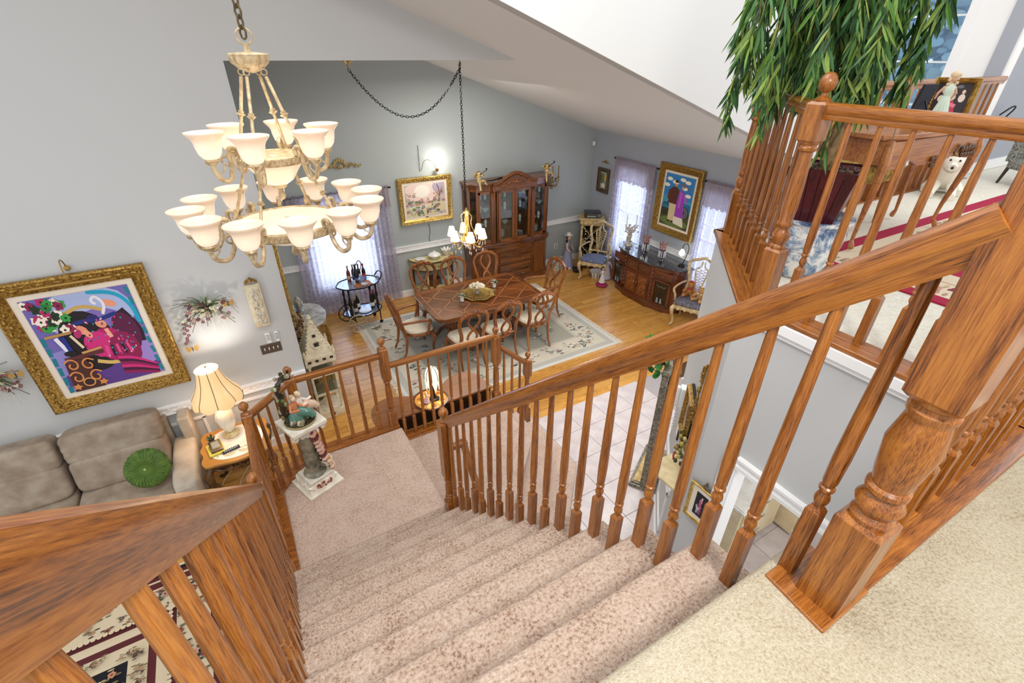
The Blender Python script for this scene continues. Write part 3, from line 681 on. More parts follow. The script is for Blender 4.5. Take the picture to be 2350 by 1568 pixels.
for (u, v, sx_) in ((.15, .29, 1), (.31, .27, -1), (.14, .15, 1), (.33, .13, -1)):
    S.append(('#d98a4a', stroke([(u + sx_ * k_ * cos(g_), v + k_ * sin(g_)) for k_, g_ in ((.07, 2.6), (.075, 1.6), (.07, .5), (.06, -.6), (.045, -1.8), (.03, -3.0), (.02, -4.4))], .008)))
S += [('#e0a060', ell(.23, .08, .06, .05, 18)), ('#3a1c18', ell(.23, .08, .048, .038, 18)), ('#d98a4a', ell(.1, .05, .04, .03, 10, 0, 5, .3)), ('#d98a4a', ell(.36, .05, .04, .03, 10, 0, 5, .3))]
big = picture('gallery_picture', 'large gilt framed print of two ladies in magenta beside flowers on the left wall', (-1.435, YL - .03, 1.925), 0, .78, .98, .125, gold_d, S, '#6f63ad', .055, .06, .02)
picl = thing('picture_light', 'slim gold picture light arching over the large magenta print', 'lamp', (-1.4, YL - .02, 2.6))
b = B(); b.lathe([(.02, -.01), (.025, 0), (.02, .012), (.001, .014)], 12); b.part('mount', brass, picl, (0, -.004, .04), (R(90), 0, 0))
b = B(); b.tube(smoothp([(0, 0, .04), (0, -.05, .14), (0, -.13, .15), (0, -.15, .03), (0, -.15, -.04)], 3), .005, 8); b.part('arm', brass, picl)
b = B(); b.tube([(-.3, -.15, -.05), (.3, -.15, -.05)], .013, 12); b.part('lamp_tube', brass, picl)
# landscape picture on back wall
S = [('#f0d8cc', ell(.45, .8, .5, .35, 16)), ('#fbf3e6', ell(.42, .78, .2, .2, 16)), ('#b7a9b8', ell(.98, .9, .3, .3)), ('#d9cda6', [(0, .3), (.4, .42), (1, .38), (1, 0), (0, 0)]), ('#e9e2c2', stroke([(.2, .1), (.45, .3), (.6, .38)], .05))]
for i in range(130):
    u = rnd.random(); v = rnd.uniform(.02, .52) if .25 < u < .7 else rnd.uniform(.02, .75)
    S.append((rnd.choice(['#55704a', '#c98c88', '#6d8a55', '#e0b3a8', '#3f5a44', '#a8726c', '#8fa2b8', '#efe6cf'] if v < .5 else ['#c9a090', '#b8907c', '#8d7a70', '#d9b8ac']), ell(u, v, rnd.uniform(.015, .05), rnd.uniform(.015, .05), 9)))
S += [('#6b4a3a', stroke([(.84, .45), (.86, .8), (.8, .95)], .008)), ('#6b4a3a', stroke([(.86, .6), (.93, .85)], .006))]
land = picture('landscape_picture', 'gold framed garden landscape on the back wall left of the china cabinet', (3.175, YD - .02, 1.89), 0, .78, .58, .085, gold_b, S, '#cdb9ae', .05, .045, .01)
b = B(); b.box((0, -.012, -.325), (.06, .002, .014)); b.part('name_plate', black, land)
pl2 = thing('picture_light', 'thin curved picture light glowing above the landscape picture', 'lamp', (3.15, YD - .015, 2.42))
b = B(); b.tube(smoothp([(0, 0, .0), (.02, -.06, .18), (.14, -.1, .2), (.26, -.08, .02)], 3), .005, 8); b.part('arm', brass, pl2)
b = B(); b.ball((.27, -.08, 0), .03, 12); b.lathe([(.02, -.03), (.035, .02)], 10, (.27, -.08, 0)); b.part('lamp_head', brass, pl2)
b = B('#222222'); b.tube([(3.12, YD - .012, 2.40), (3.12, YD - .008, 2.85)], .004, 5); b.tube(smoothp([(3.2, YD - .01, 1.42), (3.22, YD - .01, 1.25), (3.18, YD - .01, 1.15), (3.2, YD - .01, 1.06)], 2), .004, 5)
tag(b.part('power_cord', iron), 'thin dark cord running up and down the wall behind the landscape picture', 'cord')
light('picture_light_glow', 'POINT', (3.45, YD - .22, 2.55), 5, (1, .95, .85), .05)
# couple picture on right wall
S = [('#2f7fc0', [(0, .55), (1, .5), (1, 1), (0, 1)]), ('#3f9ab8', [(0, .33), (1, .33), (1, .56), (0, .58)]), ('#1f6f9a', [(.6, .33), (1, .33), (1, .5), (.6, .52)]), ('#4a4a2a', [(0, 0), (1, 0), (1, .34), (0, .34)]), ('#6c7a3c', ell(.5, .1, .5, .1))]
for u, v in ((.15, .9), (.35, .86), (.6, .93), (.78, .9), (.08, .78), (.7, .78), (.85, .66)): S.append(('#f2ead8', ell(u, v, .1, .035, 10)))
for i in range(7): S.append(('#16181c', stroke([(.02 + i * .03, .2), (.0 + i * .05, .35), (.08 + i * .02, .45)], .008)))
for i in range(8): S.append((['#16181c', '#5a4a40', '#8fa6b4'][i % 3], ell(.8, .33, .16 - i * .018, .12 - i * .012, 12)))
S += [('#d9c49a', [(.28, .12), (.5, .12), (.52, .48), (.26, .48)]), ('#5a2a1c', [(.2, .45), (.5, .45), (.54, .72), (.42, .78), (.3, .77), (.2, .7)]), ('#6d3322', stroke([(.2, .7), (.18, .52)], .03)), ('#c98a62', ell(.4, .82, .05, .045)), ('#3a2418', ell(.4, .87, .06, .04)), ('#e8dcc4', ell(.4, .845, .09, .014))]
S += [('#9b3fb4', [(.5, .2), (.8, .18), (.76, .5), (.7, .72), (.58, .74), (.5, .5)]), ('#b85acb', stroke([(.62, .7), (.6, .4)], .04)), ('#e6dccb', [(.48, .08), (.86, .05), (.8, .22), (.5, .22)]), ('#d99a78', ell(.64, .79, .04, .04)), ('#6d6a7a', ell(.66, .84, .08, .04, 10, -.3)), ('#6d6a7a', stroke([(.72, .84), (.85, .78), (.9, .74)], .012)), ('#b85acb', stroke([(.72, .66), (.85, .52)], .025)), ('#2a1a14', ell(.32, .1, .04, .02)), ('#2a1a14', ell(.46, .1, .04, .02))]
picture('couple_picture', 'dark gilt framed print of a strolling couple seen from behind over the sideboard', (XD - .03, 6.13, 1.93), R(-90), .68, .94, .12, gold_d, S, '#5aa2cc', .045, .05, .013)
S = [('#5b6b3a', ell(.2, .6, .25, .3)), ('#d9b04a', ell(.75, .7, .2, .2)), ('#3c4a52', stroke([(.5, 0), (.6, .9)], .05)), ('#e6dcb8', ell(.5, .2, .3, .15)), ('#8a3a2a', ell(.3, .35, .12, .06))]
picture('street_picture', 'small dark framed street scene high in the corner beside the first lace curtain', (XD - .02, 8.24, 1.9), R(-90), .2, .36, .075, wood('dark_frame', ('#2a1a10', '#4a3218', '#5d4425'), 'z'), S, '#8a9a8c', 0, 0)
def crest(name, label, loc, rz, w, h, m_, cat='wall ornament'):
    b = B(); rr_ = random.Random(3)
    for i in range(7): a = R(15 + 25 * i); b.ball((w * .13 * cos(a), -.015, h * .25 + h * .55 * sin(a) * .8), h * .16, 8, sc=(.7, .5, 1.5))
    b.ball((0, -.02, h * .2), h * .2, 10, sc=(1.2, .5, 1))
    for s in (-1, 1):
        b.tube(smoothp([(s * w * .08, -.01, h * .1), (s * w * .25, -.02, h * .5), (s * w * .38, -.015, h * .15), (s * w * .5, -.01, h * .22)], 2), h * .06, 6)
        b.tube(smoothp([(s * w * .1, -.01, h * .5), (s * w * .22, -.02, h * .2), (s * w * .34, -.015, h * .3)], 2), h * .05, 6)
        for i in range(10): t = rr_.random(); b.ball((s * w * (.1 + .38 * t), -.018, h * (.1 + (.55 - .45 * t) * rr_.random())), h * .08, 6, sc=(1.2, .6, 1))
    o = b.part(name, m_, None, loc, (0, 0, rz)); return tag(o, label, cat)
crest('wall_crest', 'carved antique gold crest on the wall above the dining window curtain', (1.72, YD - .01, 2.58), 0, .72, .2, mat('aged_gilt', '#8a7646', .5, .3, '#c4b07a', 50))
crest('wall_crest', 'tiny dark gold crest above the small street picture', (XD - .01, 8.24, 2.25), R(-90), .24, .08, gold_d)
# relief plaque
t = thing('relief_plaque', 'tall cream relief plaque with carved flowers and a gold crest on the left wall', 'wall ornament', (-.045, YL - .005, 1.93))
b = B(); b.box((0, -.02, 0), (.15, .04, .5)); b.box((0, -.04, 0), (.11, .02, .45), 0); b.part('panel', ivory, t, bevel=.008)
b = B('#efe8d8'); rr_ = random.Random(2)
for i in range(46): b.ball((rr_.uniform(-.035, .035), -.055, rr_.uniform(-.2, .2)), rr_.uniform(.008, .016), 6, sc=(1, .6, 1.4))
b.tube(smoothp([(.0, -.052, -.2), (.03, -.055, -.1), (-.03, -.055, 0), (.03, -.055, .1), (0, -.052, .2)], 2), .005, 5); b.part('carved_flowers', mat('pale_carving', '#e8e2d2', .6, c2='#a8a08c', ns=50), t)
b = B()
for i in range(9): a = R(20 * i + 10); b.ball((.05 * cos(a), -.025, .27 + .035 * sin(a)), .015, 6)
b.ball((0, -.03, .3), .022, 8); b.ball((0, -.03, .325), .013, 6); b.part('crest', gold_d, t)
# switches and remotes
t = thing('light_switch_plate', 'four gang bronze light switch plate below the two white remotes', 'switch', (-.035, YL, 1.375))
b = B(); b.box((0, -.004, 0), (.215, .008, .12)); b.part('plate', mat('bronze_plate', '#7a6e62', .35, .7), t, bevel=.003)
b = B(); b.box((0, -.01, 0), (.01, .016, .026), rx=.4); s0 = b.part('toggle', white, t, (-.069, 0, 0))
for i in range(1, 4): copyo(s0, (-.069 + i * .046, 0, 0))
for i, (x, lab, w_) in enumerate(((-.035, 'white fan remote with dark buttons in a wall holder, left one above the switches', .05), (.055, 'slimmer white remote in a wall holder, right one above the switches', .038))):
    t = thing('remote_control', lab, 'remote', (x, YL, 1.51)); b = B(); b.box((0, -.01, 0), (w_, .02, .13)); b.part('body', white, t, bevel=.006)
    b = B('#222222'); [b.ball((u * w_ * .25, -.02, v), .005, 6, sc=(1, .4, 1)) for u in (-1, 0, 1) for v in (-.02, 0, .02, .04)]; b.part('buttons', VC, t)
# motion sensor, outlet
b = B(); b.box((0, -.02, 0), (.06, .04, .09)); b.ball((0, -.035, -.01), .022, 8); tag(b.part('motion_sensor', white, None, (7.10, YD - .02, 2.6), bevel=.006), 'small white motion sensor high in the dining room corner', 'sensor')
t = thing('wall_outlet', 'white wall outlet low on the back wall right of the china cabinet', 'outlet', (6.26, YD, .42)); b = B(); b.box((0, -.004, 0), (.075, .008, .12)); b.part('plate', white, t, bevel=.002)
b = B('#333333'); b.box((0, -.0085, .025), (.03, .002, .03)); b.box((0, -.0085, -.025), (.03, .002, .03)); b.part('sockets', VC, t)

# ================================================================== CURTAINS
def curtain(name, label, loc, rz, w, h, n=15, valance=.3):
    t = thing(name, label, 'curtain', loc, rz); rr_ = random.Random(int(w * 100))
    def sheet(z0, z1, amp, y0, nx, nz_, flare=0, scal=0):
        b = B(); vs = []
        for k in range(nz_ + 1):
            for i in range(nx + 1):
                u = i / nx; f = k / nz_; z = z1 + (z0 - z1) * f
                if k == nz_ and scal: z += .035 * abs(sin(u * pi * scal))
                x = (u - .5) * w * (1 + flare * f * f); ph = u * n * 2 * pi
                vs.append((x, y0 - amp * (.6 + .6 * f) * (sin(ph) + .4 * sin(ph * .37 + f * 2)) - .02 * f, z))
        fs = [(k * (nx + 1) + i, k * (nx + 1) + i + 1, (k + 1) * (nx + 1) + i + 1, (k + 1) * (nx + 1) + i) for k in range(nz_) for i in range(nx)]
        return b.add(vs, fs)
    sheet(.02, h - .08, .018, -.06, n * 8, 8, .06, 11).part('panel', lace_m, t)
    sheet(h - valance, h, .014, -.085, n * 12, 5, .02, 9).part('valance', lace_h, t)
    b = B(); nx = n * 14; vs = []
    for k in range(3):
        for i in range(nx + 1): u = i / nx; vs.append(((u - .5) * w, -.07 - .03 * sin(u * n * 2.3 * 2 * pi) * (k / 2), h - .01 + .045 * k / 2 + .01 * sin(u * 90)))
    b.add(vs, [(k * (nx + 1) + i, k * (nx + 1) + i + 1, (k + 1) * (nx + 1) + i + 1, (k + 1) * (nx + 1) + i) for k in range(2) for i in range(nx)]); b.part('ruffle', lace_h, t)
    b = B(); b.tube([(-w / 2 - .04, -.05, h), (w / 2 + .04, -.05, h)], .012, 8); b.ball((-w / 2 - .05, -.05, h), .02, 8); b.ball((w / 2 + .05, -.05, h), .02, 8); b.part('rod', iron, t)
    return t
curtain('lace_curtain', 'wide lilac lace curtain at the back window behind the bar cart', (1.6, YD, 0), 0, 1.72, 2.2, 20, .34)
curtain('lace_curtain', 'lilac lace curtain behind the carved armchair left of the couple picture', (XD, 7.3, 0), R(-90), 1.14, 2.42, 15, .42)
curtain('lace_curtain', 'lilac lace curtain right of the couple picture behind the teddy bear chair', (XD, 5.03, 0), R(-90), 1.0, 2.42, 15, .42)

# ================================================================== RUGS
def rug(name, label, loc, w, h, base, bands, motifs, fringe=None, rz=0):
    t = thing(name, label, 'rug', loc, rz); S = []
    for (ins, c) in bands: S.append((c, [(ins / w, ins / h), (1 - ins / w, ins / h), (1 - ins / w, 1 - ins / h), (ins / w, 1 - ins / h)]))
    S += motifs
    b = B(base); b.box((0, 0, .005), (w, h, .01)); z = .0102
    for i, (c, pl) in enumerate(S):
        b.C(c); zz = z + .000015 * i; b.add([((min(1, max(0, u)) - .5) * w, (min(1, max(0, v)) - .5) * h, zz) for u, v in pl], [tuple(range(len(pl)))], 0, False)
    b.part('pile', VF, t)
    if fringe:
        f = B('#e8e2d4'); rr_ = random.Random(9)
        for s in (-1, 1):
            for i in range(int(h / .018)):
                y = -h / 2 + i * .018; f.box((s * (w / 2 + .035), y + rr_.uniform(-.004, .004), .004), (.08, .009, .005), rr_.uniform(-.25, .25))
        o = f.part('fringe', VF, t); o['kind'] = 'stuff'
    return t
def flowers(w, h, area, n, cols, r, seed=1, leaf=None):
    rr_ = random.Random(seed); o = []
    for _ in range(n):
        u, v = area(rr_); c = rr_.choice(cols); q = rr_.uniform(.6, 1.2) * r; a = rr_.uniform(0, 6)
        if leaf:
            for k in range(3): aa = a + k * 2.1; o.append((rr_.choice(leaf), ell(u + cos(aa) * q * 1.6 / w, v + sin(aa) * q * 1.6 / h, q * .9 / w, q * .3 / h, 7, 0)))
        o.append((c, ell(u, v, q / w, q / h, 12, a, 5, .25))); o.append((rr_.choice(cols), ell(u, v, q * .4 / w, q * .4 / h, 6)))
    return o
def ring(w, h, d0, d1):
    def f(r):
        d = r.uniform(d0, d1); 
        if r.random() < w / (w + h): return (r.uniform(d / w, 1 - d / w), (d if r.random() < .5 else h - d) / h)
        return ((d if r.random() < .5 else w - d) / w, r.uniform(d / h, 1 - d / h))
    return f
def inner(w, h, d): return lambda r: (r.uniform(d / w, 1 - d / w), r.uniform(d / h, 1 - d / h))
w_, h_ = 2.6, 2.6
bands = [(.03, '#11121c'), (.07, '#5a2226'), (.11, '#d9c8a6'), (.13, '#5a2226'), (.2, '#d8c7a8'), (.46, '#5a2226'), (.52, '#d8c7a8'), (.6, '#5a2226'), (.66, '#d8c7a8'), (.8, '#11121c')]
mo = flowers(w_, h_, ring(w_, h_, .23, .44), 240, ['#a98a6a', '#c49a86', '#3a3434', '#8c4a40'], .028, 3, ['#3a3a34', '#6a6648']) + flowers(w_, h_, inner(w_, h_, .85), 190, ['#d9b79a', '#c08a6a', '#8a4a3a', '#e6d2b4'], .032, 4, ['#b8a27a', '#7a6a4a'])
mo += flowers(w_, h_, ring(w_, h_, .68, .78), 90, ['#5a3a34', '#a98a6a'], .018, 5, ['#6a6648']) + [('#d9c8a6', ell(u, v, .008, .008, 6)) for k in range(60) for (u, v) in ((.02 + k * .016, .19), (.19, .02 + k * .016), (.02 + k * .016, .81), (.81, .02 + k * .016))]
rug('persian_rug', 'dark navy and cream floral oriental rug on the living room floor', (-2.2, 2.78, .0), w_, h_, '#d9cdb4', bands, mo, True)
w_, h_ = 3.72, 2.82
bands = [(.06, '#b9b8ae'), (.16, '#d2cab8'), (.5, '#c2bba9'), (.55, '#a5a294')]
mo = flowers(w_, h_, ring(w_, h_, .22, .46), 130, ['#e3dccb', '#5a666a', '#b9b49c', '#cfa99c'], .035, 6, ['#56625e', '#8a9488', '#e8e0d0']) + flowers(w_, h_, inner(w_, h_, .7), 60, ['#d9cdbc', '#8a8f88', '#c49a8c', '#5e6a68'], .035, 7, ['#6f7a74', '#8d948c'])
rug('dining_rug', 'pale grey blue floral rug with cream fringe under the dining table', (3.3, 6.53, 0), w_, h_, '#d6d3ca', bands, mo, True)
w_, h_ = 5.0, 2.0
bands = [(.05, '#a3123c'), (.10, '#dccbb0'), (.34, '#c9a08c'), (.36, '#dccbb0'), (.52, '#a3123c')]
mo = flowers(w_, h_, ring(w_, h_, .15, .3), 90, ['#c98a80', '#a08a64', '#8a2a40', '#b8a888'], .035, 8, ['#b08c78', '#c8b090']) + flowers(w_, h_, inner(w_, h_, .7), 60, ['#dccbb0', '#c9a08c', '#e6d9c2'], .09, 12, ['#d9c6a8', '#7a1030'])
rug('loft_rug', 'long red and cream floral rug lying on the loft carpet', (5.75, .68, ZU - .002), w_, h_, '#a3123c', bands, mo)

# ================================================================== DINING FURNITURE
def ring_poly(pts, it=2): return [(p.x, p.y) for p in smoothp([(a, c, 0) for a, c in pts], it, True)]
t = thing('dining_table', 'long cherry dining table with diamond inlay top standing on the pale rug', 'table', (3.22, 6.62, .014))
hw, hd = .98, .57; c = .13
tp = [(-hw, -hd + c), (-hw + .03, -hd + c * .5), (-hw + c * .6, -hd + .04), (-hw + c, -hd), (0, -hd - .03), (hw - c, -hd), (hw - c * .6, -hd + .04), (hw - .03, -hd + c * .5), (hw, -hd + c), (hw, hd - c), (hw - .03, hd - c * .5), (hw - c * .6, hd - .04), (hw - c, hd), (0, hd + .03), (-hw + c, hd), (-hw + c * .6, hd - .04), (-hw + .03, hd - c * .5), (-hw, hd - c)]
b = B(); b.prism(tp, .725, .755); b.part('tabletop', chx, t, bevel=.006)
b = B(); b.prism([(x * .97, y * .96) for x, y in tp], .7, .726); b.prism([(x * .93, y * .9) for x, y in tp], .64, .702)
for i in range(14):
    for sx in (-1, 1):
        for sy in (-1, 1): b.box((sx * (hw * .93 - .0 - i * .006), sy * (hd * .78 - i * .0), .0), (.001, .001, .001))
for s in (-1, 1):
    for i in range(8):
        b.tube([(s * (.68 + i * .022), -hd * .905, .65), (s * (.68 + i * .022), -hd * .905, .71)], .009, 6); b.tube([(s * hw * .935, s * .0 + (-.2 + i * .055), .65), (s * hw * .935, -.2 + i * .055, .71)], .009, 6)
b.part('apron', chx, t)
b = B('#a0643a')   # inlay bands, flat stripes
for k in range(-2, 3):
    for s in (-1, 1):
        x = k * .5; pts = []
        p, q = (x - s * .55, -.5), (x + s * .55, .5)
        # clip to |x|<.88
        def cl(p, q):
            (x0_, y0_), (x1_, y1_) = p, q; tt = [0, 1]
            for (lo, d) in ((-.88, 1), (.88, -1)):
                f0, f1 = (x0_ - lo) * d, (x1_ - lo) * d
                if f0 < 0 and f1 < 0: return None
                if f0 < 0: tt[0] = max(tt[0], f0 / (f0 - f1))
                if f1 < 0: tt[1] = min(tt[1], f0 / (f0 - f1))
            return ((x0_ + (x1_ - x0_) * tt[0], y0_ + (y1_ - y0_) * tt[0]), (x0_ + (x1_ - x0_) * tt[1], y0_ + (y1_ - y0_) * tt[1]))
        r = cl(p, q)
        if r:
            (ax, ay), (bx_, by_) = r; d = Vector((bx_ - ax, by_ - ay)); 
            if d.length > .1: d.normalize(); n = Vector((-d.y, d.x)) * .012; b.add([(ax - n.x, ay - n.y, .7556), (bx_ - n.x, by_ - n.y, .7556), (bx_ + n.x, by_ + n.y, .7556), (ax + n.x, ay + n.y, .7556)], [(0, 1, 2, 3)], 0, False)
for (x0_, y0_, x1_, y1_) in ((-.88, -.5, .88, -.485), (-.88, .485, .88, .5), (-.895, -.5, -.88, .5), (.88, -.5, .895, .5)): b.add([(x0_, y0_, .7558), (x1_, y0_, .7558), (x1_, y1_, .7558), (x0_, y1_, .7558)], [(0, 1, 2, 3)], 0, False)
b.part('inlay', vcol('polished_inlay', .3, coat=.5), t)
def pedestal(s):
    b = B(); b.lathe([(.05, .16), (.09, .2), (.11, .28), (.07, .38), (.06, .42), (.1, .5), (.12, .58), (.14, .7)], 14, (s * .5, 0, 0))
    for a in (45, 135, 225, 315):
        ca, sa = cos(R(a)), sin(R(a)); b.tube(smoothp([(s * .5 + ca * .05, sa * .05, .24), (s * .5 + ca * .2, sa * .2, .2), (s * .5 + ca * .3, sa * .3, .06), (s * .5 + ca * .36, sa * .36, .03)], 2), [.035] * 4 + [.03] * 5 + [.025] * 1, 8) if False else b.tube([(s * .5 + ca * r_, sa * r_, z_) for r_, z_ in ((.04, .24), (.14, .25), (.22, .18), (.3, .07), (.36, .035))], [.04, .038, .032, .028, .03], 8)
    return b
for s in (-1, 1): pedestal(s).part('pedestal', chz, t)
seat_f = mat('patterned_cream_fabric', '#cfc4ac', .9, c2='#e6dcc8', ns=45, bs=.2, bn=80)
def make_chair(name, label, loc, rz, arms=False, group=None):
    """faces +y local (back at -y)"""
    t = thing(name, label, 'chair', loc, rz, group); W = .5 if not arms else .56; sh = .47; yb, yf = -.22, .24
    b = B(); pl = ring_poly([(-W * .4, yb), (W * .4, yb), (W * .52, yf - .05), (W * .3, yf + .03), (-W * .3, yf + .03), (-W * .52, yf - .05)], 2)
    b.prism(pl, .385, .43); b.part('seat_frame', chair_w, t, bevel=.006)
    b = B(); n = len(pl); vs = []
    for (k, z) in ((.93, .43), (.97, .45), (.9, .478), (.55, .492), (.0001, .496)): vs += [(x * k, .01 + (y - .01) * k, z) for x, y in pl]
    b.add(vs, [(r_ * n + i, r_ * n + (i + 1) % n, (r_ + 1) * n + (i + 1) % n, (r_ + 1) * n + i) for r_ in range(4) for i in range(n)]); b.part('seat', seat_f, t)
    for s in (-1, 1):
        b = B(); b.tube([(s * (W * .42 + dx), yf - .05 + dy, z) for dx, dy, z in ((0, 0, .41), (.03, .03, .34), (.025, .025, .25), (.0, .01, .14), (-.0, .02, .05), (.015, .04, .012))], [.03, .036, .027, .018, .016, .024], 8)
        b.part('leg', chair_w, t)
        b = B(); b.tube([(s * (W * .38 + dx), yb + dy, z) for dx, dy, z in ((0, 0, .43), (0, -.005, .3), (.0, -.03, .14), (.01, -.085, .01))], [.022, .021, .018, .017], 8); b.part('leg', chair_w, t)
    # back: pear shaped loop with carved crest and figure eight splat
    def bp(x, z): return (x, yb - .01 - (z - .43) * .22, z)
    b = B(); lp = [(-W * .38, .43), (-W * .37, .55), (-W * .36, .64), (-W * .42, .76), (-W * .47, .88), (-W * .44, .98), (-W * .3, 1.03), (-W * .12, 1.055), (0, 1.075)]
    full = lp + [(-x, z) for x, z in lp[::-1][1:]]
    b.tube([tuple(v) for v in smoothp([bp(x, z) for x, z in full], 2)], .024, 8, flat=1.25); b.part('back_frame', chair_w, t)
    b = B()
    for i in range(7): a = R(30 + 20 * i); b.ball(bp(.07 * cos(a), 1.045 + .05 * sin(a)), .019, 6, sc=(.8, .9, 1.5))
    b.ball(bp(0, 1.045), .03, 8); 
    for s in (-1, 1): b.tube([tuple(v) for v in smoothp([bp(s * .05, 1.05), bp(s * .12, 1.07), bp(s * .17, 1.04)], 2)], .013, 6)
    b.part('carved_crest', chair_w, t)
    b = B()
    for s in (-1, 1): b.tube([tuple(v) for v in smoothp([bp(s * .05, 1.02), bp(s * .1, .93), bp(s * .085, .84), bp(-s * .0, .73), bp(-s * .075, .64), bp(-s * .08, .54), bp(0, .46)], 3)], .018, 8, flat=1.2)
    b.tube([bp(-.06, .47), bp(.06, .47)], .016, 8); b.tube([bp(-W * .34, .47), bp(W * .34, .47)], .016, 8); b.part('splat', chair_w, t)
    if arms:
        for s in (-1, 1):
            b = B(); b.tube([tuple(v) for v in smoothp([(s * W * .40, yb - .05, .66), (s * W * .5, yb + .1, .68), (s * W * .56, yf - .14, .68), (s * W * .54, yf - .06, .66), (s * W * .5, yf - .1, .56), (s * W * .53, yf - .13, .42)], 2)], .018, 8, flat=1.2); b.part('arm', chair_w, t)
    return t
make_chair('dining_armchair', 'carved walnut armchair at the left head of the dining table by the bar cart', (2.06, 6.62, .016), R(-90), True)
make_chair('dining_armchair', 'carved walnut armchair at the far right head of the dining table', (4.48, 6.60, .016), R(90), True)
ch0 = make_chair('dining_chair', 'walnut side chair in front of the table, nearest the oak landing rail', (2.62, 5.9, .016), 0)
for (x, y, rz, lab) in ((3.2, 5.9, 0, 'middle of the three walnut side chairs along the near side of the table'), (3.86, 5.92, R(-4), 'rightmost of the three walnut side chairs along the near side of the table'),
                       (2.62, 7.28, R(180), 'walnut side chair on the far side of the table before the half round table'), (3.2, 7.26, R(180), 'middle of the three walnut side chairs on the far side of the table'), (3.82, 7.22, R(176), 'walnut side chair on the far side of the table backed by the china cabinet')):
    copy_tree(ch0, (x, y, .016), rz)['label'] = lab
# centrepiece
t = thing('centrepiece_tray', 'scalloped gold tray in the middle of the dining table', 'tray', (3.2, 6.6, .77))
b = B(); b.lathe([(.1, 0), (.24, .004), (.27, .02), (.285, .028), (.27, .03), (.24, .014), (.0001, .012)], 64, lobes=8, la=.05); b.part('dish', gold_b, t)
b = B('#4a2c10')
for i in range(24): a = 2 * pi * i / 24; b.ball((.2 * cos(a), .2 * sin(a), .016), .014, 6, sc=(1, 1, .4))
b.part('pattern', VC, t)['kind'] = 'stuff'
t = thing('pedestal_bowl', 'white footed bowl of cream ornaments on the gold tray', 'bowl', (3.2, 6.62, .785))
b = B('#8a7c74'); b.lathe([(.05, 0), (.055, .01), (.03, .03), (.02, .07), (.035, .09)], 14); b.C('#f0e8d4').lathe([(.03, .09), (.09, .105), (.13, .135), (.135, .14), (.12, .132), (.04, .105)], 24, lobes=12, la=.02); b.part('bowl', VG, t)
b = B('#ebe0c4'); rr_ = random.Random(4)
for i in range(12): a = i * 2.4; b.ball((.06 * cos(a) * (i > 0), .06 * sin(a) * (i > 0), .145 + .02 * (i < 5)), .03, 8)
b.part('ornaments', VG, t)
def flower_pot(loc, lab, grp=None):
    t = thing('flower_vase', lab, 'vase', loc, 0, grp); b = B('#f0eee4'); b.lathe([(.025, 0), (.035, .015), (.03, .04), (.038, .06), (.034, .06)], 12); b.part('pot', VG, t)
    b = B(); rr_ = random.Random(8)
    for i in range(26):
        a, e = rr_.uniform(0, 6.28), rr_.uniform(0, 1.3); r_ = .055; b.C(rr_.choice(['#3d5a3a', '#5d7a4a', '#c9b8b0', '#a89aa0', '#7a8a6a'])); b.ball((r_ * cos(a) * cos(e), r_ * sin(a) * cos(e), .085 + r_ * sin(e)), .016, 6, sc=(1, 1, .8))
    b.part('flowers', VC, t); return t
flower_pot((2.86, 6.5, .77), 'small white pot of faded flowers on the table left of the gold tray'); flower_pot((3.58, 6.72, .77), 'small white pot of faded flowers on the table right of the gold tray')

# china cabinet ---------------------------------------------------
CX, CY = 4.86, 8.44
t = thing('china_cabinet', 'tall carved cherry china cabinet with arched crown and glass doors', 'cabinet', (CX, CY, 0)); H_ = 2.12; hw = .93
def bow(y0, y1, bow_=.06, w=.93): # footprint with angled ends, back at y=+.22
    return [(-w, .22), (w, .22), (w, -.06), (w - .13, -.2), (.45, -.22), (.4, -.26), (0, -.28), (-.4, -.26), (-.45, -.22), (-w + .13, -.2), (-w, -.06)]
fp = bow(0, 0)
b = B(); b.prism([(x, y) for x, y in fp], .08, .86); b.part('base', chx, t)
b = B(); b.prism([(x * 1.02, y - .015 if y < 0 else y) for x, y in fp], 0, .09); b.prism([(x * 1.035, y - .035 if y < 0 else y) for x, y in fp], .86, .9); b.prism([(x * 1.02, y - .02 if y < 0 else y) for x, y in fp], .9, .925); b.part('moulding', chx, t, bevel=.008)
up_ = [(x, y + .03 if y < 0 else y) for x, y in fp]
b = B(); b.box((0, .205, 1.5), (2 * hw, .03, 1.18)); b.box((0, .18, 1.5), (1.7, .02, 1.1)); 
def post(x, y, wx=.05, wy=.05): b.box((x, y, 1.5), (wx, wy, 1.16))
post(-hw + .025, .18); post(hw - .025, .18); post(-hw + .02, -.02, .045); post(hw - .02, -.02, .045); post(-hw + .14, -.155); post(hw - .14, -.155)
for s in (-1, 1): post(s * .46, -.175, .09, .06); post(s * .37, -.2, .04, .04)
post(-.02, -.235, .03, .03); post(.02, -.235, .03, .03)
b.prism(up_, .925, .965); b.prism(up_, 2.0, 2.1); b.part('upper_case', chz, t)
b = B(); b.prism([(x * 1.03, y - .03 if y < 0 else y) for x, y in up_], 2.09, 2.13); b.prism([(x * 1.05, y - .05 if y < 0 else y) for x, y in up_], 2.13, 2.15); b.part('cornice', chx, t, bevel=.006)
b = B(); ap = [(-.5, 2.0)] + [(-.5 + i * .05, 2.13 + .17 * (sin(pi * max(0, min(1, (i - 2) / 16)))) ** 1.3) for i in range(21)] + [(.5, 2.0)]
ap2 = [(x, z) for x, z in ap]; b.plate(ap2, -.27, -.19); b.plate([(x * .94, z - .05) for x, z in ap2 if z > 2.05] + [(.44, 2.02), (-.44, 2.02)], -.285, -.27); b.tube([(x, -.265, z) for x, z in ap[1:-1]], .025, 8, flat=1.5)
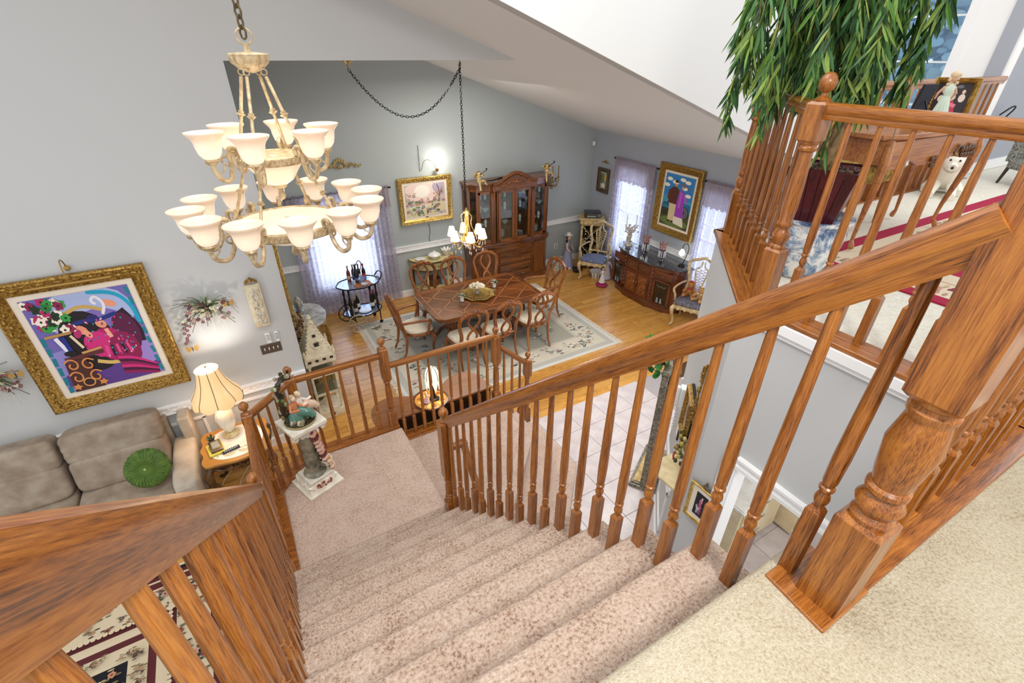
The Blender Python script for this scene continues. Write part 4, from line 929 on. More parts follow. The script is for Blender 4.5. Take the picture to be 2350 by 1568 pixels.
for i in range(9): x = (i - 4) * .035; b.ball((x, -.275, 2.30 - abs(x) * .4), .02, 6, sc=(.7, 1, 1.6))
b.part('arched_crown', chx, t)
b = B(); rr_ = random.Random(6)
for s in (-1, 1):
    b.tube(smoothp([(s * .03, -.295, 2.12), (s * .12, -.3, 2.18), (s * .2, -.295, 2.1), (s * .34, -.295, 2.08)], 2), .013, 6)
    for i in range(6): b.ball((s * (.06 + i * .05), -.295, 2.12 + .03 * (-1) ** i), .018, 6, sc=(1, .6, .8))
    for i in range(4): b.ball((s * .46, -.235, 1.98 - i * .035), .024 - i * .004, 6)
b.ball((0, -.3, 2.15), .035, 8); b.part('carving', chair_w, t)
# doors with glass
def gdoor(x, wdt, y, rz, arched=False):
    b = B(); w2 = wdt / 2
    b.box((-w2 + .02, 0, 0), (.04, .025, 1.02)); b.box((w2 - .02, 0, 0), (.04, .025, 1.02)); b.box((0, 0, -.49), (wdt, .025, .05)); b.box((0, 0, .49), (wdt, .025, .05))
    if arched: b.plate([(-w2, .40), (w2, .40 if x > 0 else .47), (w2, .52), (-w2, .52)] if x > 0 else [(-w2, .47), (w2, .40), (w2, .52), (-w2, .52)], -.0125, .0125) if False else None
    d = b.part('door', chz, t, (x, y, 1.48), (0, 0, rz)); g = B(); g.box((0, 0, 0), (wdt - .07, .004, .95)); g.part('glass', GL, d)
    g = B(); g.ball((w2 - .02 if x < 0 else -w2 + .02, -.02, 0), .01, 8); g.tube([(w2 - .02 if x < 0 else -w2 + .02, -.02, -.04), (w2 - .02 if x < 0 else -w2 + .02, -.02, .04)], .004, 6); g.part('handle', brass, d)
gdoor(-.19, .34, -.232, R(-2)); gdoor(.19, .34, -.232, R(2)); gdoor(-.63, .3, -.175, R(0)); gdoor(.63, .3, -.175, R(0))
b = B(); b.box((-hw + .012, .08, 1.48), (.006, .18, 1.0)); b.box((hw - .012, .08, 1.48), (.006, .18, 1.0)); b.part('side_glass', GL, t)
b = B(); [b.prism([(x * .96, y * .85) for x, y in up_], z, z + .008) for z in (1.25, 1.55, 1.8)]; b.part('glass_shelf', glassmat('shelf_glass', '#c8dcd4', .12), t)
b = B()
for k, (z, hh) in enumerate(((.70, .12), (.54, .14), (.36, .16), (.2, .13))): 
    d = B(); d.box((0, 0, 0), (.74, .02, hh - .015)); dd = d.part('drawer', chx, t, (0, -.285, z + .02), bevel=.006)
    for s in (-1, 1):
        g = B(); g.tube(smoothp([(-.05, -.014, .0), (-.02, -.03, -.018), (.02, -.03, .0), (.05, -.014, .012)], 2), .005, 6); g.part('handle', chrome, dd, (s * .2, 0, 0))
for s in (-1, 1):
    d = B(); d.box((0, 0, 0), (.26, .02, .66)); d.box((0, -.012, 0), (.18, .012, .56)); d.part('door', chz, t, (s * .62, -.215, .47), (0, 0, 0), bevel=.006)
    d = B(); [d.ball((0, 0, .3 - i * .05), .022, 6, sc=(.8, .7, 1)) for i in range(10)]; d.part('corner_carving', chair_w, t, (s * .43, -.25, .45))
# contents: plates, cups, bowls
ORD = ['bottom', 'second from the bottom', 'third from the bottom', 'fourth from the bottom', 'third from the top', 'second from the top', 'topmost']
ORD4 = ['bottom', 'second from the bottom', 'second from the top', 'topmost']
rr_ = random.Random(31); plate_b = B('#dfe9e2'); plate_b.lathe([(.03, 0), (.08, .008), (.095, .018), (.08, .012), (.0001, .006)], 18)
pm = plate_b.mesh('plate', VG); bb_ = B('#cfd8d0'); bb_.lathe([(.02, 0), (.03, .005), (.06, .04), (.075, .07), (.07, .068), (.02, .012)], 16); bm_ = bb_.mesh('bowl', VG)
gb = B('#2e8a4a'); gb.lathe([(.02, 0), (.03, .005), (.055, .03), (.065, .055), (.06, .055), (.02, .012)], 16); gm_ = gb.mesh('green_bowl', mat('green_glass', '#3a9a5c', .1, coat=.5))
cb = B('#efeade'); cb.lathe([(.02, 0), (.03, .03), (.022, .06), (.035, .1), (.028, .13), (.012, .15), (.0001, .16)], 14); cm_ = cb.mesh('figurine', VG)
def inst(me, name, loc, lab, cat, grp, rot=(0, 0, 0)):
    o = bpy.data.objects.new(name, me); COL.objects.link(o); o.location = loc; o.rotation_euler = rot; return tag(o, lab, cat, grp)
for i in range(7): inst(pm, 'plate', (CX - .63, CY - .03, .967 + i * .013), 'green rimmed plate, ' + ORD[i] + ' of the pile behind the cabinet left door', 'plate', 'plates piled in the left of the cabinet')
for i in range(7): inst(pm, 'plate', (CX + .2, CY - .06, .967 + i * .013), 'pale plate, ' + ORD[i] + ' of the pile behind the right middle cabinet door', 'plate', 'plates piled in the middle of the cabinet')
for i in range(4): inst(bm_, 'bowl', (CX + .62, CY - .03, .967 + i * .03), 'pale bowl, ' + ORD4[i] + ' of the pile behind the cabinet right door', 'bowl', 'bowls piled in the right of the cabinet')
for i in range(4): inst(bm_, 'bowl', (CX - .18, CY - .0, .967 + i * .03), 'pale bowl, ' + ORD4[i] + ' of the pile behind the left middle cabinet door', 'bowl', 'bowls piled in the middle of the cabinet')
inst(gm_, 'green_bowl', (CX - .3, CY - .14, .967), 'green glass bowl low behind the left middle door of the china cabinet', 'bowl', None)
for i, (x, z, w2) in enumerate([(x, z, 0) for z in (1.259, 1.559, 1.809) for x in (-.68, -.56, -.26, -.12, .1, .24, .58, .7)]):
    inst(cm_ if (i * 7) % 3 else bm_, 'figurine' if (i * 7) % 3 else 'bowl', (CX + x, CY - .04, z), 'white china piece at the ' + ('left' if i % 2 == 0 else 'right') + ' of the ' + ['lowest', 'middle', 'top'][i // 8] + ' shelf behind the ' + ['left', 'left middle', 'right middle', 'right'][i % 8 // 2] + ' door', 'china', 'china on the glass shelves of the cabinet')
# cherubs
def cherub(loc, rz, lab):
    t = thing('cherub_figurine', lab, 'figurine', loc, rz); b = B()
    b.ball((0, 0, .1), .045, 10, sc=(1, .85, 1.35)); b.ball((0, -.005, .2), .036, 10); b.tube([(0, 0, .14), (0, 0, .18)], .018, 8)
    b.tube([(-.02, -.02, .06), (-.05, -.09, .06), (-.05, -.11, -.06), (-.05, -.13, -.08)], [.026, .024, .017, .014], 8); b.tube([(.02, -.02, .06), (.06, -.08, .08), (.1, -.08, .02), (.11, -.1, .0)], [.026, .024, .017, .013], 8)
    b.tube([(-.035, 0, .15), (-.07, -.03, .15), (-.02, -.07, .19)], [.016, .014, .011], 8); b.tube([(.035, 0, .15), (.08, -.03, .17), (.05, -.06, .21)], [.016, .014, .011], 8); b.part('body', mat('gilded_figure', '#a98a50', .4, .3, '#e6d2a0', 30), t)
    b = B(); [b.ball((.03 * cos(a), .006 + .022 * sin(a), .222 + .01 * (i % 2)), .014, 6) for i, a in enumerate([k * .7 for k in range(9)])]; b.part('hair', gold_d, t)
    b = B(); b.tube([(0, -.04, .195), (.09, -.12, .27)], .006, 6); b.lathe([(.006, 0), (.01, .02), (.026, .035)], 10, (.09, -.12, .265)); b.part('trumpet', iron, t)
    b = B(); [b.ball((s * .05, .035, .16), .035, 8, sc=(1.1, .3, 1.3)) for s in (-1, 1)]; b.part('wings', gold, t)
cherub((4.08, 8.2, 2.155), R(10), 'gilded cherub with trumpet sitting on the left top of the china cabinet'); cherub((5.6, 8.2, 2.155), R(-10), 'gilded cherub with trumpet sitting on the right top of the china cabinet')
t = thing('candle_sconce', 'gilded candelabra sconce with tall candles on the wall right of the china cabinet', 'candelabra', (5.98, 8.6, 1.95))
b = B(); rr_ = random.Random(2)
for s in (-1, 0, 1): b.tube(smoothp([(0, .05, -.1), (s * .1, -.03, -.14), (s * .17, -.06, 0), (s * .15, -.06, .06)], 2), .01, 6); b.lathe([(.015, 0), (.03, .015), (.012, .02)], 8, (s * .15, -.06, .06))
for i in range(26): b.ball((rr_.uniform(-.16, .16), rr_.uniform(-.06, .04), rr_.uniform(-.16, .06)), .018, 6)
b.part('branches', gold_d, t); b = B('#8a6a34'); [b.tube([(s * .15, -.06, .07), (s * .15, -.06, .3)], .011, 8) for s in (-1, 0, 1)]; b.part('candles', VC, t)
b = B(); b.tube(smoothp([(-.18, .0, .02), (-.05, -.06, .03), (.12, -.05, .06), (.2, .02, .03), (.1, .05, .015)], 2), .012, 6); tag(b.part('ribbon_scroll', iron, None, (4.5, 8.35, 2.15)), 'dark scrolled metal ornament lying on top of the china cabinet', 'ornament')

# demilune table ---------------------------------------------------
cream_y = mat('painted_yellow_wood', '#c9b878', .4, c2='#ddd09a', ns=8); dkedge = mat('dark_painted_edge', '#4a3420', .4)
DX, DY = 3.18, YD - .03
t = thing('half_round_table', 'yellow painted half round wall table with dark edges under the landscape', 'table', (DX, DY, 0))
def half(r, dy=0, n=24): return [(r * cos(a), -r * .82 * sin(a) + dy) for a in [pi * i / n for i in range(n + 1)]]
b = B(); b.prism([(x, y) for x, y in half(.47)][::-1], .765, .785); b.part('tabletop', cream_y, t)
b = B(); b.tube([(x, y, .775) for x, y in half(.475)], .012, 8); b.part('edge', dkedge, t)
b = B(); b.prism(half(.44)[::-1], .60, .765); b.part('apron', cream_y, t)
b = B(); b.tube([(x, y, .6) for x, y in half(.445)], .01, 8); b.tube([(x, y, .745) for x, y in half(.442)], .004, 6); b.part('beading', dkedge, t)
b = B('#6a5a3a'); rr_ = random.Random(5)
for i in range(40):
    a = pi * rr_.choice([.22, .27, .32, .78, .73, .83]) + rr_.uniform(-.12, .12); b.C(rr_.choice(['#6a6a3a', '#8a4a30', '#3a3a2a', '#a08a50'])); b.ball((.442 * cos(a), -.363 * sin(a), .68 + rr_.uniform(-.05, .05)), .012, 5)
b.part('painted_flowers', VC, t)
b = B(); [b.tube([(.446 * cos(a), -.366 * sin(a), .61), (.446 * cos(a), -.366 * sin(a), .74)], .006, 6) for a in (pi * .33, pi * .67)]; b.part('drawer_seams', dkedge, t)
b = B(); b.ball((0, -.385, .68), .013, 8); b.part('knob', iron, t)
b = B(); b.prism(half(.4)[::-1], .19, .21); b.part('shelf', cream_y, t)
for a in (.05, .33, .67, .95):
    x, y = .42 * cos(pi * a), -.34 * sin(pi * a) - .01
    b = B(); b.tube([(x, y, .6), (x, y, .0)], [.022, .014], 8); b.part('leg', cream_y if a in (.33, .67) else dkedge, t)
def lath(name, lab, cat, loc, pr, c, m_=None, grp=None, **k): b = B(c); b.lathe(pr, 20, **k); return tag(b.part(name, m_ or VG, None, loc), lab, cat, grp)
lath('dish', 'low scalloped white dish on the left of the half round table', 'dish', (DX - .28, DY - .15, .786), [(.05, 0), (.085, .015), (.1, .03), (.08, .035), (.0001, .025)], '#f2f0ea', lobes=8, la=.05)
t = thing('tureen', 'white lidded china tureen in the middle of the half round table', 'dish', (DX, DY - .2, .786)); b = B('#f2f0ea'); b.lathe([(.05, 0), (.06, .01), (.04, .02), (.11, .055), (.125, .08), (.12, .085)], 24); b.part('bowl', VG, t)
b = B('#f5f3ee'); b.lathe([(.12, .085), (.11, .1), (.06, .125), (.02, .135), (.012, .145), (.018, .155), (.0001, .165)], 24); b.part('lid', VG, t)
t = thing('napkin_bowl', 'cream footed bowl holding folded white napkins on the half round table', 'bowl', (DX + .27, DY - .16, .786)); b = B('#e6dcc8'); b.lathe([(.07, 0), (.03, .015), (.07, .05), (.075, .09), (.07, .09), (.03, .03)], 20); b.part('bowl', VG, t)
b = B('#f6f4ee'); [b.add([(.02 * cos(a), .02 * sin(a), .06), (.09 * cos(a - .35), .09 * sin(a - .35), .12), (.11 * cos(a), .11 * sin(a), .16), (.09 * cos(a + .35), .09 * sin(a + .35), .12)], [(0, 1, 2, 3)], 0, False) for a in [k * pi / 4 for k in range(8)]]; b.part('napkin', VC, t)
t = thing('wicker_basket', 'brown wicker basket on the lower shelf of the half round table', 'basket', (DX - .05, DY - .15, .211)); b = B('#7a4a26'); b.lathe([(.1, 0), (.13, .1), (.14, .16), (.125, .155), (.09, .01)], 20, lobes=20, la=.03); b.part('bowl', VC, t)
b = B('#8a5a30'); b.tube([(.13 * cos(a), 0, .15 + .15 * sin(a)) for a in [pi * i / 10 for i in range(11)]], .01, 6); b.part('handle', VC, t)
lath('ginger_jar', 'small blue and white jar on the lower shelf beside the wicker basket', 'jar', (DX + .14, DY - .2, .211), [(.035, 0), (.05, .03), (.05, .1), (.035, .12), (.04, .14), (.0001, .15)], '#8fa6cc')
lath('white_bowl', 'white china bowl on the right of the lower shelf of the half round table', 'bowl', (DX + .28, DY - .14, .211), [(.04, 0), (.03, .02), (.07, .06), (.08, .1), (.07, .1), (.02, .03)], '#e8ecec')

# bar cart ---------------------------------------------------------
t = thing('bar_cart', 'black scrolled bar cart with pale trays and a big spoked wheel before the window', 'cart', (1.55, 7.98, 0), R(6))
tray = mat('mirrored_tray', '#b8c6dc', .12, .6, '#8a90a8', 30)
def oval(w, h, sc=.02, n=40): return [(w * cos(2 * pi * i / n) * (1 + sc * cos(8 * 2 * pi * i / n)), h * sin(2 * pi * i / n) * (1 + sc * cos(8 * 2 * pi * i / n))) for i in range(n)]
for z, w2, h2 in ((.80, .37, .27), (.26, .34, .24)):
    b = B(); b.prism(oval(w2, h2), z, z + .012); b.part('tray', tray, t)
    b = B(); b.tube([(x, y, z + .012) for x, y in oval(w2 * 1.01, h2 * 1.01)], .012, 6, closed=True); b.part('tray_rim', iron, t)
for sx in (-1, 1):
    for sy in (-1, 1):
        b = B(); b.lathe([(.012, 0), (.02, .03), (.03, .1), (.02, .2), (.014, .26), (.026, .32), (.014, .4), (.02, .5), (.014, .53)], 10, (sx * .24, sy * .16, .27)); b.part('post', black, t)
def wheel(r):
    b = B(); b.tube([(r * cos(a), 0, r * sin(a)) for a in [2 * pi * i / 28 for i in range(28)]], .009, 6, closed=True); [b.tube([(0, 0, 0), (r * cos(a), 0, r * sin(a))], .005, 6) for a in [2 * pi * i / 8 for i in range(8)]]; b.lathe([(.02, -.015), (.02, .015)], 10); return b
wheel(.165).part('wheel', mat('brass_wheel', '#c8bc94', .35, .5), t, (-.2, -.25, .168)); wheel(.165).part('wheel', iron, t, (-.2, .25, .168))
b = B(); b.tube([(-.2, -.25, .168), (-.2, .25, .168)], .009, 8); b.tube([(-.2, -.15, .168), (-.2, -.15, .26)], .01, 6); b.tube([(-.2, .15, .168), (-.2, .15, .26)], .01, 6); b.part('axle', iron, t)
for sy in (-1, 1):
    b = B(); b.tube([(.26, sy * .16, .26), (.26, sy * .16, .08)], .01, 8); b.ball((.26, sy * .16, .035), .035, 10, sc=(1, .5, 1)); b.part('caster', iron, t)
b = B(); b.tube(smoothp([(.35, -.12, .82), (.42, -.1, .92), (.42, .1, .92), (.35, .12, .82)], 3), .011, 8); b.part('handle', iron, t)
bp_ = [(.036, 0), (.038, .01), (.038, .16), (.03, .2), (.014, .235), (.013, .29), (.016, .292), (.016, .31), (.0001, .312)]
def bottle(x, y, z, c, lab, lc='#d9d4c4', s=1, grp=None):
    t = thing('bottle', lab, 'bottle', (x, y, z), random.Random(x * 9).uniform(0, 6), grp); b = B(c); b.lathe([(r_ * s, q * s) for r_, q in bp_], 14); b.part('glass_body', VG, t)
    b = B(lc); b.lathe([(.0388 * s, .05 * s), (.0388 * s, .12 * s)], 14, cap=False); b.part('label', VC, t)
    b = B('#8a2222' if x > 1.55 else '#b89a4a'); b.lathe([(.0165 * s, .27 * s), (.0165 * s, .314 * s), (.0001, .316 * s)], 10); b.part('cap', VC, t); return t
for i, (x, y, c, lc, lab) in enumerate(((1.36, 8.0, '#0c140e', '#d8d2c0', 'dark wine bottle on the lower tray of the cart, farthest left'), (1.50, 8.06, '#101410', '#e8e4da', 'dark wine bottle standing mid left on the lower tray of the cart'), (1.74, 7.98, '#0e1210', '#f0eee8', 'dark wine bottle with white label on the right of the lower tray'), (1.80, 8.07, '#14100e', '#b8a890', 'dark bottle behind the white labelled one on the lower tray'), (1.42, 7.90, '#2a1a12', '#cfc8bc', 'short brown bottle at the near left edge of the lower tray'))): bottle(x, y, .273, c, lab, lc)
for i, (x, y, c, lc, lab) in enumerate(((1.44, 8.12, '#8a2a24', '#d9c090', 'red bottle left in the cluster on top of the cart'), (1.53, 8.14, '#141826', '#9aa4c0', 'tall dark blue bottle in the cluster on top of the cart'), (1.62, 8.12, '#3a3426', '#e0d8c8', 'olive bottle in the middle of the cluster on top of the cart'), (1.70, 8.1, '#12141a', '#b03a34', 'black bottle with red label right in the cluster on top of the cart'))): bottle(x, y, .813, c, lab, lc, .9)
t = thing('silver_ewer', 'tall ewer with a looped handle standing among the bottles on the cart', 'ewer', (1.55, 8.03, .813)); b = B('#1a2438'); b.lathe([(.04, 0), (.02, .02), (.05, .1), (.045, .17), (.02, .24), (.018, .3), (.03, .33)], 16); b.part('body', VG, t)
b = B(); b.tube(smoothp([(.02, 0, .3), (.08, 0, .4), (.13, 0, .3), (.05, 0, .14)], 3), .007, 6); b.part('handle', iron, t)
lath('ice_bucket', 'blue and white patterned bowl on the cart tray before the bottles', 'bowl', (1.60, 7.96, .813), [(.04, 0), (.03, .02), (.07, .05), (.085, .09), (.08, .09), (.03, .03)], '#8a9ac8')
lath('saucer', 'small pale saucer at the near edge of the cart tray', 'saucer', (1.63, 7.84, .813), [(.03, 0), (.055, .01), (.06, .018), (.05, .012), (.0001, .008)], '#dcdde6')
lath('glass_tumbler', 'clear glass tumbler left of the patterned bowl on the cart', 'glass', (1.47, 7.92, .813), [(.025, 0), (.035, .08), (.032, .08), (.022, .01)], '#c4cede')
lath('serving_plate', 'round white plate in the middle of the lower cart tray', 'plate', (1.58, 7.92, .273), [(.06, 0), (.1, .01), (.11, .018), (.1, .014), (.0001, .01)], '#dfe4ec')
b = B('#a86a44'); b.box((0, 0, .004), (.3, .2, .008)); [b.ball((-.15 + i * .03, -.1, .006), .012, 6) for i in range(11)]; tag(b.part('wood_board', VC, None, (1.6, 7.88, .8125), (0, 0, R(6))), 'reddish board lying under the glasses on the cart top', 'board')

# wine rack ---------------------------------------------------------
gdw = mat('pickled_gold_wood', '#a88a50', .45, c2='#d6c08a', ns=20, bs=.3)
t = thing('wine_rack', 'gold painted wine rack with crossed shelves standing in the dining room corner', 'wine rack', (6.8, 8.12, 0), R(-38))
b = B(); 
for sx in (-1, 1):
    for sy in (-1, 1): b.box((sx * .2, sy * .15, .56), (.04, .04, 1.1)); b.ball((sx * .2, sy * .15, .03), .032, 8)
b.box((0, 0, .1), (.44, .34, .03)); b.box((0, 0, 1.04), (.44, .34, .03)); b.part('frame', gdw, t)
b = B(); b.box((0, 0, 1.11), (.5, .4, .1)); b.box((0, 0, 1.17), (.56, .46, .025)); b.part('top', gdw, t, bevel=.008)
b = B()
for k in range(2):
    z0_ = .13 + k * .44
    for s in (-1, 1): L = math.hypot(.4, .44); b.box((0, 0, z0_ + .22), (L, .28, .015), ry=s * math.atan2(.44, .4))
b.part('cross_shelves', gdw, t)
b = B('#0c0a0a'); b.box((0, .155, .56), (.38, .01, .95)); b.box((.195, 0, .56), (.008, .28, .95)); b.part('back_panel', VC, t)
k = 0
for z in (.2, .3, .36, .48, .6, .66, .74, .84, .9):
    for x in (-.11, 0, .11):
        if (k * 5) % 3 != 1:
            c_, s_ = cos(R(-38)), sin(R(-38)); px, py = x, -.02
            o = B('#14100f'); o.tube([(0, .1, 0), (0, -.08, 0), (0, -.1, 0), (0, -.16, 0)], [.034, .034, .014, .013], 8); o.C('#e0dcd4').ball((0, -.165, 0), .015, 8)
            tag(o.part('wine_bottle', VG, None, (6.8 + px * c_ - py * s_, 8.12 + px * s_ + py * c_, z), (0, 0, R(-38))), 'wine bottle lying with its neck outward in the corner wine rack', 'bottle', 'wine bottles in the corner rack')
        k += 1
t = thing('stereo', 'black compact stereo player on top of the corner wine rack', 'stereo', (6.8, 8.12, 1.184), R(-32)); b = B(); b.box((0, 0, .06), (.36, .26, .11)); b.part('case', black, t, bevel=.01)
b = B('#8a8c90'); b.box((-.03, -.132, .035), (.2, .004, .03)); b.C('#303238').box((-.03, -.132, .075), (.22, .004, .03)); b.C('#55585c').box((.13, -.132, .055), (.07, .004, .07)); b.part('front_panel', VG, t)

# throne chairs -----------------------------------------------------
blue_f = mat('blue_brocade', '#2c3550', .85, c2='#8a94b4', ns=55, bs=.3); grey_f = mat('grey_brocade', '#2a2830', .85, c2='#8c8894', ns=55, bs=.3)
pale = mat('bleached_gold_wood', '#a8895c', .45, c2='#dcc89c', ns=16, bs=.2)
def throne(lab, loc, rz, fab):
    t = thing('carved_armchair', lab, 'armchair', loc, rz)
    pl = ring_poly([(-.24, -.22), (.24, -.22), (.31, .2), (.2, .26), (-.2, .26), (-.31, .2)], 2); n = len(pl)
    b = B(); b.prism(pl, .38, .43)
    for i in range(9): x = -.24 + i * .06; b.ball((x, .245, .375 + .008 * (-1) ** i), .03, 6, sc=(1.1, .5, .9))
    b.part('seat_frame', pale, t)
    b = B(); vs = []
    for (k, z) in ((.93, .43), (.97, .455), (.92, .49), (.6, .51), (.0001, .515)): vs += [(x * k, y * k, z) for x, y in pl]
    b.add(vs, [(r_ * n + i, r_ * n + (i + 1) % n, (r_ + 1) * n + (i + 1) % n, (r_ + 1) * n + i) for r_ in range(4) for i in range(n)]); b.part('seat', fab, t)
    for s in (-1, 1):
        b = B(); b.tube([(s * (.25 + dx), .2 + dy, z) for dx, dy, z in ((0, 0, .41), (.035, .035, .36), (.03, .03, .28), (.0, .0, .16), (-.01, 0, .07), (.02, .03, .03), (.03, .045, .02))], [.035, .042, .032, .021, .018, .024, .026], 8); b.part('leg', pale, t)
        b = B(); b.tube([(s * .21, -.2, .4), (s * .21, -.22, .2), (s * .22, -.28, .01)], [.024, .02, .018], 8); b.part('leg', pale, t)
        b = B(); b.tube([tuple(v) for v in smoothp([(s * .22, -.25, .72), (s * .28, -.1, .72), (s * .33, .06, .7), (s * .34, .12, .66), (s * .3, .1, .58), (s * .29, .06, .44)], 2)], .02, 8); b.part('arm', pale, t)
    def bp(x, z): return (x, -.22 - (z - .43) * .2, z)
    b = B(); lp = [(-.2, .43), (-.2, .6), (-.17, .72), (-.22, .88), (-.25, 1.02), (-.2, 1.1), (-.1, 1.12), (0, 1.17)]; full = lp + [(-x, z) for x, z in lp[::-1][1:]]
    b.tube([tuple(v) for v in smoothp([bp(x, z) for x, z in full], 2)], .022, 8, flat=1.3); b.tube([bp(-.2, .54), bp(.2, .54)], .018, 8); b.part('back_frame', pale, t)
    b = B(); [b.ball(bp((i - 3) * .035, 1.14 + .03 * cos((i - 3) * .8)), .026, 6) for i in range(7)]; b.part('carved_crest', pale, t)
    b = B(); 
    for s in (-1, 1): b.tube([tuple(v) for v in smoothp([bp(s * .05, .56), bp(s * .06, .68), bp(s * .1, .86), bp(s * .11, .96), bp(s * .03, 1.0), bp(s * .02, 1.1)], 2)], .014, 8)
    for i in range(7):
        z = .6 + i * .05; w2 = .055 + i * .007
        for s in (-1, 1): b.tube([bp(-s * w2, z), bp(s * w2, z + .08)], .005, 5)
    b.part('lattice_splat', pale, t); return t
throne('pale gold carved armchair with blue brocade seat before the corner wine rack', (6.52, 7.55, 0), R(125), blue_f)
throne('pale gold carved armchair with grey brocade seat holding two teddy bears', (6.71, 5.02, 0), R(118), grey_f)
def teddy(loc, rz, lab, c1, bow_, s=1):
    t = thing('teddy_bear', lab, 'teddy bear', loc, rz); t.scale = (s, s, s); b = B(c1)
    b.ball((0, 0, .09), .07, 12, sc=(1, .85, 1.2)); b.ball((0, .01, .2), .06, 12); [b.ball((q * .045, .0, .25), .022, 8) for q in (-1, 1)]; b.ball((0, .06, .185), .028, 8)
    [b.tube([(q * .05, .02, .13), (q * .1, .06, .1), (q * .09, .1, .08)], [.028, .026, .024], 8) for q in (-1, 1)]; [b.tube([(q * .04, .03, .035), (q * .07, .12, .035), (q * .08, .15, .05)], [.036, .032, .034], 8) for q in (-1, 1)]; b.part('body', mat('plush_' + c1[1:], c1, .95, bs=.6, bn=120), t)
    b = B('#111111'); [b.ball((q * .022, .06, .215), .007, 6) for q in (-1, 1)]; b.ball((0, .088, .19), .01, 6); b.part('face', VG, t)
    b = B(bow_); [b.ball((q * .03, .055, .145), .022, 6, sc=(1.2, .5, .8)) for q in (-1, 1)]; b.ball((0, .0, .27), .03, 8, sc=(1.3, .8, .5)); b.part('bow', VC, t)['kind'] = 'stuff'
teddy((6.77, 5.16, .514), R(118), 'brown teddy bear with red bow, left one on the grey brocade armchair', '#a8703c', '#b01830'); teddy((6.77, 4.92, .514), R(100), 'tan teddy bear in a cream robe, right one on the grey brocade armchair', '#b98a54', '#e0d2b0', .95)
b = B(); b.lathe([(.09, 0), (.1, .02), (.05, .05), (.06, .09), (.02, .11), (.0001, .12)], 16); tag(b.part('silver_ornament', chrome, None, (6.62, 4.86, 0)), 'round silver ornament on the floor under the teddy bear armchair', 'ornament')

# sideboard ---------------------------------------------------------
SX, SY = 6.80, 6.26
t = thing('sideboard', 'bow fronted mahogany sideboard with black marble top against the right wall', 'sideboard', (SX, SY, 0), R(-90))
def sbp(w, d, k=0): return [(-w, .24), (w, .24), (w + .0, .1), (w - .05, -.06), (w - .2, -.19 - k), (.36, -.24 - d), (.33, -.27 - d), (-.33, -.27 - d), (-.36, -.24 - d), (-w + .2, -.19 - k), (-w + .05, -.06), (-w, .1)]
b = B(); b.prism(sbp(.84, 0), .1, .86); b.part('carcass', sdx, t)
b = B(); b.prism(sbp(.87, .03), 0, .1); b.prism(sbp(.86, .015), .1, .125); b.prism(sbp(.86, .02), .84, .87); [b.ball((x, -.285, .835), .012, 6) for x in [-.33 + .03 * i for i in range(23)]]; b.part('moulding', sdx, t, bevel=.006)
b = B(); b.prism(sbp(.9, .05), .87, .9); b.part('marble_top', marble_k, t, bevel=.008)
burl = mat('burl_wood', '#5a2a14', .3, c2='#9a5a30', ns=18, coat=.5)
for s in (-1, 1):
    d = B(); d.box((0, 0, 0), (.31, .02, .46)); d.part('door', sdx, t, (s * .16, -.28, .38), bevel=.006); 
    d = B(); d.box((0, 0, 0), (.21, .02, .34)); o = d.part('door_panel', burl, t, (s * .16, -.287, .38), bevel=.008)
    d = B(); d.tube([(0, 0, -.04), (0, -.02, 0), (0, 0, .04)], .006, 6); d.part('handle', brass, t, (s * .03, -.3, .4))
    for k, (z, hh) in enumerate(((.74, .15),)):
        d = B(); d.box((0, 0, 0), (.3, .02, .15)) if s < 0 else d.box((0, 0, 0), (.3, .02, .15))
        dd = d.part('drawer', sdx, t, (s * .16, -.28, .73), bevel=.005); g = B(); g.tube(smoothp([(-.035, 0, .01), (0, -.03, -.01), (.035, 0, .01)], 2), .006, 6); g.ball((-.035, -.004, .01), .012, 6); g.ball((.035, -.004, .01), .012, 6); g.part('handle', brass, dd, (0, -.01, 0))
    a = R(s * 27); x, y = s * .6, -.205
    d = B(); d.box((0, 0, 0), (.38, .02, .14)); dd = d.part('drawer', sdx, t, (x - s * .0, y - .01, .73), (0, 0, a * .35), bevel=.005); g = B(); g.tube(smoothp([(-.03, 0, .01), (0, -.03, -.01), (.03, 0, .01)], 2), .006, 6); g.part('handle', brass, dd, (0, -.012, 0))
    d = B(); d.box((-.17, 0, 0), (.04, .025, .5)); d.box((.17, 0, 0), (.04, .025, .5)); d.box((0, 0, .235), (.38, .025, .03)); d.box((0, 0, -.235), (.38, .025, .03)); dd = d.part('glass_door', sdx, t, (x, y - .015, .38), (0, 0, a * .35), bevel=.004)
    g = B('#07080a'); g.box((0, .008, 0), (.31, .006, .45)); g.part('dark_glass', mat('dark_glass', '#0a0c10', .06, coat=1), dd)
    g = B(); g.tube(smoothp([(-.1, -.006, .16), (-.05, -.006, .12), (0, -.006, .15), (.05, -.006, .12), (.1, -.006, .16)], 1), .004, 5)
    [g.lathe([(.02, 0), (.03, .02), (.018, .05), (.02, .08), (.012, .1), (.0001, .11)], 10, (q, -.004, -.2), sy=.4) for q in (-.05, .03)]; g.part('figurines', mat('dim_porcelain', '#8a9498', .3), dd)['kind'] = 'stuff'
    d = B(); [d.ball((0, 0, .8 - i * .08), .026, 6, sc=(.8, .6, 1.4)) for i in range(8)]; d.part('pilaster_carving', sdx, t, (s * .37, -.27, 0))
t = thing('candelabra', 'white floral porcelain candelabra with tall candles on the left of the sideboard', 'candelabra', (6.84, 6.93, .9)); b = B()
b.lathe([(.09, 0), (.07, .03), (.03, .06), (.035, .14), (.05, .2), (.03, .28), (.02, .36)], 14, lobes=5, la=.15); rr_ = random.Random(3)
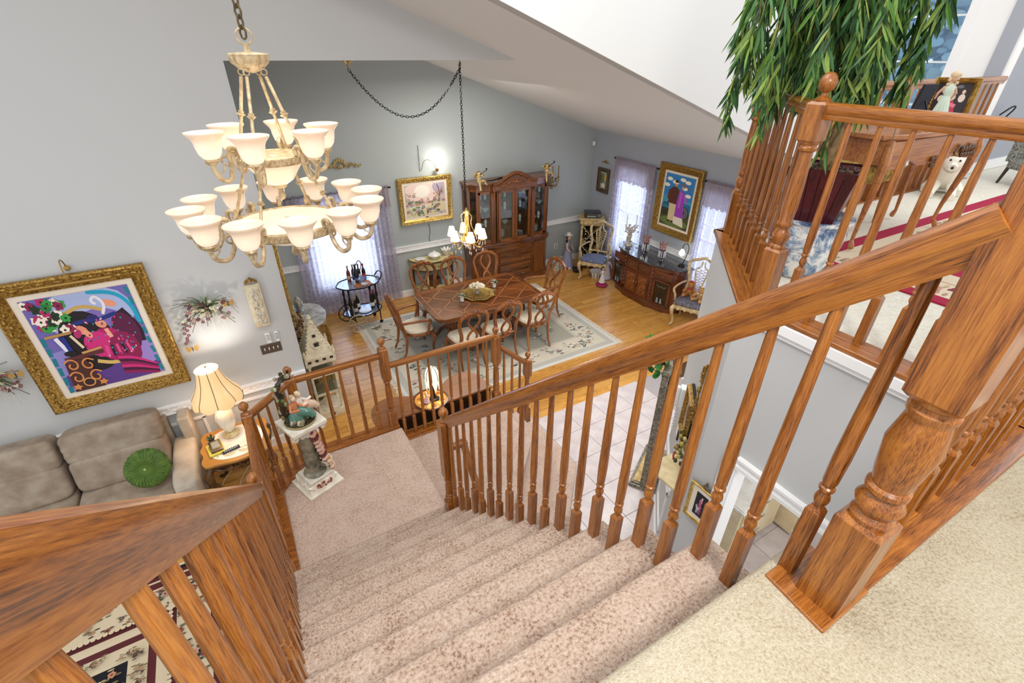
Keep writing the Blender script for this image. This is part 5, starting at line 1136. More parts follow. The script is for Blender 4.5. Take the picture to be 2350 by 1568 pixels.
for a in (0, 90, 180, 270): b.tube(smoothp([(0, 0, .3), (.07 * cos(R(a)), .07 * sin(R(a)), .27), (.13 * cos(R(a)), .13 * sin(R(a)), .33), (.13 * cos(R(a)), .13 * sin(R(a)), .38)], 2), .01, 6)
for i in range(40): a = rr_.uniform(0, 6.28); r_ = rr_.uniform(.03, .15); b.ball((r_ * cos(a), r_ * sin(a), rr_.uniform(.28, .4)), .018, 6)
for i in range(14): a = rr_.uniform(0, 6.28); b.ball((.05 * cos(a), .05 * sin(a), rr_.uniform(.03, .24)), .02, 6)
b.part('body', mat('floral_porcelain', '#e8e4de', .3, c2='#b8a898', ns=40), t); b = B('#efece4'); [b.tube([(.13 * cos(R(a)), .13 * sin(R(a)), .38), (.13 * cos(R(a)), .13 * sin(R(a)), .6)], .01, 8) for a in (0, 90, 180, 270)]; b.part('candles', VC, t)
ruby = mat('ruby_glass', '#5a0c18', .08, coat=1, c2='#c8a0a0', ns=40)
for (y, lab) in ((6.42, 'ruby glass lustre with crystal drops, left one on the sideboard'), (5.98, 'ruby glass lustre with crystal drops, right one on the sideboard')):
    t = thing('glass_lustre', lab, 'candle holder', (6.80, y, .9)); b = B(); b.lathe([(.06, 0), (.05, .02), (.02, .05), (.02, .18), (.06, .2)], 16); b.part('stem', mat('dark_ruby', '#2a0a10', .1, coat=1), t)
    b = B(); b.lathe([(.035, .2), (.06, .23), (.055, .28), (.08, .34), (.075, .34), (.05, .28)], 24, lobes=8, la=.06); b.part('cup', ruby, t)
    b = B(); [b.tube([(.065 * cos(a), .065 * sin(a), .2), (.067 * cos(a), .067 * sin(a), .07)], [.006, .008], 5) for a in [k * pi / 5 for k in range(10)]]; b.part('crystal_drops', mat('crystal', '#e4e6ea', .05, coat=1), t)
t = thing('swan_neck_lamp', 'small lit glass globe lamp on a curved stem at the right end of the sideboard', 'lamp', (6.92, 5.58, .9)); b = B(); b.lathe([(.07, 0), (.06, .02), (.02, .03)], 14, sx=1, sy=1); b.tube(smoothp([(0, 0, .02), (.0, -.06, .2), (0, -.1, .38), (0, -.02, .46), (0, .05, .38), (0, .05, .32)], 3), .007, 8); b.part('stem', iron, t)
b = B(); b.lathe([(.02, 0), (.05, .03), (.055, .07), (.03, .12), (.02, .13)], 14, (0, .05, .18)); b.part('globe', glow('lit_globe', '#f4f0e8', 1.0), t); light('sideboard_lamp_bulb', 'POINT', (6.92, 5.63, 1.2), 1.5, WARM, .04)

# dolls --------------------------------------------------------------
def doll(lab, loc, rz, s, dress, hair, trim='#eeeeee', hat=None, sit=False):
    t = thing('doll', lab, 'doll', loc, rz); t.scale = (s, s, s); b = B(dress)
    b.lathe([(.17, 0), (.16, .03), (.12, .2), (.07, .42), (.05, .48)], 24, lobes=12, la=.06); b.C(trim).lathe([(.172, .0), (.176, .02), (.165, .04)], 24, cap=False, lobes=12, la=.06); b.C(dress).lathe([(.05, .48), (.075, .55), (.08, .62), (.04, .68)], 14, sy=.7); b.part('dress', VC, t)
    b = B('#d8b09a'); b.ball((0, .005, .77), .068, 12, sc=(.9, .95, 1.1)); b.tube([(0, 0, .66), (0, 0, .72)], .022, 8); b.ball((0, .068, .765), .01, 6)
    for q in (-1, 1): b.tube([(q * .07, 0, .63), (q * .13, .03, .53), (q * .12, .1, .45)], [.024, .02, .015], 8); b.ball((q * .12, .11, .44), .017, 6)
    b.C('#1a1a22'); [b.ball((q * .024, .062, .785), .008, 6) for q in (-1, 1)]; b.C('#a83a3a').ball((0, .066, .74), .009, 6, sc=(1.5, .5, .6)); b.part('body', VC, t)
    b = B(hair); rr_ = random.Random(3)
    for i in range(24): a = pi + rr_.uniform(-1.9, 1.9) + pi / 2; b.ball((.065 * cos(a + pi), -.02 + .05 * sin(a + pi) * .6 - .01, .77 + rr_.uniform(-.12, .07)), .026, 6)
    b.ball((0, -.012, .81), .068, 10); b.part('hair', VC, t)
    if hat: b = B(hat); b.lathe([(.1, .82), (.105, .83), (.06, .835), (.05, .88), (.0001, .9)], 16); b.part('hat', VC, t)
    return t
doll('porcelain doll in a grey lilac gown with black curls beside the wine rack', (6.38, 8.36, 0), R(-150), .92, '#8f8ea6', '#17131a', '#c8c6d4', '#ddd6cf')
doll('small doll in a white gown with dark hair on a crimson cushion by the sideboard', (6.40, 7.12, .071), R(160), .42, '#d8d6d2', '#2a1a16', '#a81848')
lath('crimson_cushion', 'round crimson cushion under the small doll beside the sideboard', 'cushion', (6.40, 7.12, 0), [(.1, 0), (.13, .03), (.1, .06), (.0001, .07)], '#8f1648', VC)
doll('doll in a striped white gown leaning on the left end of the sideboard', (6.72, 7.36, .0), R(170), .62, '#d2ccd6', '#3a2a22', '#8a6a7a', '#c8d2dc')
def hatbox(loc, r_, h_, c, lab, c2): t = thing('hat_box', lab, 'box', loc); b = B(c); b.lathe([(r_, 0), (r_, h_)], 20); b.part('box', mat('floral_paper' + c[1:], c, .7, c2=c2, ns=35), t); b = B(c); b.lathe([(r_ * 1.05, h_ - .03), (r_ * 1.05, h_ + .01), (.0001, h_ + .012)], 20); b.part('lid', mat('floral_paper' + c[1:], c), t)
hatbox((6.1, 8.36, 0), .13, .13, '#e6e2d4', 'green and white floral hat box on the floor right of the china cabinet', '#4a5a3a'); hatbox((6.08, 8.38, .145), .09, .12, '#ddd8ca', 'smaller green and white hat box stacked on the floral hat box', '#5a6448')
b = B('#8a1c34'); [b.ball((.04 * cos(a), .04 * sin(a), .03), .03, 6) for a in (0, 1.5, 3, 4.5)]; b.C('#efe8e8').ball((0, 0, .05), .02, 6); tag(b.part('red_flower', VC, None, (6.28, 8.25, 0)), 'small red fabric flower on the floor between hat box and doll', 'flower')
b = B('#e4e0d6'); b.lathe([(.1, 0), (.12, .06), (.14, .14), (.11, .13)], 18, lobes=18, la=.05); [b.C('#2a2a2a').tube([(.128 * cos(a), .128 * sin(a), .02), (.145 * cos(a), .145 * sin(a), .13)], .008, 4) for a in [k * pi / 6 for k in range(12)]]; tag(b.part('striped_basket', VC, None, (6.60, 7.56, 0)), 'black and white striped basket under the blue brocade armchair', 'basket')
b = B('#141214'); b.ball((0, 0, .06), .1, 10, sc=(1.3, .8, .7)); b.ball((.12, .03, .07), .05, 8); b.ball((-.1, 0, .12), .05, 8); tag(b.part('plush_cat', VC, None, (6.40, 7.98, 0)), 'black plush cat lying on the floor at the foot of the wine rack', 'toy')

# swag chandelier ----------------------------------------------------
def chain(name, lab, pts, link=.045, r_=.0035, m_=iron, cat='chain', parent=None):
    P = [Vector(p) for p in pts]; b = B(); L = [0]
    for i in range(len(P) - 1): L.append(L[-1] + (P[i + 1] - P[i]).length)
    n = int(L[-1] / (link * .72)); 
    def at(s):
        for i in range(len(P) - 1):
            if s <= L[i + 1]: return P[i].lerp(P[i + 1], (s - L[i]) / (L[i + 1] - L[i]))
        return P[-1]
    for k in range(n):
        a, c_ = at(L[-1] * k / n), at(L[-1] * (k + 1) / n); t_ = (c_ - a).normalized(); u = t_.orthogonal().normalized()
        if abs(t_.z) < .95: u = t_.cross(Vector((0, 0, 1))).normalized()
        v = t_.cross(u); q = u if k % 2 else v; m_c = (a + c_) / 2
        b.tube([tuple(m_c + t_ * link * .5 * cos(g) + q * link * .28 * sin(g)) for g in [2 * pi * i / 8 for i in range(8)]], r_, 4, closed=True)
    o = b.part(name, m_, parent)
    if not parent: tag(o, lab, cat)
    return o
HX, HY = 3.05, 6.6
t = thing('swag_chandelier', 'small gilt chandelier with six white shades and crystal drops over the dining table', 'chandelier', (HX, HY, 1.62))
b = B(); b.lathe([(.001, 0), (.015, .01), (.01, .03), (.02, .04), (.09, .1), (.1, .14), (.11, .15), (.09, .17), (.02, .19), (.025, .24), (.018, .34), (.03, .42), (.02, .5), (.035, .56), (.05, .58), (.02, .6), (.012, .64)], 16); b.part('column', gold_b, t)
b = B(); b.lathe([(.02, .03), (.06, .06), (.1, .12), (.102, .14), (.09, .14)], 20, lobes=10, la=.04); b.part('glass_dish', glow('lit_pink_glass', '#f0dcd8', .4), t)
for i in range(6):
    a = 2 * pi * i / 6 + .3; ca, sa = cos(a), sin(a)
    b = B(); b.tube(smoothp([(ca * .05, sa * .05, .14), (ca * .14, sa * .14, .04), (ca * .22, sa * .22, .03), (ca * .25, sa * .25, .1), (ca * .25, sa * .25, .15)], 2), .008, 6); b.lathe([(.01, 0), (.045, .01), (.045, .018), (.012, .02), (.012, .06)], 12, (ca * .25, sa * .25, .15)); b.part('arm', gold_b, t)
    b = B(); b.lathe([(.074, .19), (.07, .2), (.038, .33), (.036, .33)], 18, (ca * .25, sa * .25, 0), lobes=9, la=.02, cap=False); b.part('shade', mini_sh, t)
    b = B()
    for k in range(6): g = 2 * pi * k / 6; x, y = ca * .25 + .045 * cos(g), sa * .25 + .045 * sin(g); b.ball((x, y, .13), .007, 6, sc=(.8, .8, 2)); b.ball((x, y, .1), .008, 6, sc=(.7, .7, 2.2))
    b.ball((ca * .25, sa * .25, .0), .012, 6, sc=(.8, .8, 2.4)); b.ball((ca * .14, sa * .14, -.03), .012, 6, sc=(.8, .8, 2.4)); b.tube([(ca * .14, sa * .14, .04), (ca * .14, sa * .14, -.02)], .0015, 4); b.part('crystal_drops', MT['crystal'], t)
for i in range(4):
    a = pi / 4 + i * pi / 2; b = B(); b.tube(smoothp([(cos(a) * .02, sin(a) * .02, .58), (cos(a) * .1, sin(a) * .1, .52), (cos(a) * .06, sin(a) * .06, .4), (cos(a) * .15, sin(a) * .15, .22), (cos(a) * .1, sin(a) * .1, .17)], 3), .006, 6); b.part('scroll', gold_b, t)
light('swag_chandelier_bulb', 'POINT', (HX, HY, 2.02), 12, WARM, .12)
chain('chain', 'long dark chain dropping straight to the small dining chandelier', [(HX, HY, 2.27), (HX, HY, 4.16)], .05, .0045)
hk = [(1.6 + (HX - 1.6) * i / 24, HY, 4.10 + .55 * ((2 * i / 24 - 1) ** 2 - 1)) for i in range(25)]
chain('chain', 'dark chain swagged between ceiling canopy and hook in the dining room', hk, .05, .0045)
t = thing('ceiling_canopy', 'gold ceiling canopy where the swagged chain begins', 'canopy', (1.6, HY, 4.21)); b = B(); b.lathe([(.08, 0), (.075, -.02), (.03, -.05), (.012, -.06), (.01, -.1)], 18); b.part('cup', gold_b, t)
b = B(); b.tube(smoothp([(HX, HY, 4.215), (HX, HY, 4.18), (HX + .025, HY, 4.15), (HX, HY, 4.12), (HX - .02, HY, 4.14)], 2), .006, 6); tag(b.part('ceiling_hook', brass), 'small ceiling hook above the dining table holding the chain', 'hook')

# ================================================================== BIG CHANDELIER
KX, KY = .222, 2.6
t = thing('foyer_chandelier', 'large two tier cream chandelier with eighteen alabaster glass shades', 'chandelier', (KX, KY, 3.38))
b = B(); b.lathe([(.0001, .83), (.02, .835), (.045, .845), (.072, .87), (.078, .90), (.07, .905), (.012, .91), (.01, .94)], 32, lobes=16, la=.05); b.part('top_cup', chan_m, t)
b = B(); b.tube([(.03 * cos(a), 0, .965 + .03 * sin(a)) for a in [2 * pi * i / 20 for i in range(20)]], .004, 6, closed=True); b.part('hanging_ring', chan_m, t)
def rope_ring(r_, z, h): 
    b = B(); b.lathe([(r_ * .94, z - h), (r_, z - h), (r_ * 1.02, z - h * .6), (r_ * 1.01, z), (r_, z + h * .8), (r_ * .93, z + h), (r_ * .92, z + h * .6)], 48)
    n = int(r_ * 300)
    for i in range(n): a = 2 * pi * i / n; b.tube([(r_ * 1.02 * cos(a), r_ * 1.02 * sin(a), z - h * .7), (r_ * 1.02 * cos(a + .12 / (r_ * 8)), r_ * 1.02 * sin(a + .12 / (r_ * 8)), z + h * .5)], .0045, 5)
    return b
RU, RL, ZT, ZB = .148, .265, .485, .175
rope_ring(RU, ZT, .018).part('rope_ring', chan_m, t); rope_ring(RL, ZB, .02).part('rope_ring', chan_m, t)
b = B(); b.lathe([(.03, ZT - .125), (.07, ZT - .10), (.105, ZT - .05), (RU * .93, ZT - .01), (RU * .9, ZT), (.0001, ZT + .012)], 32); b.part('glass_bowl', bowl_g, t)
b = B(); b.lathe([(.03, ZB - .10), (.1, ZB - .085), (.18, ZB - .05), (RL * .92, ZB - .01), (RL * .92, ZB + .012), (.0001, ZB + .02)], 40); b.part('glass_bowl', bowl_g, t)
b = B(); b.lathe([(.04, ZT - .12), (.03, ZT - .135), (.01, ZT - .14), (.012, ZT - .155), (.018, ZT - .175), (.012, ZT - .19), (.0001, ZT - .195)], 14); b.part('finial', chan_m, t); b = B(); b.lathe([(.03, ZB - .095), (.03, ZB - .108), (.01, ZB - .115), (.014, ZB - .13), (.02, ZB - .15), (.012, ZB - .168), (.0001, ZB - .172)], 14); b.part('finial', chan_m, t); b = B(); b.lathe([(.016, ZB + .018), (.012, ZB + .03), (.0001, ZB + .034)], 12); b.part('finial', chan_m, t)
def rod(parent, p, q):
    p, q = Vector(p), Vector(q); d = (q - p); b = B(); m_ = p.lerp(q, .5)
    b.tube([p.lerp(q, .05), p.lerp(q, .49)], .0075, 8); b.tube([p.lerp(q, .52), q], .0075, 8)
    b.tube([m_ - d * .04, m_ - d * .035, m_ - d * .015, m_, m_ + d * .015, m_ + d * .03], [.008, .013, .01, .02, .014, .008], 10)
    b.tube([tuple(p + Vector((.012 * cos(a), 0, .012 * sin(a)))) for a in [2 * pi * i / 10 for i in range(10)]], .003, 5, closed=True); b.part('rod', chan_m, parent)
for i in range(4):
    a = R(45 + 90 * i + 12); ca, sa = cos(a), sin(a); rod(t, (ca * .05, sa * .05, .835), (ca * RU, sa * RU, ZT + .02)); rod(t, (ca * RU * .98, sa * RU * .98, ZT - .03), (ca * RL, sa * RL, ZB + .02))
shade_b = B(); shade_b.lathe([(.022, .0), (.04, .008), (.056, .03), (.064, .06), (.067, .085), (.074, .10), (.088, .115), (.097, .125), (.098, .131), (.094, .13), (.083, .118), (.070, .10), (.062, .08), (.058, .05), (.045, .02), (.02, .008)], 28, cap=False)
shade_me = shade_b.mesh('shade', alab)
def arm_pts(r0_, z0_, r1_, z1_): return [(r0_, z0_ + .02), (r0_ - .01, z0_ + .055), (r0_ + .035, z0_ + .06), (r0_ + .03, z0_ - .02), (r0_ + (r1_ - r0_) * .5, z0_ - .085), (r1_ - .01, z0_ - .07), (r1_ + .006, z0_ - .02), (r1_, z1_)]
arm_me = {}
for (n_arm, r0_, z0_, r1_, zc_, off) in ((6, RU, ZT, .25, ZT + .01, R(8)), (12, RL, ZB, .41, ZB + .0, R(0))):
    b = B(); b.tube(smoothp([(x, 0, z) for x, z in arm_pts(r0_, z0_, r1_, zc_)], 3), .0105, 7)
    b.tube(smoothp([(r0_ + .03, 0, z0_ - .02), (r0_ + .07, 0, z0_ - .0), (r0_ + .06, 0, z0_ + .03), (r0_ + .035, 0, z0_ + .02)], 2), .005, 5); b.tube(smoothp([(r1_ - .01, 0, z0_ - .05), (r1_ - .04, 0, z0_ - .03), (r1_ - .035, 0, z0_ - .01)], 2), .004, 5)
    b.tube(smoothp([(r1_, 0, zc_ - .01), (r1_ + .025, 0, zc_ - .012), (r1_ + .03, 0, zc_ + .004)], 2), .0035, 5); b.lathe([(.008, -.02), (.02, -.006), (.03, .004), (.026, .012)], 12, (r1_, 0, zc_)); am = b.mesh('arm', chan_m)
    for i in range(n_arm):
        a = off + 2 * pi * i / n_arm; o = bpy.data.objects.new('arm', am); COL.objects.link(o); o.parent = t; o.rotation_euler = (0, 0, a)
        s_ = bpy.data.objects.new('shade', shade_me); COL.objects.link(s_); s_.parent = o; s_.location = (r1_, 0, zc_ + .008); s_.scale = (.82, .82, .86)
light('foyer_chandelier_glow', 'POINT', (KX, KY, 3.38 + ZT + .14), 1.2, WARM, .12); light('foyer_chandelier_glow', 'POINT', (KX + .0, KY, 3.38 + ZB + .16), 1.2, WARM, .2)
chain('chain', 'bronze chain and cord holding the large foyer chandelier', [(KX, KY, 4.34), (KX - .0, KY, 6.3)], .05, .0045, mat('bronze_chain', '#6a5a40', .4, .7))

# ================================================================== LIVING ROOM
suede = mat('taupe_suede', '#8c7b6a', .9, c2='#a89a88', ns=6, bs=.15, bn=40); suede_l = mat('light_taupe_suede', '#a89c8c', .9, c2='#bdb2a2', ns=6, bs=.15, bn=40)
def cushion(b, c, s, rz=0, rx=0, puff=.04, n=10, wr=0.0):
    """rounded box cushion"""
    X, Y, Z = s[0] / 2, s[1] / 2, s[2] / 2; vs = []; E_ = Euler((rx, 0, rz)).to_matrix(); cv = Vector(c); rr_ = random.Random(int(c[0] * 50 + c[2] * 9))
    def pt(u, v, w): # on unit cube surface -> rounded
        p = Vector((u, v, w)); k = 7.0; l = (abs(u) ** k + abs(v) ** k + abs(w) ** k) ** (1 / k); p = p / l; return p
    idx = {}; fs = []
    def gv(u, v, w):
        key = (round(u, 3), round(v, 3), round(w, 3))
        if key not in idx:
            p = pt(u, v, w); q = Vector((p.x * X, p.y * Y, p.z * Z)); 
            if wr: e = max(0, abs(p.x) - .8) / .2; q.y += wr * e * sin(p.z * 38) ; 
            idx[key] = len(vs); vs.append(cv + E_ @ q)
        return idx[key]
    g = [-1 + 2 * i / n for i in range(n + 1)]
    for ax in range(3):
        for sg in (-1, 1):
            for i in range(n):
                for j in range(n):
                    q = [(g[i], g[j]), (g[i + 1], g[j]), (g[i + 1], g[j + 1]), (g[i], g[j + 1])]
                    if (sg < 0) != (ax == 1): q = q[::-1]
                    f = []
                    for (a_, c_) in q: co = [a_, c_]; co.insert(ax, sg); f.append(gv(*co))
                    fs.append(f)
    return b.add(vs, fs)
t = thing('sofa', 'long taupe suede reclining sofa under the large magenta picture', 'sofa', (-2.1, 4.92, 0)); t.scale = (1, 1, 1.03)
b = B(); b.box((-.35, .0, .17), (2.5, .82, .28)); b.box((-.35, .36, .5), (2.5, .1, .8)); b.part('base', suede, t, bevel=.02)
for i, xc in enumerate((-1.30, -.50, .34)):
    wd = .80
    b = B(); cushion(b, (xc + .12, -.1, .40), (wd + .02, .74, .2)); b.part('seat_cushion', suede, t)
    b = B(); cushion(b, (xc + .12, .17, .64), (wd + .005, .26, .36), rx=R(-14), wr=.004); b.part('back_cushion', suede, t)
    b = B(); cushion(b, (xc + .12, .26, .91), (wd + .005, .28, .32), rx=R(-14), n=16, wr=.008); b.part('head_cushion', suede, t)
b = B(); cushion(b, (.985, -.05, .42), (.23, .86, .44), n=12); b.part('arm', suede_l, t)
b = B(); b.box((.985, -.47, .36), (.16, .02, .42)); b.part('arm_panel', suede_l, t, bevel=.01); b = B(); b.box((1.05, .33, .55), (.12, .2, .7)); b.part('back_wing', suede_l, t, bevel=.02)
b = B(); b.box((-1.3, -.44, .16), (.9, .03, .24)); b.box((-.38, -.44, .16), (.8, .03, .24)); b.box((.46, -.44, .16), (.8, .03, .24)); b.part('footrest_panel', suede, t, bevel=.01)
t = thing('round_pillow', 'round green velvet pillow with pleats radiating from a button on the sofa', 'pillow', (-1.40, 4.74, .74)); t.rotation_euler = (R(62), 0, R(-8))
b = B(); b.lathe([(.0001, .045), (.03, .055), (.1, .066), (.16, .055), (.19, .02), (.195, 0), (.19, -.02), (.16, -.055), (.1, -.066), (.0001, -.06)], 96, lobes=24, la=.025, twist=6, cap=False); b.part('pleated_cover', mat('green_velvet', '#34501a', .75, c2='#5c7a2e', ns=16), t)
b = B(); [b.tube([(r_ * cos(a + r_ * 1.2), r_ * sin(a + r_ * 1.2), z_) for r_, z_ in ((.012, .05), (.05, .064), (.1, .070), (.15, .062), (.185, .03))], .0045, 5) for a in [2 * pi * k / 32 for k in range(32)]]; o = b.part('pleats', mat('green_velvet_ridge', '#58752a', .8), t)
b = B(); b.ball((0, 0, .062), .014, 10, sc=(1, 1, .6)); b.part('button', mat('sage_button', '#98a86a', .6), t)
# end table
etw = mat('aged_walnut', '#3f2412', .4, c2='#6f4a26', ns=12, coat=.3); et_edge = mat('ochre_wood_rim', '#a8752f', .35, coat=.4)
t = thing('end_table', 'carved end table with scalloped ochre rim and inlaid white marble top', 'end table', (-.63, 4.86, 0))
sc2 = [(-.34, -.20), (-.3, -.30), (-.2, -.29), (0, -.34), (.2, -.29), (.3, -.30), (.34, -.2), (.31, -.1), (.35, 0), (.31, .1), (.34, .2), (.3, .3), (.2, .29), (0, .33), (-.2, .29), (-.3, .3), (-.34, .2), (-.31, .1), (-.35, 0), (-.31, -.1)]
pl = ring_poly(sc2, 2); b = B(); b.prism(pl, .615, .645); b.part('tabletop', et_edge, t, bevel=.006)
b = B(); b.prism([(x * .97, y * .97) for x, y in pl], .60, .616); b.prism([(x * .88, y * .86) for x, y in pl], .53, .602); b.part('apron', etw, t)
il = ring_poly([(-.22, -.22), (0, -.29), (.22, -.22), (.285, 0), (.22, .22), (0, .28), (-.22, .22), (-.285, 0)], 2); b = B(); b.prism(il, .644, .649); b.part('marble_inlay', marble_w, t)
b = B('#a89a6a'); z = .6494
for s in (-1, 1):
    for (p0_, p1_, p2_) in (((0, -.16), (s * .08, -.2), (s * .14, -.16)), ((s * .14, -.16), (s * .2, -.12), (s * .16, -.08)), ((s * .04, -.15), (s * .1, -.12), (s * .12, -.16)), ((s * .2, -.1), (s * .23, 0), (s * .18, .08)), ((s * .02, -.19), (s * .06, -.22), (s * .12, -.2))):
        pts = smoothp([(p0_[0], p0_[1], 0), (p1_[0], p1_[1], 0), (p2_[0], p2_[1], 0)], 2); pg = stroke([(v.x, v.y) for v in pts], .006); b.add([(u, v, z) for u, v in pg], [tuple(range(len(pg)))], 0, False)
    for i in range(6): pg = ell(s * (.03 + i * .03), -.16 + .02 * (-1) ** i, .016, .007, 8, i); b.add([(u, v, z + .0002) for u, v in pg], [tuple(range(len(pg)))], 0, False)
b.part('scroll_inlay', VC, t)
for sx in (-1, 1):
    for sy in (-1, 1):
        b = B(); b.tube([(sx * x, sy * y, z_) for x, y, z_ in ((.26, .24, .6), (.31, .28, .5), (.3, .27, .38), (.24, .21, .22), (.22, .19, .1), (.27, .24, .03), (.3, .27, .015))], [.035, .045, .035, .026, .02, .024, .022], 8); [b.ball((sx * .32, sy * .29, .5 - i * .03), .018, 6) for i in range(3)]; b.part('leg', etw, t)
b = B(); rr_ = random.Random(8)
for i in range(30): b.ball((rr_.uniform(-.1, .1), -.285 + rr_.uniform(-.01, .01), .53 + rr_.uniform(-.04, .04)), .016, 6)
for s in (-1, 1): b.tube(smoothp([(s * .02, -.29, .5), (s * .08, -.3, .56), (s * .16, -.28, .52), (s * .24, -.26, .56)], 2), .012, 6)
b.part('carved_apron_flowers', etw, t)
# table lamp
t = thing('table_lamp', 'cream spiral lamp with a lit scalloped fabric shade on the end table', 'lamp', (-.66, 5.0, .65))
b = B(); b.lathe([(.085, 0), (.09, .012), (.05, .02), (.03, .035), (.035, .05)], 20); b.part('base', mat('antique_cream_gold', '#c9b06a', .4, .3, '#ece0b8', 30), t)
b = B('#ece4d2'); b.lathe([(.03, .05), (.05, .08), (.085, .17), (.095, .24), (.08, .31), (.05, .36), (.03, .38)], 60, lobes=10, la=.05, twist=7); b.part('body', VG, t)
b = B(); b.tube([(0, 0, .38), (0, 0, .62)], .007, 8); b.part('stem', brass, t)
b = B(); sp = [(.10, .88), (.103, .87), (.115, .80), (.14, .71), (.185, .62), (.235, .545), (.245, .50)]
vs = []; N = 64
for i in range(N):
    a = 2 * pi * i / N; sc_l = abs(sin(4 * a))
    for k, (r_, z_) in enumerate(sp): vs.append((r_ * (1 - .05 * (1 - sc_l)) * cos(a), r_ * (1 - .05 * (1 - sc_l)) * sin(a), z_ - (.03 * sc_l if k == len(sp) - 1 else 0)))
K = len(sp); b.add(vs, [(i * K + k, i * K + k + 1, ((i + 1) % N) * K + k + 1, ((i + 1) % N) * K + k) for i in range(N) for k in range(K - 1)]); b.part('shade', lamp_sh, t)
b = B(); b.lathe([(.11, .872), (.0001, .875)], 24); b.part('shade_top', glow('lit_shade_top', '#fff6e6', 1.6), t)
b = B()
for k in range(8): a = pi * k / 4; b.tube([(r_ * .955 * cos(a), r_ * .955 * sin(a), z_) for r_, z_ in sp], .0035, 5)
b.tube([(.245 * (1 - .05 * (1 - abs(sin(4 * a)))) * cos(a), .222 * (1 - .05 * (1 - abs(sin(4 * a)))) * sin(a), .50 - .03 * abs(sin(4 * a))) for a in [2 * pi * i / 64 for i in range(64)]], .006, 5, closed=True); b.part('shade_trim', mat('bronze_braid', '#6a5034', .6), t)
b = B(); b.ball((0, 0, .895), .012, 8); b.part('finial', brass, t)
light('table_lamp_bulb', 'POINT', (-.66, 5.0, 1.50), 9, (1, .8, .55), .05); light('table_lamp_bulb_down', 'POINT', (-.66, 5.0, 1.1), .8, (1, .8, .55), .05)
t = thing('photo_frame', 'small dark frame leaning on a yellow book on the end table', 'frame', (-.82, 4.80, .65), R(10)); b = B(); b.box((0, 0, .012), (.15, .2, .024)); b.part('book', mat('yellow_book', '#c9b64a', .6), t, bevel=.003); b = B('#1c2224'); b.box((.01, 0, .05), (.11, .15, .02), rx=R(15)); b.C('#6b7a78').box((.01, 0.01, .063), (.07, .09, .003), rx=R(15)); b.part('dark_frame', VG, t, bevel=.003)
t = thing('small_plant', 'tiny dark succulent behind the dark frame on the end table', 'plant', (-.85, 4.95, .65)); b = B('#2b3328'); b.lathe([(.025, 0), (.03, .04), (.025, .04)], 10); b.part('pot', VC, t); b = B(); rr_ = random.Random(1)
for i in range(16): b.C(rr_.choice(['#3d4f38', '#6a7a5a', '#223024'])); a, e = rr_.uniform(0, 6.28), rr_.uniform(.2, 1.3); b.tube([(0, 0, .04), (.05 * cos(a) * cos(e), .05 * sin(a) * cos(e), .05 + .06 * sin(e))], [.008, .003], 5)
b.part('leaves', VC, t)
t = thing('remote_control', 'grey and black television remote lying on the end table before the lamp', 'remote', (-.68, 4.72, .65), R(12)); b = B(); b.box((0, 0, .012), (.17, .045, .022)); b.part('body', mat('dark_plastic', '#2a2c30', .4), t, bevel=.01); b = B('#d0d2d4'); [b.ball((-.06 + i * .02, q * .01, .0235), .006, 6, sc=(1, 1, .4)) for i in range(7) for q in (-1, 1)]; b.part('buttons', VC, t)
b = B(); b.lathe([(.06, 0), (.065, .01), (.055, .1), (.075, .24), (.07, .24), (.05, .1), (.05, .02)], 24, lobes=10, la=.06); tag(b.part('glass_vase', glassmat('teal_glass', '#1a7f93', .12), None, (-.55, 4.66, 0)), 'teal blue fluted glass vase on the floor under the end table', 'vase')
b = B('#e6e2d8'); b.tube(smoothp([(-.8, 5.2, .01), (-.95, 5.0, .008), (-.9, 4.7, .008), (-.75, 4.55, .008), (-.7, 4.62, .008), (-.78, 4.9, .008), (-.6, 5.2, .01)], 3), .004, 5); tag(b.part('power_cord', VC), 'thin white cord looping on the floor under the end table', 'cord')
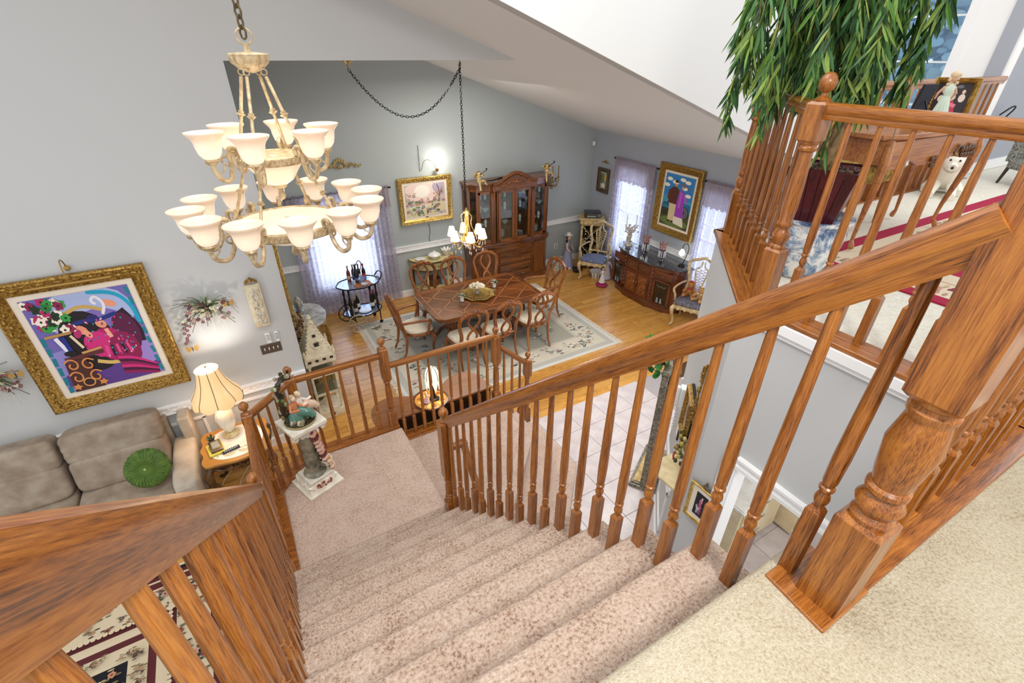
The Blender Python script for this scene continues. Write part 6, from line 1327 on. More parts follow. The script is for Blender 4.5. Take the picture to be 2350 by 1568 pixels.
# wall planter with orchids
def planter(lab, loc, seed, n=1.0):
    t = thing('wall_planter', lab, 'plant', loc); rr_ = random.Random(seed); b = B(); b.lathe([(.02, -.06), (.06, -.02), (.08, .03), (.07, .03)], 14, sy=.6); b.part('basket', mat('moss', '#4a4a2c', .9, c2='#7a7a4a', ns=40), t)
    b = B()
    for i in range(46):
        a = rr_.uniform(0, 2 * pi); L = rr_.uniform(.08, .24); b.C(rr_.choice(['#5f7a3a', '#7f9a5a', '#3f5a2a', '#a8b890'])); dx = cos(a) * L; b.tube(smoothp([(0, 0, .02), (dx * .5, -.05 - .05 * rr_.random(), .09 + .05 * sin(a)), (dx, -.06 * rr_.random(), .04 + L * .6 * sin(a))], 2), .003, 4)
    b.part('grass_blades', VC, t)['kind'] = 'stuff'
    b = B()
    def bloom(x, y, z, c, r_=.016):
        b.C(c); a0 = rr_.uniform(0, 6)
        for k in range(5): a = a0 + k * 1.257; b.ball((x + r_ * cos(a), y, z + r_ * sin(a)), r_ * .75, 5, sc=(1, .35, 1))
    for i in range(40): s = rr_.choice((-1, 1)); bloom(s * rr_.uniform(.0, .2), -.08 + rr_.uniform(-.04, .03), rr_.uniform(-.13, .12), rr_.choice(['#6f3a40', '#84565a', '#54262e', '#a07a72', '#c9b8a0']), rr_.uniform(.008, .013))
    b.C('#5a5638'); [b.tube(smoothp([(0, -.02, .0), (.5 * x_, -.08, z_ * .5 + .08), (x_, -.07, z_)], 2), .0028, 4) for x_, z_ in [(rr_.uniform(-.3, .22), rr_.uniform(-.2, .2)) for _ in range(34)]]
    for i in range(24): x = rr_.uniform(-.26, .16); bloom(x, -.07, rr_.uniform(-.08, .12), rr_.choice(['#e8e4cc', '#d9d8b8', '#c9c8a0']), .010)
    for i in range(9): bloom(-.22 - .006 * i + rr_.uniform(-.02, .02), -.05, -.08 - i * .028, '#6f3a44', .011)
    b.part('orchid_blooms', VC, t)['kind'] = 'stuff'
    b = B('#dfe0d0')
    for i in range(22): x = rr_.uniform(-.12, .14); L = rr_.uniform(.06, .24); [b.ball((x + rr_.uniform(-.004, .004), -.06, -.08 - L * k / 8), .0035, 4) for k in range(9)]
    b.part('hanging_beads', VC, t)['kind'] = 'stuff'
    for (x, z) in ((-.24, -.36), (.2, .06)):
        b = B('#b08a4a'); [b.add([(0, 0, 0), (s * .05, .0, .04), (s * .06, -.0, -.0), (s * .035, 0, -.045)], [(0, 1, 2, 3)] if s > 0 else [(3, 2, 1, 0)], 0, False) for s in (-1, 1)]; b.C('#4a3420').tube([(0, -.002, .02), (0, -.002, -.03)], .005, 5); b.part('butterfly', VC, t, (x, -.08, z))
    return t
planter('trailing wall planter of burgundy orchids and gold butterflies beside the magenta picture', (-.50, YL - .02, 2.0), 4)
planter('trailing wall planter partly cut off left of the magenta picture', (-2.28, YL - .02, 1.72), 9)
light('planter_uplight', 'SPOT', (-.50, YL - .42, 1.62), 5, (1, .93, .85), .03, (125, 0, 0), 120)
# pedestal column with sculpture
st_c = mat('antiqued_white_ceramic', '#d8d0bc', .35, c2='#f0ebde', ns=10, coat=.3); st_d = mat('grey_green_glaze', '#4a4a3c', .4, c2='#a09a82', ns=9, coat=.3)
PX, PY = .03, 3.62
t = thing('flower_pedestal', 'white ceramic column pedestal wound with roses on the carpeted landing', 'pedestal', (PX, PY, ZL1), R(20)); t.scale = (1, 1, .93)
b = B(); b.box((0, 0, .015), (.34, .34, .03)); b.add([(x * .15, y * .15, .03) for x, y in ((-1, -1), (1, -1), (1, 1), (-1, 1))] + [(x * .105, y * .105, .13) for x, y in ((-1, -1), (1, -1), (1, 1), (-1, 1))], [(0, 1, 5, 4), (1, 2, 6, 5), (2, 3, 7, 6), (3, 0, 4, 7), (4, 5, 6, 7)], 0, False); b.box((0, 0, .14), (.23, .23, .02)); b.part('base', st_c, t, bevel=.004)
b = B()
for k in range(4):
    a = k * pi / 2
    for s in (-1, 0, 1): b.tube([(cos(a) * (.13 - abs(q) * .0) - sin(a) * (s * .08 + q), sin(a) * .13 + cos(a) * (s * .08 + q), .11 - .05 * (1 - (q / .04) ** 2)) for q in (-.04, -.02, 0, .02, .04)], .011, 6)
b.part('garlands', st_c, t)
b = B(); b.lathe([(.095, .15), (.1, .165), (.085, .18), (.072, .19), (.068, .3), (.062, .62), (.07, .65)], 28, lobes=14, la=.02); b.part('shaft', st_d, t)
b = B(); b.box((0, 0, .79), (.31, .31, .03)); b.box((0, 0, .765), (.27, .27, .02)); b.box((0, 0, .735), (.2, .2, .04))
for sx in (-1, 1):
    for sy in (-1, 1): b.tube([(sx * .125 + sx * .022 * cos(g) * (1 - g / 16), sy * .115, .725 + .026 * sin(g) * (1 - g / 16)) for g in [i * .5 for i in range(24)]], .009, 6)
b.lathe([(.07, .64), (.085, .68), (.1, .73)], 16, lobes=8, la=.08); b.part('capital', st_c, t, bevel=.003)
rr_ = random.Random(14)
def rose(b, c, r_, col, col2):
    c = Vector(c); n = Vector((c.x, c.y, 0)).normalized(); u = n.cross(Vector((0, 0, 1)))
    for k, (rr2, cc, m_) in enumerate(((1, col, 6), (.62, col2, 5), (.3, col, 3))):
        for i in range(m_):
            a = 2 * pi * i / m_ + k; q = c + (u * cos(a) + Vector((0, 0, 1)) * sin(a)) * r_ * rr2 * .62 + n * r_ * (.15 + .2 * k); b.C(cc if i % 2 else col2); b.ball(tuple(q), r_ * .42 * (1 - .15 * k), 6, sc=(.9, .9, .9))
for i in range(11):
    f = i / 10; a = R(-62 + 38 * f); z = .66 - .48 * f; rad = .08 + .03 * f + .03 * (i > 7); b = B(); rose(b, (rad * cos(a), rad * sin(a), z), .045 + .015 * rr_.random(), rr_.choice(['#b87a6a', '#8a3a44', '#c99a5a', '#a85a5a']), rr_.choice(['#e8d0b8', '#e0b8a8', '#6a2a34'])); b.part('rose', VG, t)
b = B()
for i in range(14): a = R(rr_.uniform(-80, 10)); z = rr_.uniform(.16, .6); b.C('#3d3a2a').ball((.085 * cos(a), .085 * sin(a), z), .02, 6, sc=(1, 1, .5))
b.part('rose_leaves', VG, t)['kind'] = 'stuff'
b = B(); [(b.C(rr_.choice(['#9a3a34', '#c9806a', '#7a2a2a', '#e0c0a8'])), b.ball((.135 * (1 if i % 2 else rr_.uniform(-.5, .5)), -.135 + (.135 - .05 * rr_.random() if i % 2 else 0), .075 + rr_.uniform(-.015, .03)), .012, 5)) for i in range(50)]; b.part('small_roses', VG, t)
t = thing('porcelain_sculpture', 'porcelain sculpture of seated figures under a gnarled tree on the flower pedestal', 'sculpture', (PX, PY, ZL1 + .752), R(14)); t.scale = (1.15, 1.15, 1.35)
b = B('#3a3426'); b.lathe([(.105, 0), (.11, .015), (.09, .02)], 24); b.C('#a08a4a').lathe([(.112, .002), (.114, .01), (.108, .014)], 24, cap=False); rr_ = random.Random(5)
for i in range(40): a = rr_.uniform(0, 6.28); r_ = rr_.uniform(.03, .1); b.C(rr_.choice(['#2e2a20', '#5a5a40', '#8a8468', '#c9b89a', '#4a4636'])); b.ball((r_ * cos(a), r_ * sin(a), .02 + .02 * rr_.random()), rr_.uniform(.012, .026), 6)
b.part('rocky_base', VG, t)
b = B('#2e261c'); b.tube(smoothp([(-.07, .02, .02), (-.09, .03, .12), (-.075, .02, .2), (-.1, .02, .27), (-.05, .0, .34), (.01, -.01, .33)], 3), [.03 - .0004 * i for i in range(len(smoothp([(0, 0, 0)] * 6, 3)))], 8)
for i in range(60): rr2 = rr_.random(); x, z = -.085 + .09 * max(0, rr2 - .7) / .3, .05 + .3 * min(1, rr2 * 1.2); b.C(rr_.choice(['#3a3a24', '#6a7048', '#8a9a6a', '#a8988a', '#c9b8a4', '#40301c'])); b.ball((x + rr_.uniform(-.03, .03), .015 + rr_.uniform(-.03, .03), z), rr_.uniform(.008, .018), 5)
b.part('tree', VG, t)
def seated(x, y, rz, dress, top_, s=1.0, hair='#c9a878'):
    g = B(); c_, s_ = cos(rz), sin(rz); g.T = Matrix.Translation((x, y, .03)) @ Matrix.Rotation(rz, 4, 'Z') @ Matrix.Scale(s, 4)
    g.C(dress); g.tube([(0, 0, .03), (.04, -.03, .05), (.09, -.06, .03), (.1, -.08, .005)], [.04, .038, .03, .022], 10); g.lathe([(.07, 0), (.06, .03), (.03, .06)], 14); g.C(top_).tube([(0, 0, .05), (0, 0, .09), (.005, -.005, .125)], [.028, .03, .018], 10); g.tube([(.02, 0, .11), (.06, -.03, .08), (.09, -.05, .09)], [.012, .01, .008], 6); g.tube([(-.02, 0, .11), (-.04, -.04, .08), (.02, -.06, .08)], [.012, .01, .008], 6)
    g.C('#e6c6a8').ball((.008, -.008, .15), .02, 10); g.C(hair).ball((.003, 0, .158), .022, 8); return g
seated(-.02, .0, 0, '#4f7a6a', '#c9825a').part('seated_woman', VG, t); seated(.03, .03, .6, '#d8b8a0', '#e8e0d4', .95, '#e8d8b8').part('seated_companion', VG, t)
# grand piano shaped table
t = thing('console_table', 'low piano shaped brown table standing behind the landing rail', 'table', (0, 0, 0)); t.location = (1.45, 4.3, 0)
pp = [(.74, 4.16), (.72, 4.3), (.77, 4.47), (.87, 4.56), (1.02, 4.58), (1.24, 4.47), (1.45, 4.43), (1.62, 4.48), (1.78, 4.6), (1.95, 4.64), (2.07, 4.58), (2.14, 4.45), (2.17, 4.16)]
pl = [(x - 1.45, y - 4.3) for x, y in pp]; pls = [(v.x, v.y) for v in smoothp([(x, y, 0) for x, y in pl], 2)]
b = B(); b.prism(pls[::-1], .775, .80); b.part('tabletop', tablew, t, bevel=.004)
b = B(); b.prism([(x * .97, y * .95 ) for x, y in pls][::-1], .58, .776); b.part('apron', mat('dark_walnut_side', '#241409', .35, coat=.3), t)
for (x, y) in ((-.62, -.08), (-.6, .18), (.6, -.08), (.5, .24)): b = B(); b.lathe([(.022, 0), (.03, .03), (.02, .1), (.035, .45), (.04, .58)], 10, (x, y, 0)); b.part('leg', mat('dark_walnut_side', '#241409'), t)
t = thing('gold_tray', 'round amber and gold tray with dark rim on the piano shaped table', 'tray', (1.42, 4.28, .80)); b = B('#5a3416'); b.lathe([(.2, 0), (.205, .02), (.19, .022), (.185, .012)], 40); b.part('rim', VG, t)
b = B('#d9983a'); b.lathe([(.187, .012), (.0001, .0125)], 40, cap=False)
for k in range(12): a = 2 * pi * k / 12; b.C('#a86420' if k % 2 else '#f0c878'); b.add([(.03 * cos(a), .03 * sin(a), .0132), (.15 * cos(a - .14), .15 * sin(a - .14), .0132), (.165 * cos(a), .165 * sin(a), .0132), (.15 * cos(a + .14), .15 * sin(a + .14), .0132)], [(0, 1, 2, 3)], 0, False)
b.C('#f6ead0'); [b.ball((.17 * cos(2 * pi * k / 24), .17 * sin(2 * pi * k / 24), .014), .005, 5) for k in range(24)]; b.part('inlaid_plate', VG, t)
t = thing('petal_lamp', 'small lit lamp with a drooping white petal glass shade on the gold tray', 'lamp', (1.46, 4.27, .815)); b = B(); b.lathe([(.06, 0), (.055, .01), (.02, .02), (.022, .05), (.012, .08), (.01, .3)], 14, lobes=6, la=.1); b.part('base', iron, t)
for k in range(8):
    a = 2 * pi * k / 8; b = B(); r2 = ((.01, .46, .2), (.055, .43, .4), (.08, .36, .44), (.083, .27, .4), (.078, .2, .22), (.074, .15, .02)); vs = []
    for (r_, z_, wd) in r2: vs += [(r_ * cos(a - wd), r_ * sin(a - wd), z_ - .01), (r_ * 1.08 * cos(a), r_ * 1.08 * sin(a), z_), (r_ * cos(a + wd), r_ * sin(a + wd), z_ - .01)]
    b.add(vs, [(i * 3 + j, i * 3 + j + 1, i * 3 + j + 4, i * 3 + j + 3) for i in range(5) for j in (0, 1)]); b.part('petal', petal_g, t)
b = B(); [b.tube([(r_ * 1.1 * cos(a + .39), r_ * 1.1 * sin(a + .39), z_) for r_, z_ in ((.01, .46), (.055, .43), (.08, .36), (.083, .29))], .003, 4) for a in [2 * pi * k / 8 for k in range(8)]]; b.part('leading', iron, t)
light('petal_lamp_bulb', 'POINT', (1.46, 4.27, 1.0), 1.5, WARM, .03)
t = thing('lady_figurine', 'little white lady figurine in a pink gown beside the petal lamp', 'figurine', (1.36, 4.25, .815)); b = B('#e8c8cc'); b.lathe([(.04, 0), (.036, .01), (.02, .05), (.01, .08), (.014, .1), (.008, .12)], 16, lobes=8, la=.06); b.C('#f0e0d4').ball((0, 0, .13), .013, 8); b.tube([(.01, 0, .105), (.03, -.01, .09), (.02, -.02, .07)], .005, 5); b.part('body', VG, t); b = B('#20202a'); b.lathe([(.045, -.002), (.045, .004)], 12); b.part('plinth', VG, t)
# gothic display tower
t = thing('gothic_display_tower', 'tall cream display tower shaped like a gothic chapel by the corner of the left wall', 'display tower', (.45, 5.76, 0), R(4)); t.scale = (1, 1, .83)
b = B(); b.box((0, 0, .06), (.38, .36, .12)); b.box((0, 0, .13), (.34, .32, .02)); b.part('base', ivory, t)
for z in (.45, .8): b = B(); b.box((0, 0, z), (.33, .31, .02)); b.part('shelf', ivory, t)
for sx in (-1, 1):
    for sy in (-1, 1): b = B(); b.lathe([(.026, .14), (.02, .17), (.016, .2), (.016, .5), (.024, .52), (.016, .54), (.016, .98), (.026, 1.0), (.03, 1.04)], 10, (sx * .15, sy * .14, 0)); b.part('column', ivory, t)
b = B(); b.box((0, 0, 1.11), (.38, .36, .14)); b.part('frieze', ivory, t)
b = B()
def quatre(b, x, y, z, r_, ax=1):
    for k in range(4): a = pi / 2 * k + (0 if r_ > .02 else pi / 4); b.ball((x + r_ * cos(a) * (ax == 1), y + r_ * cos(a) * (ax == 0), z + r_ * sin(a)), r_ * .9, 8, sc=(.3 if ax == 0 else 1, .3 if ax == 1 else 1, 1))
for i in range(4): quatre(b, -.135 + i * .09, -.183, 1.12, .014)
for i in range(3): quatre(b, .193, -.09 + i * .09, 1.12, .014, 0)
quatre(b, 0, -.183, .06, .018); b.part('dark_quatrefoils', mat('dark_recess', '#2a2420', .8), t)
b = B(); a4 = [(-.17, -.17), (.17, -.17), (.17, .17), (-.17, .17)]; b.add([(x, y, 1.18) for x, y in a4] + [(x * .16, y * .16, 1.66) for x, y in a4], [(0, 1, 5, 4), (1, 2, 6, 5), (2, 3, 7, 6), (3, 0, 4, 7), (4, 5, 6, 7)], 0, False); b.part('spire', ivory, t)
b = B(); [b.ball((x + (x * .16 - x) * k / 9, y + (y * .16 - y) * k / 9, 1.18 + .48 * k / 9), .018, 6) for x, y in a4 for k in range(10)]; b.lathe([(.03, 1.66), (.045, 1.68), (.025, 1.7), (.02, 1.73), (.035, 1.75), (.02, 1.79), (.0001, 1.81)], 12); [b.lathe([(.015, 1.18), (.02, 1.24), (.012, 1.27), (.016, 1.29), (.0001, 1.33)], 8, (x * 1.03, y * 1.03, 0)) for x, y in a4]; b.part('pinnacles', ivory, t)
b = B(); b.T = Matrix.Translation((0, -.127, 1.36)) @ Matrix.Rotation(R(-16.5), 4, 'X'); b.tube([(.055 * cos(g), 0, .055 * sin(g)) for g in [2 * pi * i / 20 for i in range(20)]], .009, 6, closed=True); b.part('rose_window_ring', ivory, t)
b = B(); b.T = Matrix.Translation((0, -.127, 1.36)) @ Matrix.Rotation(R(-16.5), 4, 'X'); quatre(b, 0, 0, 0, .019); quatre(b, 0, 0, .135, .014); b.part('tracery', MT['dark_recess'], t)
b = B(); b.T = None; b.box((0, 0, .63), (.27, .25, .32)); b.box((0, 0, .9), (.26, .24, .14)); b.part('glass_box', glassmat('case_glass', '#cfd4d0', .1), t)
t = thing('dried_flowers', 'bunch of dried brown flowers between the gothic tower and the wall corner', 'flowers', (.33, 5.95, 1.15)); b = B(); rr_ = random.Random(6)
for i in range(90): b.C(rr_.choice(['#6a4a2a', '#8a6a3a', '#4a3420', '#a88a5a', '#c9b08a'])); b.ball((rr_.uniform(-.05, .08), rr_.uniform(-.12, .12), rr_.uniform(-.2, .3)), rr_.uniform(.012, .03), 5)
b.part('blooms', VC, t)['kind'] = 'stuff'; b = B('#5a4a2a'); [b.tube([(0, 0, -1.15), (x, y, 0)], .006, 5) for x, y in ((.02, .05), (-.02, -.05), (.03, 0))]; b.lathe([(.09, -1.15), (.1, -.9), (.06, -.7), (.08, -.65)], 14); b.part('vase', VC, t)
# gold mirror on the dining left wall
t = thing('wall_mirror', 'tall heavy gold framed mirror just past the end of the left wall', 'mirror', (XR + .035, 6.75, 1.85), R(90)); frame_bm(.7, 1.35, .12, FP, .05, .01).part('frame', gold_b, t); b = B(); b.box((0, -.008, 0), (.72, .006, 1.37)); b.part('glass', mat('mirror_silver', '#dddddd', .03, 1), t); b = B(); b.box((0, .015, 0), (.92, .03, 1.56)); b.part('backing', mat('dark_backing', '#1c120c', .7), t)
# commode
t = thing('commode', 'bombe commode with grey marble top and bronze mounts against the dining left wall', 'commode', (XR + .29, 7.1, 0), R(90)); wk = mat('kingwood', '#7a5a34', .35, c2='#b8924e', ns=12, coat=.3)
pl = ring_poly([(-.42, .26), (.42, .26), (.45, .05), (.36, -.2), (.15, -.26), (0, -.29), (-.15, -.26), (-.36, -.2), (-.45, .05)], 2)
b = B(); b.prism(pl, .82, .85); b.part('marble_top', mat('grey_marble', '#8a8a86', .15, c2='#c9c6be', ns=8, coat=.5), t, bevel=.006)
b = B(); n = len(pl); vs = []
for (k, z) in ((.8, .12), (.92, .3), (1.0, .55), (.95, .82)): vs += [(x * k, y * k, z) for x, y in pl]
b.add(vs, [(r_ * n + i, r_ * n + (i + 1) % n, (r_ + 1) * n + (i + 1) % n, (r_ + 1) * n + i) for r_ in range(3) for i in range(n)]); b.part('body', wk, t)
for s in (-1, 1): b = B(); b.tube([(s * .36, -.2, .8), (s * .38, -.22, .6), (s * .34, -.2, .3), (s * .3, -.18, .1), (s * .33, -.21, .0)], [.02, .028, .022, .016, .02], 8); b.part('bronze_mount', gold_d, t)
t = thing('table_clock', 'scrolled grey and silver mantel clock standing on the commode by the mirror', 'clock', (XR + .22, 7.2, .85), R(90)); b = B(); b.lathe([(.1, 0), (.09, .03), (.05, .06), (.09, .12), (.1, .18), (.06, .24), (.02, .28)], 14, lobes=4, la=.12, sy=.6); b.tube(smoothp([(-.1, 0, .02), (-.14, 0, .12), (-.06, 0, .22), (0, 0, .28)], 2), .014, 6); b.tube(smoothp([(.1, 0, .02), (.14, 0, .12), (.06, 0, .22), (0, 0, .28)], 2), .014, 6); b.part('body', mat('pewter', '#6a6c6a', .35, .5, '#b8b4a8', 20), t)
b = B(); b.lathe([(.045, 0), (.045, .01)], 20); b.part('dial', white, t, (0, -.055, .15), (R(90), 0, 0))

# ================================================================== HALL UNDER THE LOFT
# tall leaning pier mirror on stepped stand
t = thing('hall_mirror', 'tall grey framed pier mirror with marble ledge standing in the tiled hall', 'mirror', (3.28, 2.56, 0), R(30)); t.scale = (1, 1, .82)
gf = mat('grey_gilt_wood', '#5a564c', .4, .2, '#9a927e', 30)
b = B(); b.box((.28, 0, .03), (.74, .3, .06)); b.box((.28, 0, .07), (.68, .26, .02)); b.part('plinth', gf, t, bevel=.004); b = B(); b.box((.28, 0, .088), (.64, .22, .012)); b.part('marble_ledge', mat('ochre_marble', '#a88a54', .2, c2='#d8bc84', ns=12, coat=.5), t)
b = B(); b.box((-.02, 0, 1.0), (.06, .06, 1.85)); b.box((.58, 0, 1.0), (.06, .06, 1.85)); b.box((.28, 0, 1.95), (.66, .07, .08)); [b.ball((-.02, -.035, .25 + i * .1), .009, 6) for i in range(17)]; b.part('frame', gf, t); b = B(); b.box((.28, .015, 1.0), (.55, .01, 1.82)); b.part('glass', MT['mirror_silver'], t)
b = B(); [b.box((.28, -.0, z), (.55, .012, .008)) for z in (.55, 1.0, 1.45)]; b.part('glazing_bars', iron, t)
t = thing('ivy_plant', 'green ivy in a pot trailing over the top of the hall mirror', 'plant', (3.34, 2.72, 1.62)); rr_ = random.Random(7); b = B('#3a2c20'); b.lathe([(.08, 0), (.1, .12), (.09, .12)], 14); b.part('pot', VC, t)
lm = B('#2f6a2a'); lm.add([(0, 0, 0), (.025, .02, .005), (.03, .05, 0), (0, .08, -.01), (-.03, .05, 0), (-.025, .02, .005)], [(0, 1, 2, 3), (0, 3, 4, 5)], 0, False); lms = [lm.mesh('leaf', mat('ivy_%d' % i, c, .4, coat=.3)) for i, c in enumerate(('#2f6a2a', '#3f8a38', '#1f4a20', '#7a9a6a', '#5a9a48'))]
for i in range(110):
    o = bpy.data.objects.new('leaf', rr_.choice(lms)); COL.objects.link(o); o.parent = t; a = rr_.uniform(0, 6.28); r_ = rr_.uniform(.03, .2); o.location = (r_ * cos(a), r_ * sin(a), .1 + rr_.uniform(-.2, .14)); o.rotation_euler = (rr_.uniform(-1, 1), rr_.uniform(-1, 1), rr_.uniform(0, 6.28)); s_ = rr_.uniform(.7, 1.3); o.scale = (s_, s_, s_)
b = B('#5a4030'); [b.tube(smoothp([(0, 0, .1), (.12 * cos(a), .12 * sin(a), .25), (.17 * cos(a), .17 * sin(a), .0)], 2), .004, 4) for a in [k * .8 for k in range(8)]]; b.part('stems', VC, t)
# items on the diagonal wall
DR = LA + pi  # objects face outward (nv side): local -y -> nv
RZ = math.atan2(-nv.x, nv.y) + pi
t = thing('wall_telephone', 'white telephone mounted on the diagonal hall wall', 'telephone', onD(.95, 1.72, .0), RZ); b = B(); b.box((0, -.025, 0), (.09, .05, .2)); b.part('body', white, t, bevel=.008); b = B(); b.box((.0, -.065, 0), (.05, .03, .2)); b.part('handset', white, t, bevel=.01); b = B('#e8e8e8'); b.tube([(.01 * cos(g * 2), -.05 + .01 * sin(g * 2), -.1 - g * .012) for g in range(24)], .004, 4); b.part('cord', VC, t)
t = thing('hall_picture', 'gold framed picture hung on the diagonal hall wall seen edge on', 'picture', onD(.52, 1.85, .025), RZ); t.scale = (1, .6, 1); frame_bm(.22, .34, .035, FP).part('frame', gold_d, t); canvas([('#6a4a3a', ell(.5, .5, .3, .3))], .22, .34, '#b8a88a', t, loc=(0, -.006, 0)); b = B(); b.box((0, .017, 0), (.3, .034, .42)); b.part('backing', mat('dark_backing', '#1c120c'), t)
t = thing('wall_garland', 'slim gilded leaf garland above the edge on gold picture on the diagonal wall', 'wall ornament', onD(.33, 2.2, .02), RZ); b = B(); b.tube(smoothp([(0, 0, .26), (.02, -.01, .1), (-.01, -.01, -.05), (.01, 0, -.26)], 2), .008, 6); rr_ = random.Random(3); [b.ball((rr_.uniform(-.02, .02), -.015, rr_.uniform(-.25, .25)), .014, 6) for i in range(30)]; b.part('leaves', gold_d, t)
t = thing('wall_bracket_shelf', 'half octagon cream marble wall shelf on a dark carved bracket', 'shelf', onD(.42, 1.32, .0), RZ); b = B(); b.prism([(-.2, 0), (-.2, -.06), (-.1, -.17), (.1, -.17), (.2, -.06), (.2, 0)][::-1], 0, .025); b.part('shelf_top', mat('cream_marble', '#c9b486', .3, c2='#e0cfa4', ns=14), t, bevel=.004); b = B(); b.lathe([(.02, -.13), (.04, -.1), (.03, -.06), (.07, -.02), (.09, 0)], 12, (0, -.06, 0)); b.part('bracket', MT['dark_walnut_side'], t)
t = thing('wall_flowers', 'small spray of red and gold flowers on the diagonal wall above the bracket shelf', 'flowers', onD(.30, 1.66, .03), RZ); b = B(); rr_ = random.Random(4)
for i in range(44): b.C(rr_.choice(['#6a5a2a', '#b09a4a', '#3a4a2a', '#8a7a3a', '#d8c88a'])); b.ball((rr_.uniform(-.08, .08), rr_.uniform(-.06, 0), rr_.uniform(-.06, .14)), .017, 6)
b.C('#a82a44'); [b.ball((.02 * cos(a), -.06, -.05 + .02 * sin(a)), .018, 6) for a in range(6)]; b.part('blooms', VC, t)
t = thing('light_switch', 'small dark framed square plaque low on the diagonal wall near the mirror', 'plaque', onD(.86, 1.4, 0), RZ); b = B(); b.box((0, -.008, 0), (.1, .016, .14)); b.part('frame', black, t); b = B(); b.box((0, -.0165, 0), (.07, .002, .11)); b.part('face', white, t)
b = B(); 
for s0_, s1_, z in ((.05, L_ , .93),): p0_, p1_ = onD(s0_, z, .012), onD(s1_, z, .012)
plate_seg(b, onD(.55, 0)[:2], onD(L_, 0)[:2], .02, 0, .9, .96); plate_seg(b, onD(.0, 0)[:2], onD(L_, 0)[:2], .018, 0, 0, .12); struct('trim_hall_chair_rail', b, trim_w)
b = B()
for zz in (.3, .8): plate_seg(b, onD(.62, 0)[:2], onD(1.15, 0)[:2], .016, 0, zz, zz + .03)
for ss in (.62, 1.12): plate_seg(b, onD(ss, 0)[:2], onD(ss + .03, 0)[:2], .016, 0, .3, .83)
struct('trim_hall_panel', b, trim_w)
S = [('#1c1c28', [(.0, 0), (1, 0), (1, 1), (0, 1)]), ('#d88aa0', ell(.5, .68, .13, .1)), ('#e8b8b8', ell(.55, .82, .07, .06)), ('#c05a80', stroke([(.5, .68), (.45, .5), (.6, .35)], .1)), ('#8a4a6a', stroke([(.55, .35), (.5, .1)], .13)), ('#a8a8b4', stroke([(.2, .45), (.35, .25), (.3, .1)], .07)), ('#c9c4c4', stroke([(.25, .35), (.5, .3)], .05))]
o = picture('dancer_picture', 'small gold framed picture of a pink dancer on the grey wall beside the opening', (2.325 - .02, 1.285, 1.57), R(-90), .075, .17, .018, gold_b, S, '#1c1c28', .03, 0)
o.scale = (1.25, .3, 1.25)
crest('wall_flower', 'tiny bronze flower ornament above the pink dancer picture', (2.32, 1.28, 1.74), R(-90), .05, .07, mat('bronze_plate', '#7a6e62'))
# powder room cabinet
cab = mat('cream_cabinet_paint', '#ddc9a2', .4, c2='#e8d8b6', ns=8); glz = mat('glaze_line', '#4a3420', .6)
t = thing('vanity_cabinet', 'cream vanity cabinet with drawer stack and white marble top inside the opening', 'cabinet', (3.22, 1.40, 0))
b = B(); b.box((.2, .17, .43), (.4, .34, .72)); b.box((.2, .17, .035), (.38, .3, .07)); b.part('carcass', cab, t, bevel=.003)
b = B(); b.box((.62, .2, .43), (.44, .28, .72)); b.part('side_carcass', cab, t)
b = B(); b.prism([(-.03, -.03), (.42, -.03), (.42, .02), (.9, .02), (.9, .36), (-.03, .36)], .79, .82); b.prism([(-.015, -.015), (.43, -.015), (.43, .035), (.89, .035), (.89, .36), (-.015, .36)], .82, .83); b.part('marble_top', marble_w, t, bevel=.004)
for i, z in enumerate((.67, .47, .25)):
    d = B(); d.box((0, 0, 0), (.34, .02, .17)); dd = d.part('drawer', cab, t, (.2, -.01, z), bevel=.006); g = B(); [g.box((0, -.0105, q), (.35, .002, .004)) for q in (-.088, .088)]; g.part('glaze_lines', glz, dd); k_ = B(); k_.lathe([(.008, 0), (.02, .012), (.014, .022), (.0001, .024)], 12); k_.part('knob', chrome, dd, (0, -.012, 0), (R(90), 0, 0))
t = thing('low_cabinet', 'lower cream cabinet farther back in the powder room', 'cabinet', (4.16, 1.36, 0)); b = B(); b.box((.1, .1, .25), (.3, .34, .42)); b.part('carcass', cab, t, bevel=.004); b = B(); b.box((.1, -.08, .25), (.24, .015, .34)); b.part('door', cab, t, bevel=.006); b = B(); b.box((.1, .1, .475), (.32, .36, .02)); b.part('top', cab, t)

# ================================================================== LOFT THINGS
# planter with willow tree
TX, TY = 2.98, 1.54
t = thing('porcelain_pot', 'large blue and white landscape porcelain pot on the loft carpet', 'pot', (TX, TY, ZU)); b = B(); b.lathe([(.13, 0), (.15, .02), (.19, .14), (.21, .27), (.2, .33), (.225, .35), (.225, .365), (.2, .365), (.19, .33)], 32)
mt, n, l, bs_ = newmat('blue_white_porcelain'); v = coords(n, l); l.new(ramp(n, l, ntex(n, l, v, 7, 6, .72, .6), [(.44, '#eef0ee'), (.52, '#8fa6c0'), (.6, '#2f4f80')]), bs_.inputs['Base Color']); bs_.inputs['Roughness'].default_value = .12; bs_.inputs['Coat Weight'].default_value = .6
b.part('body', mt, t)
t = thing('planter_box', 'tapered dark plum slatted planter standing in the porcelain pot', 'planter', (TX, TY, ZU + .18)); plum = wood('plum_wood', ('#2a0c10', '#4a161c', '#5a1e24'), 'z', 8, .35, .3)
def taper(n_, r0_, r1_, z0_, z1_): 
    b = B(); return b
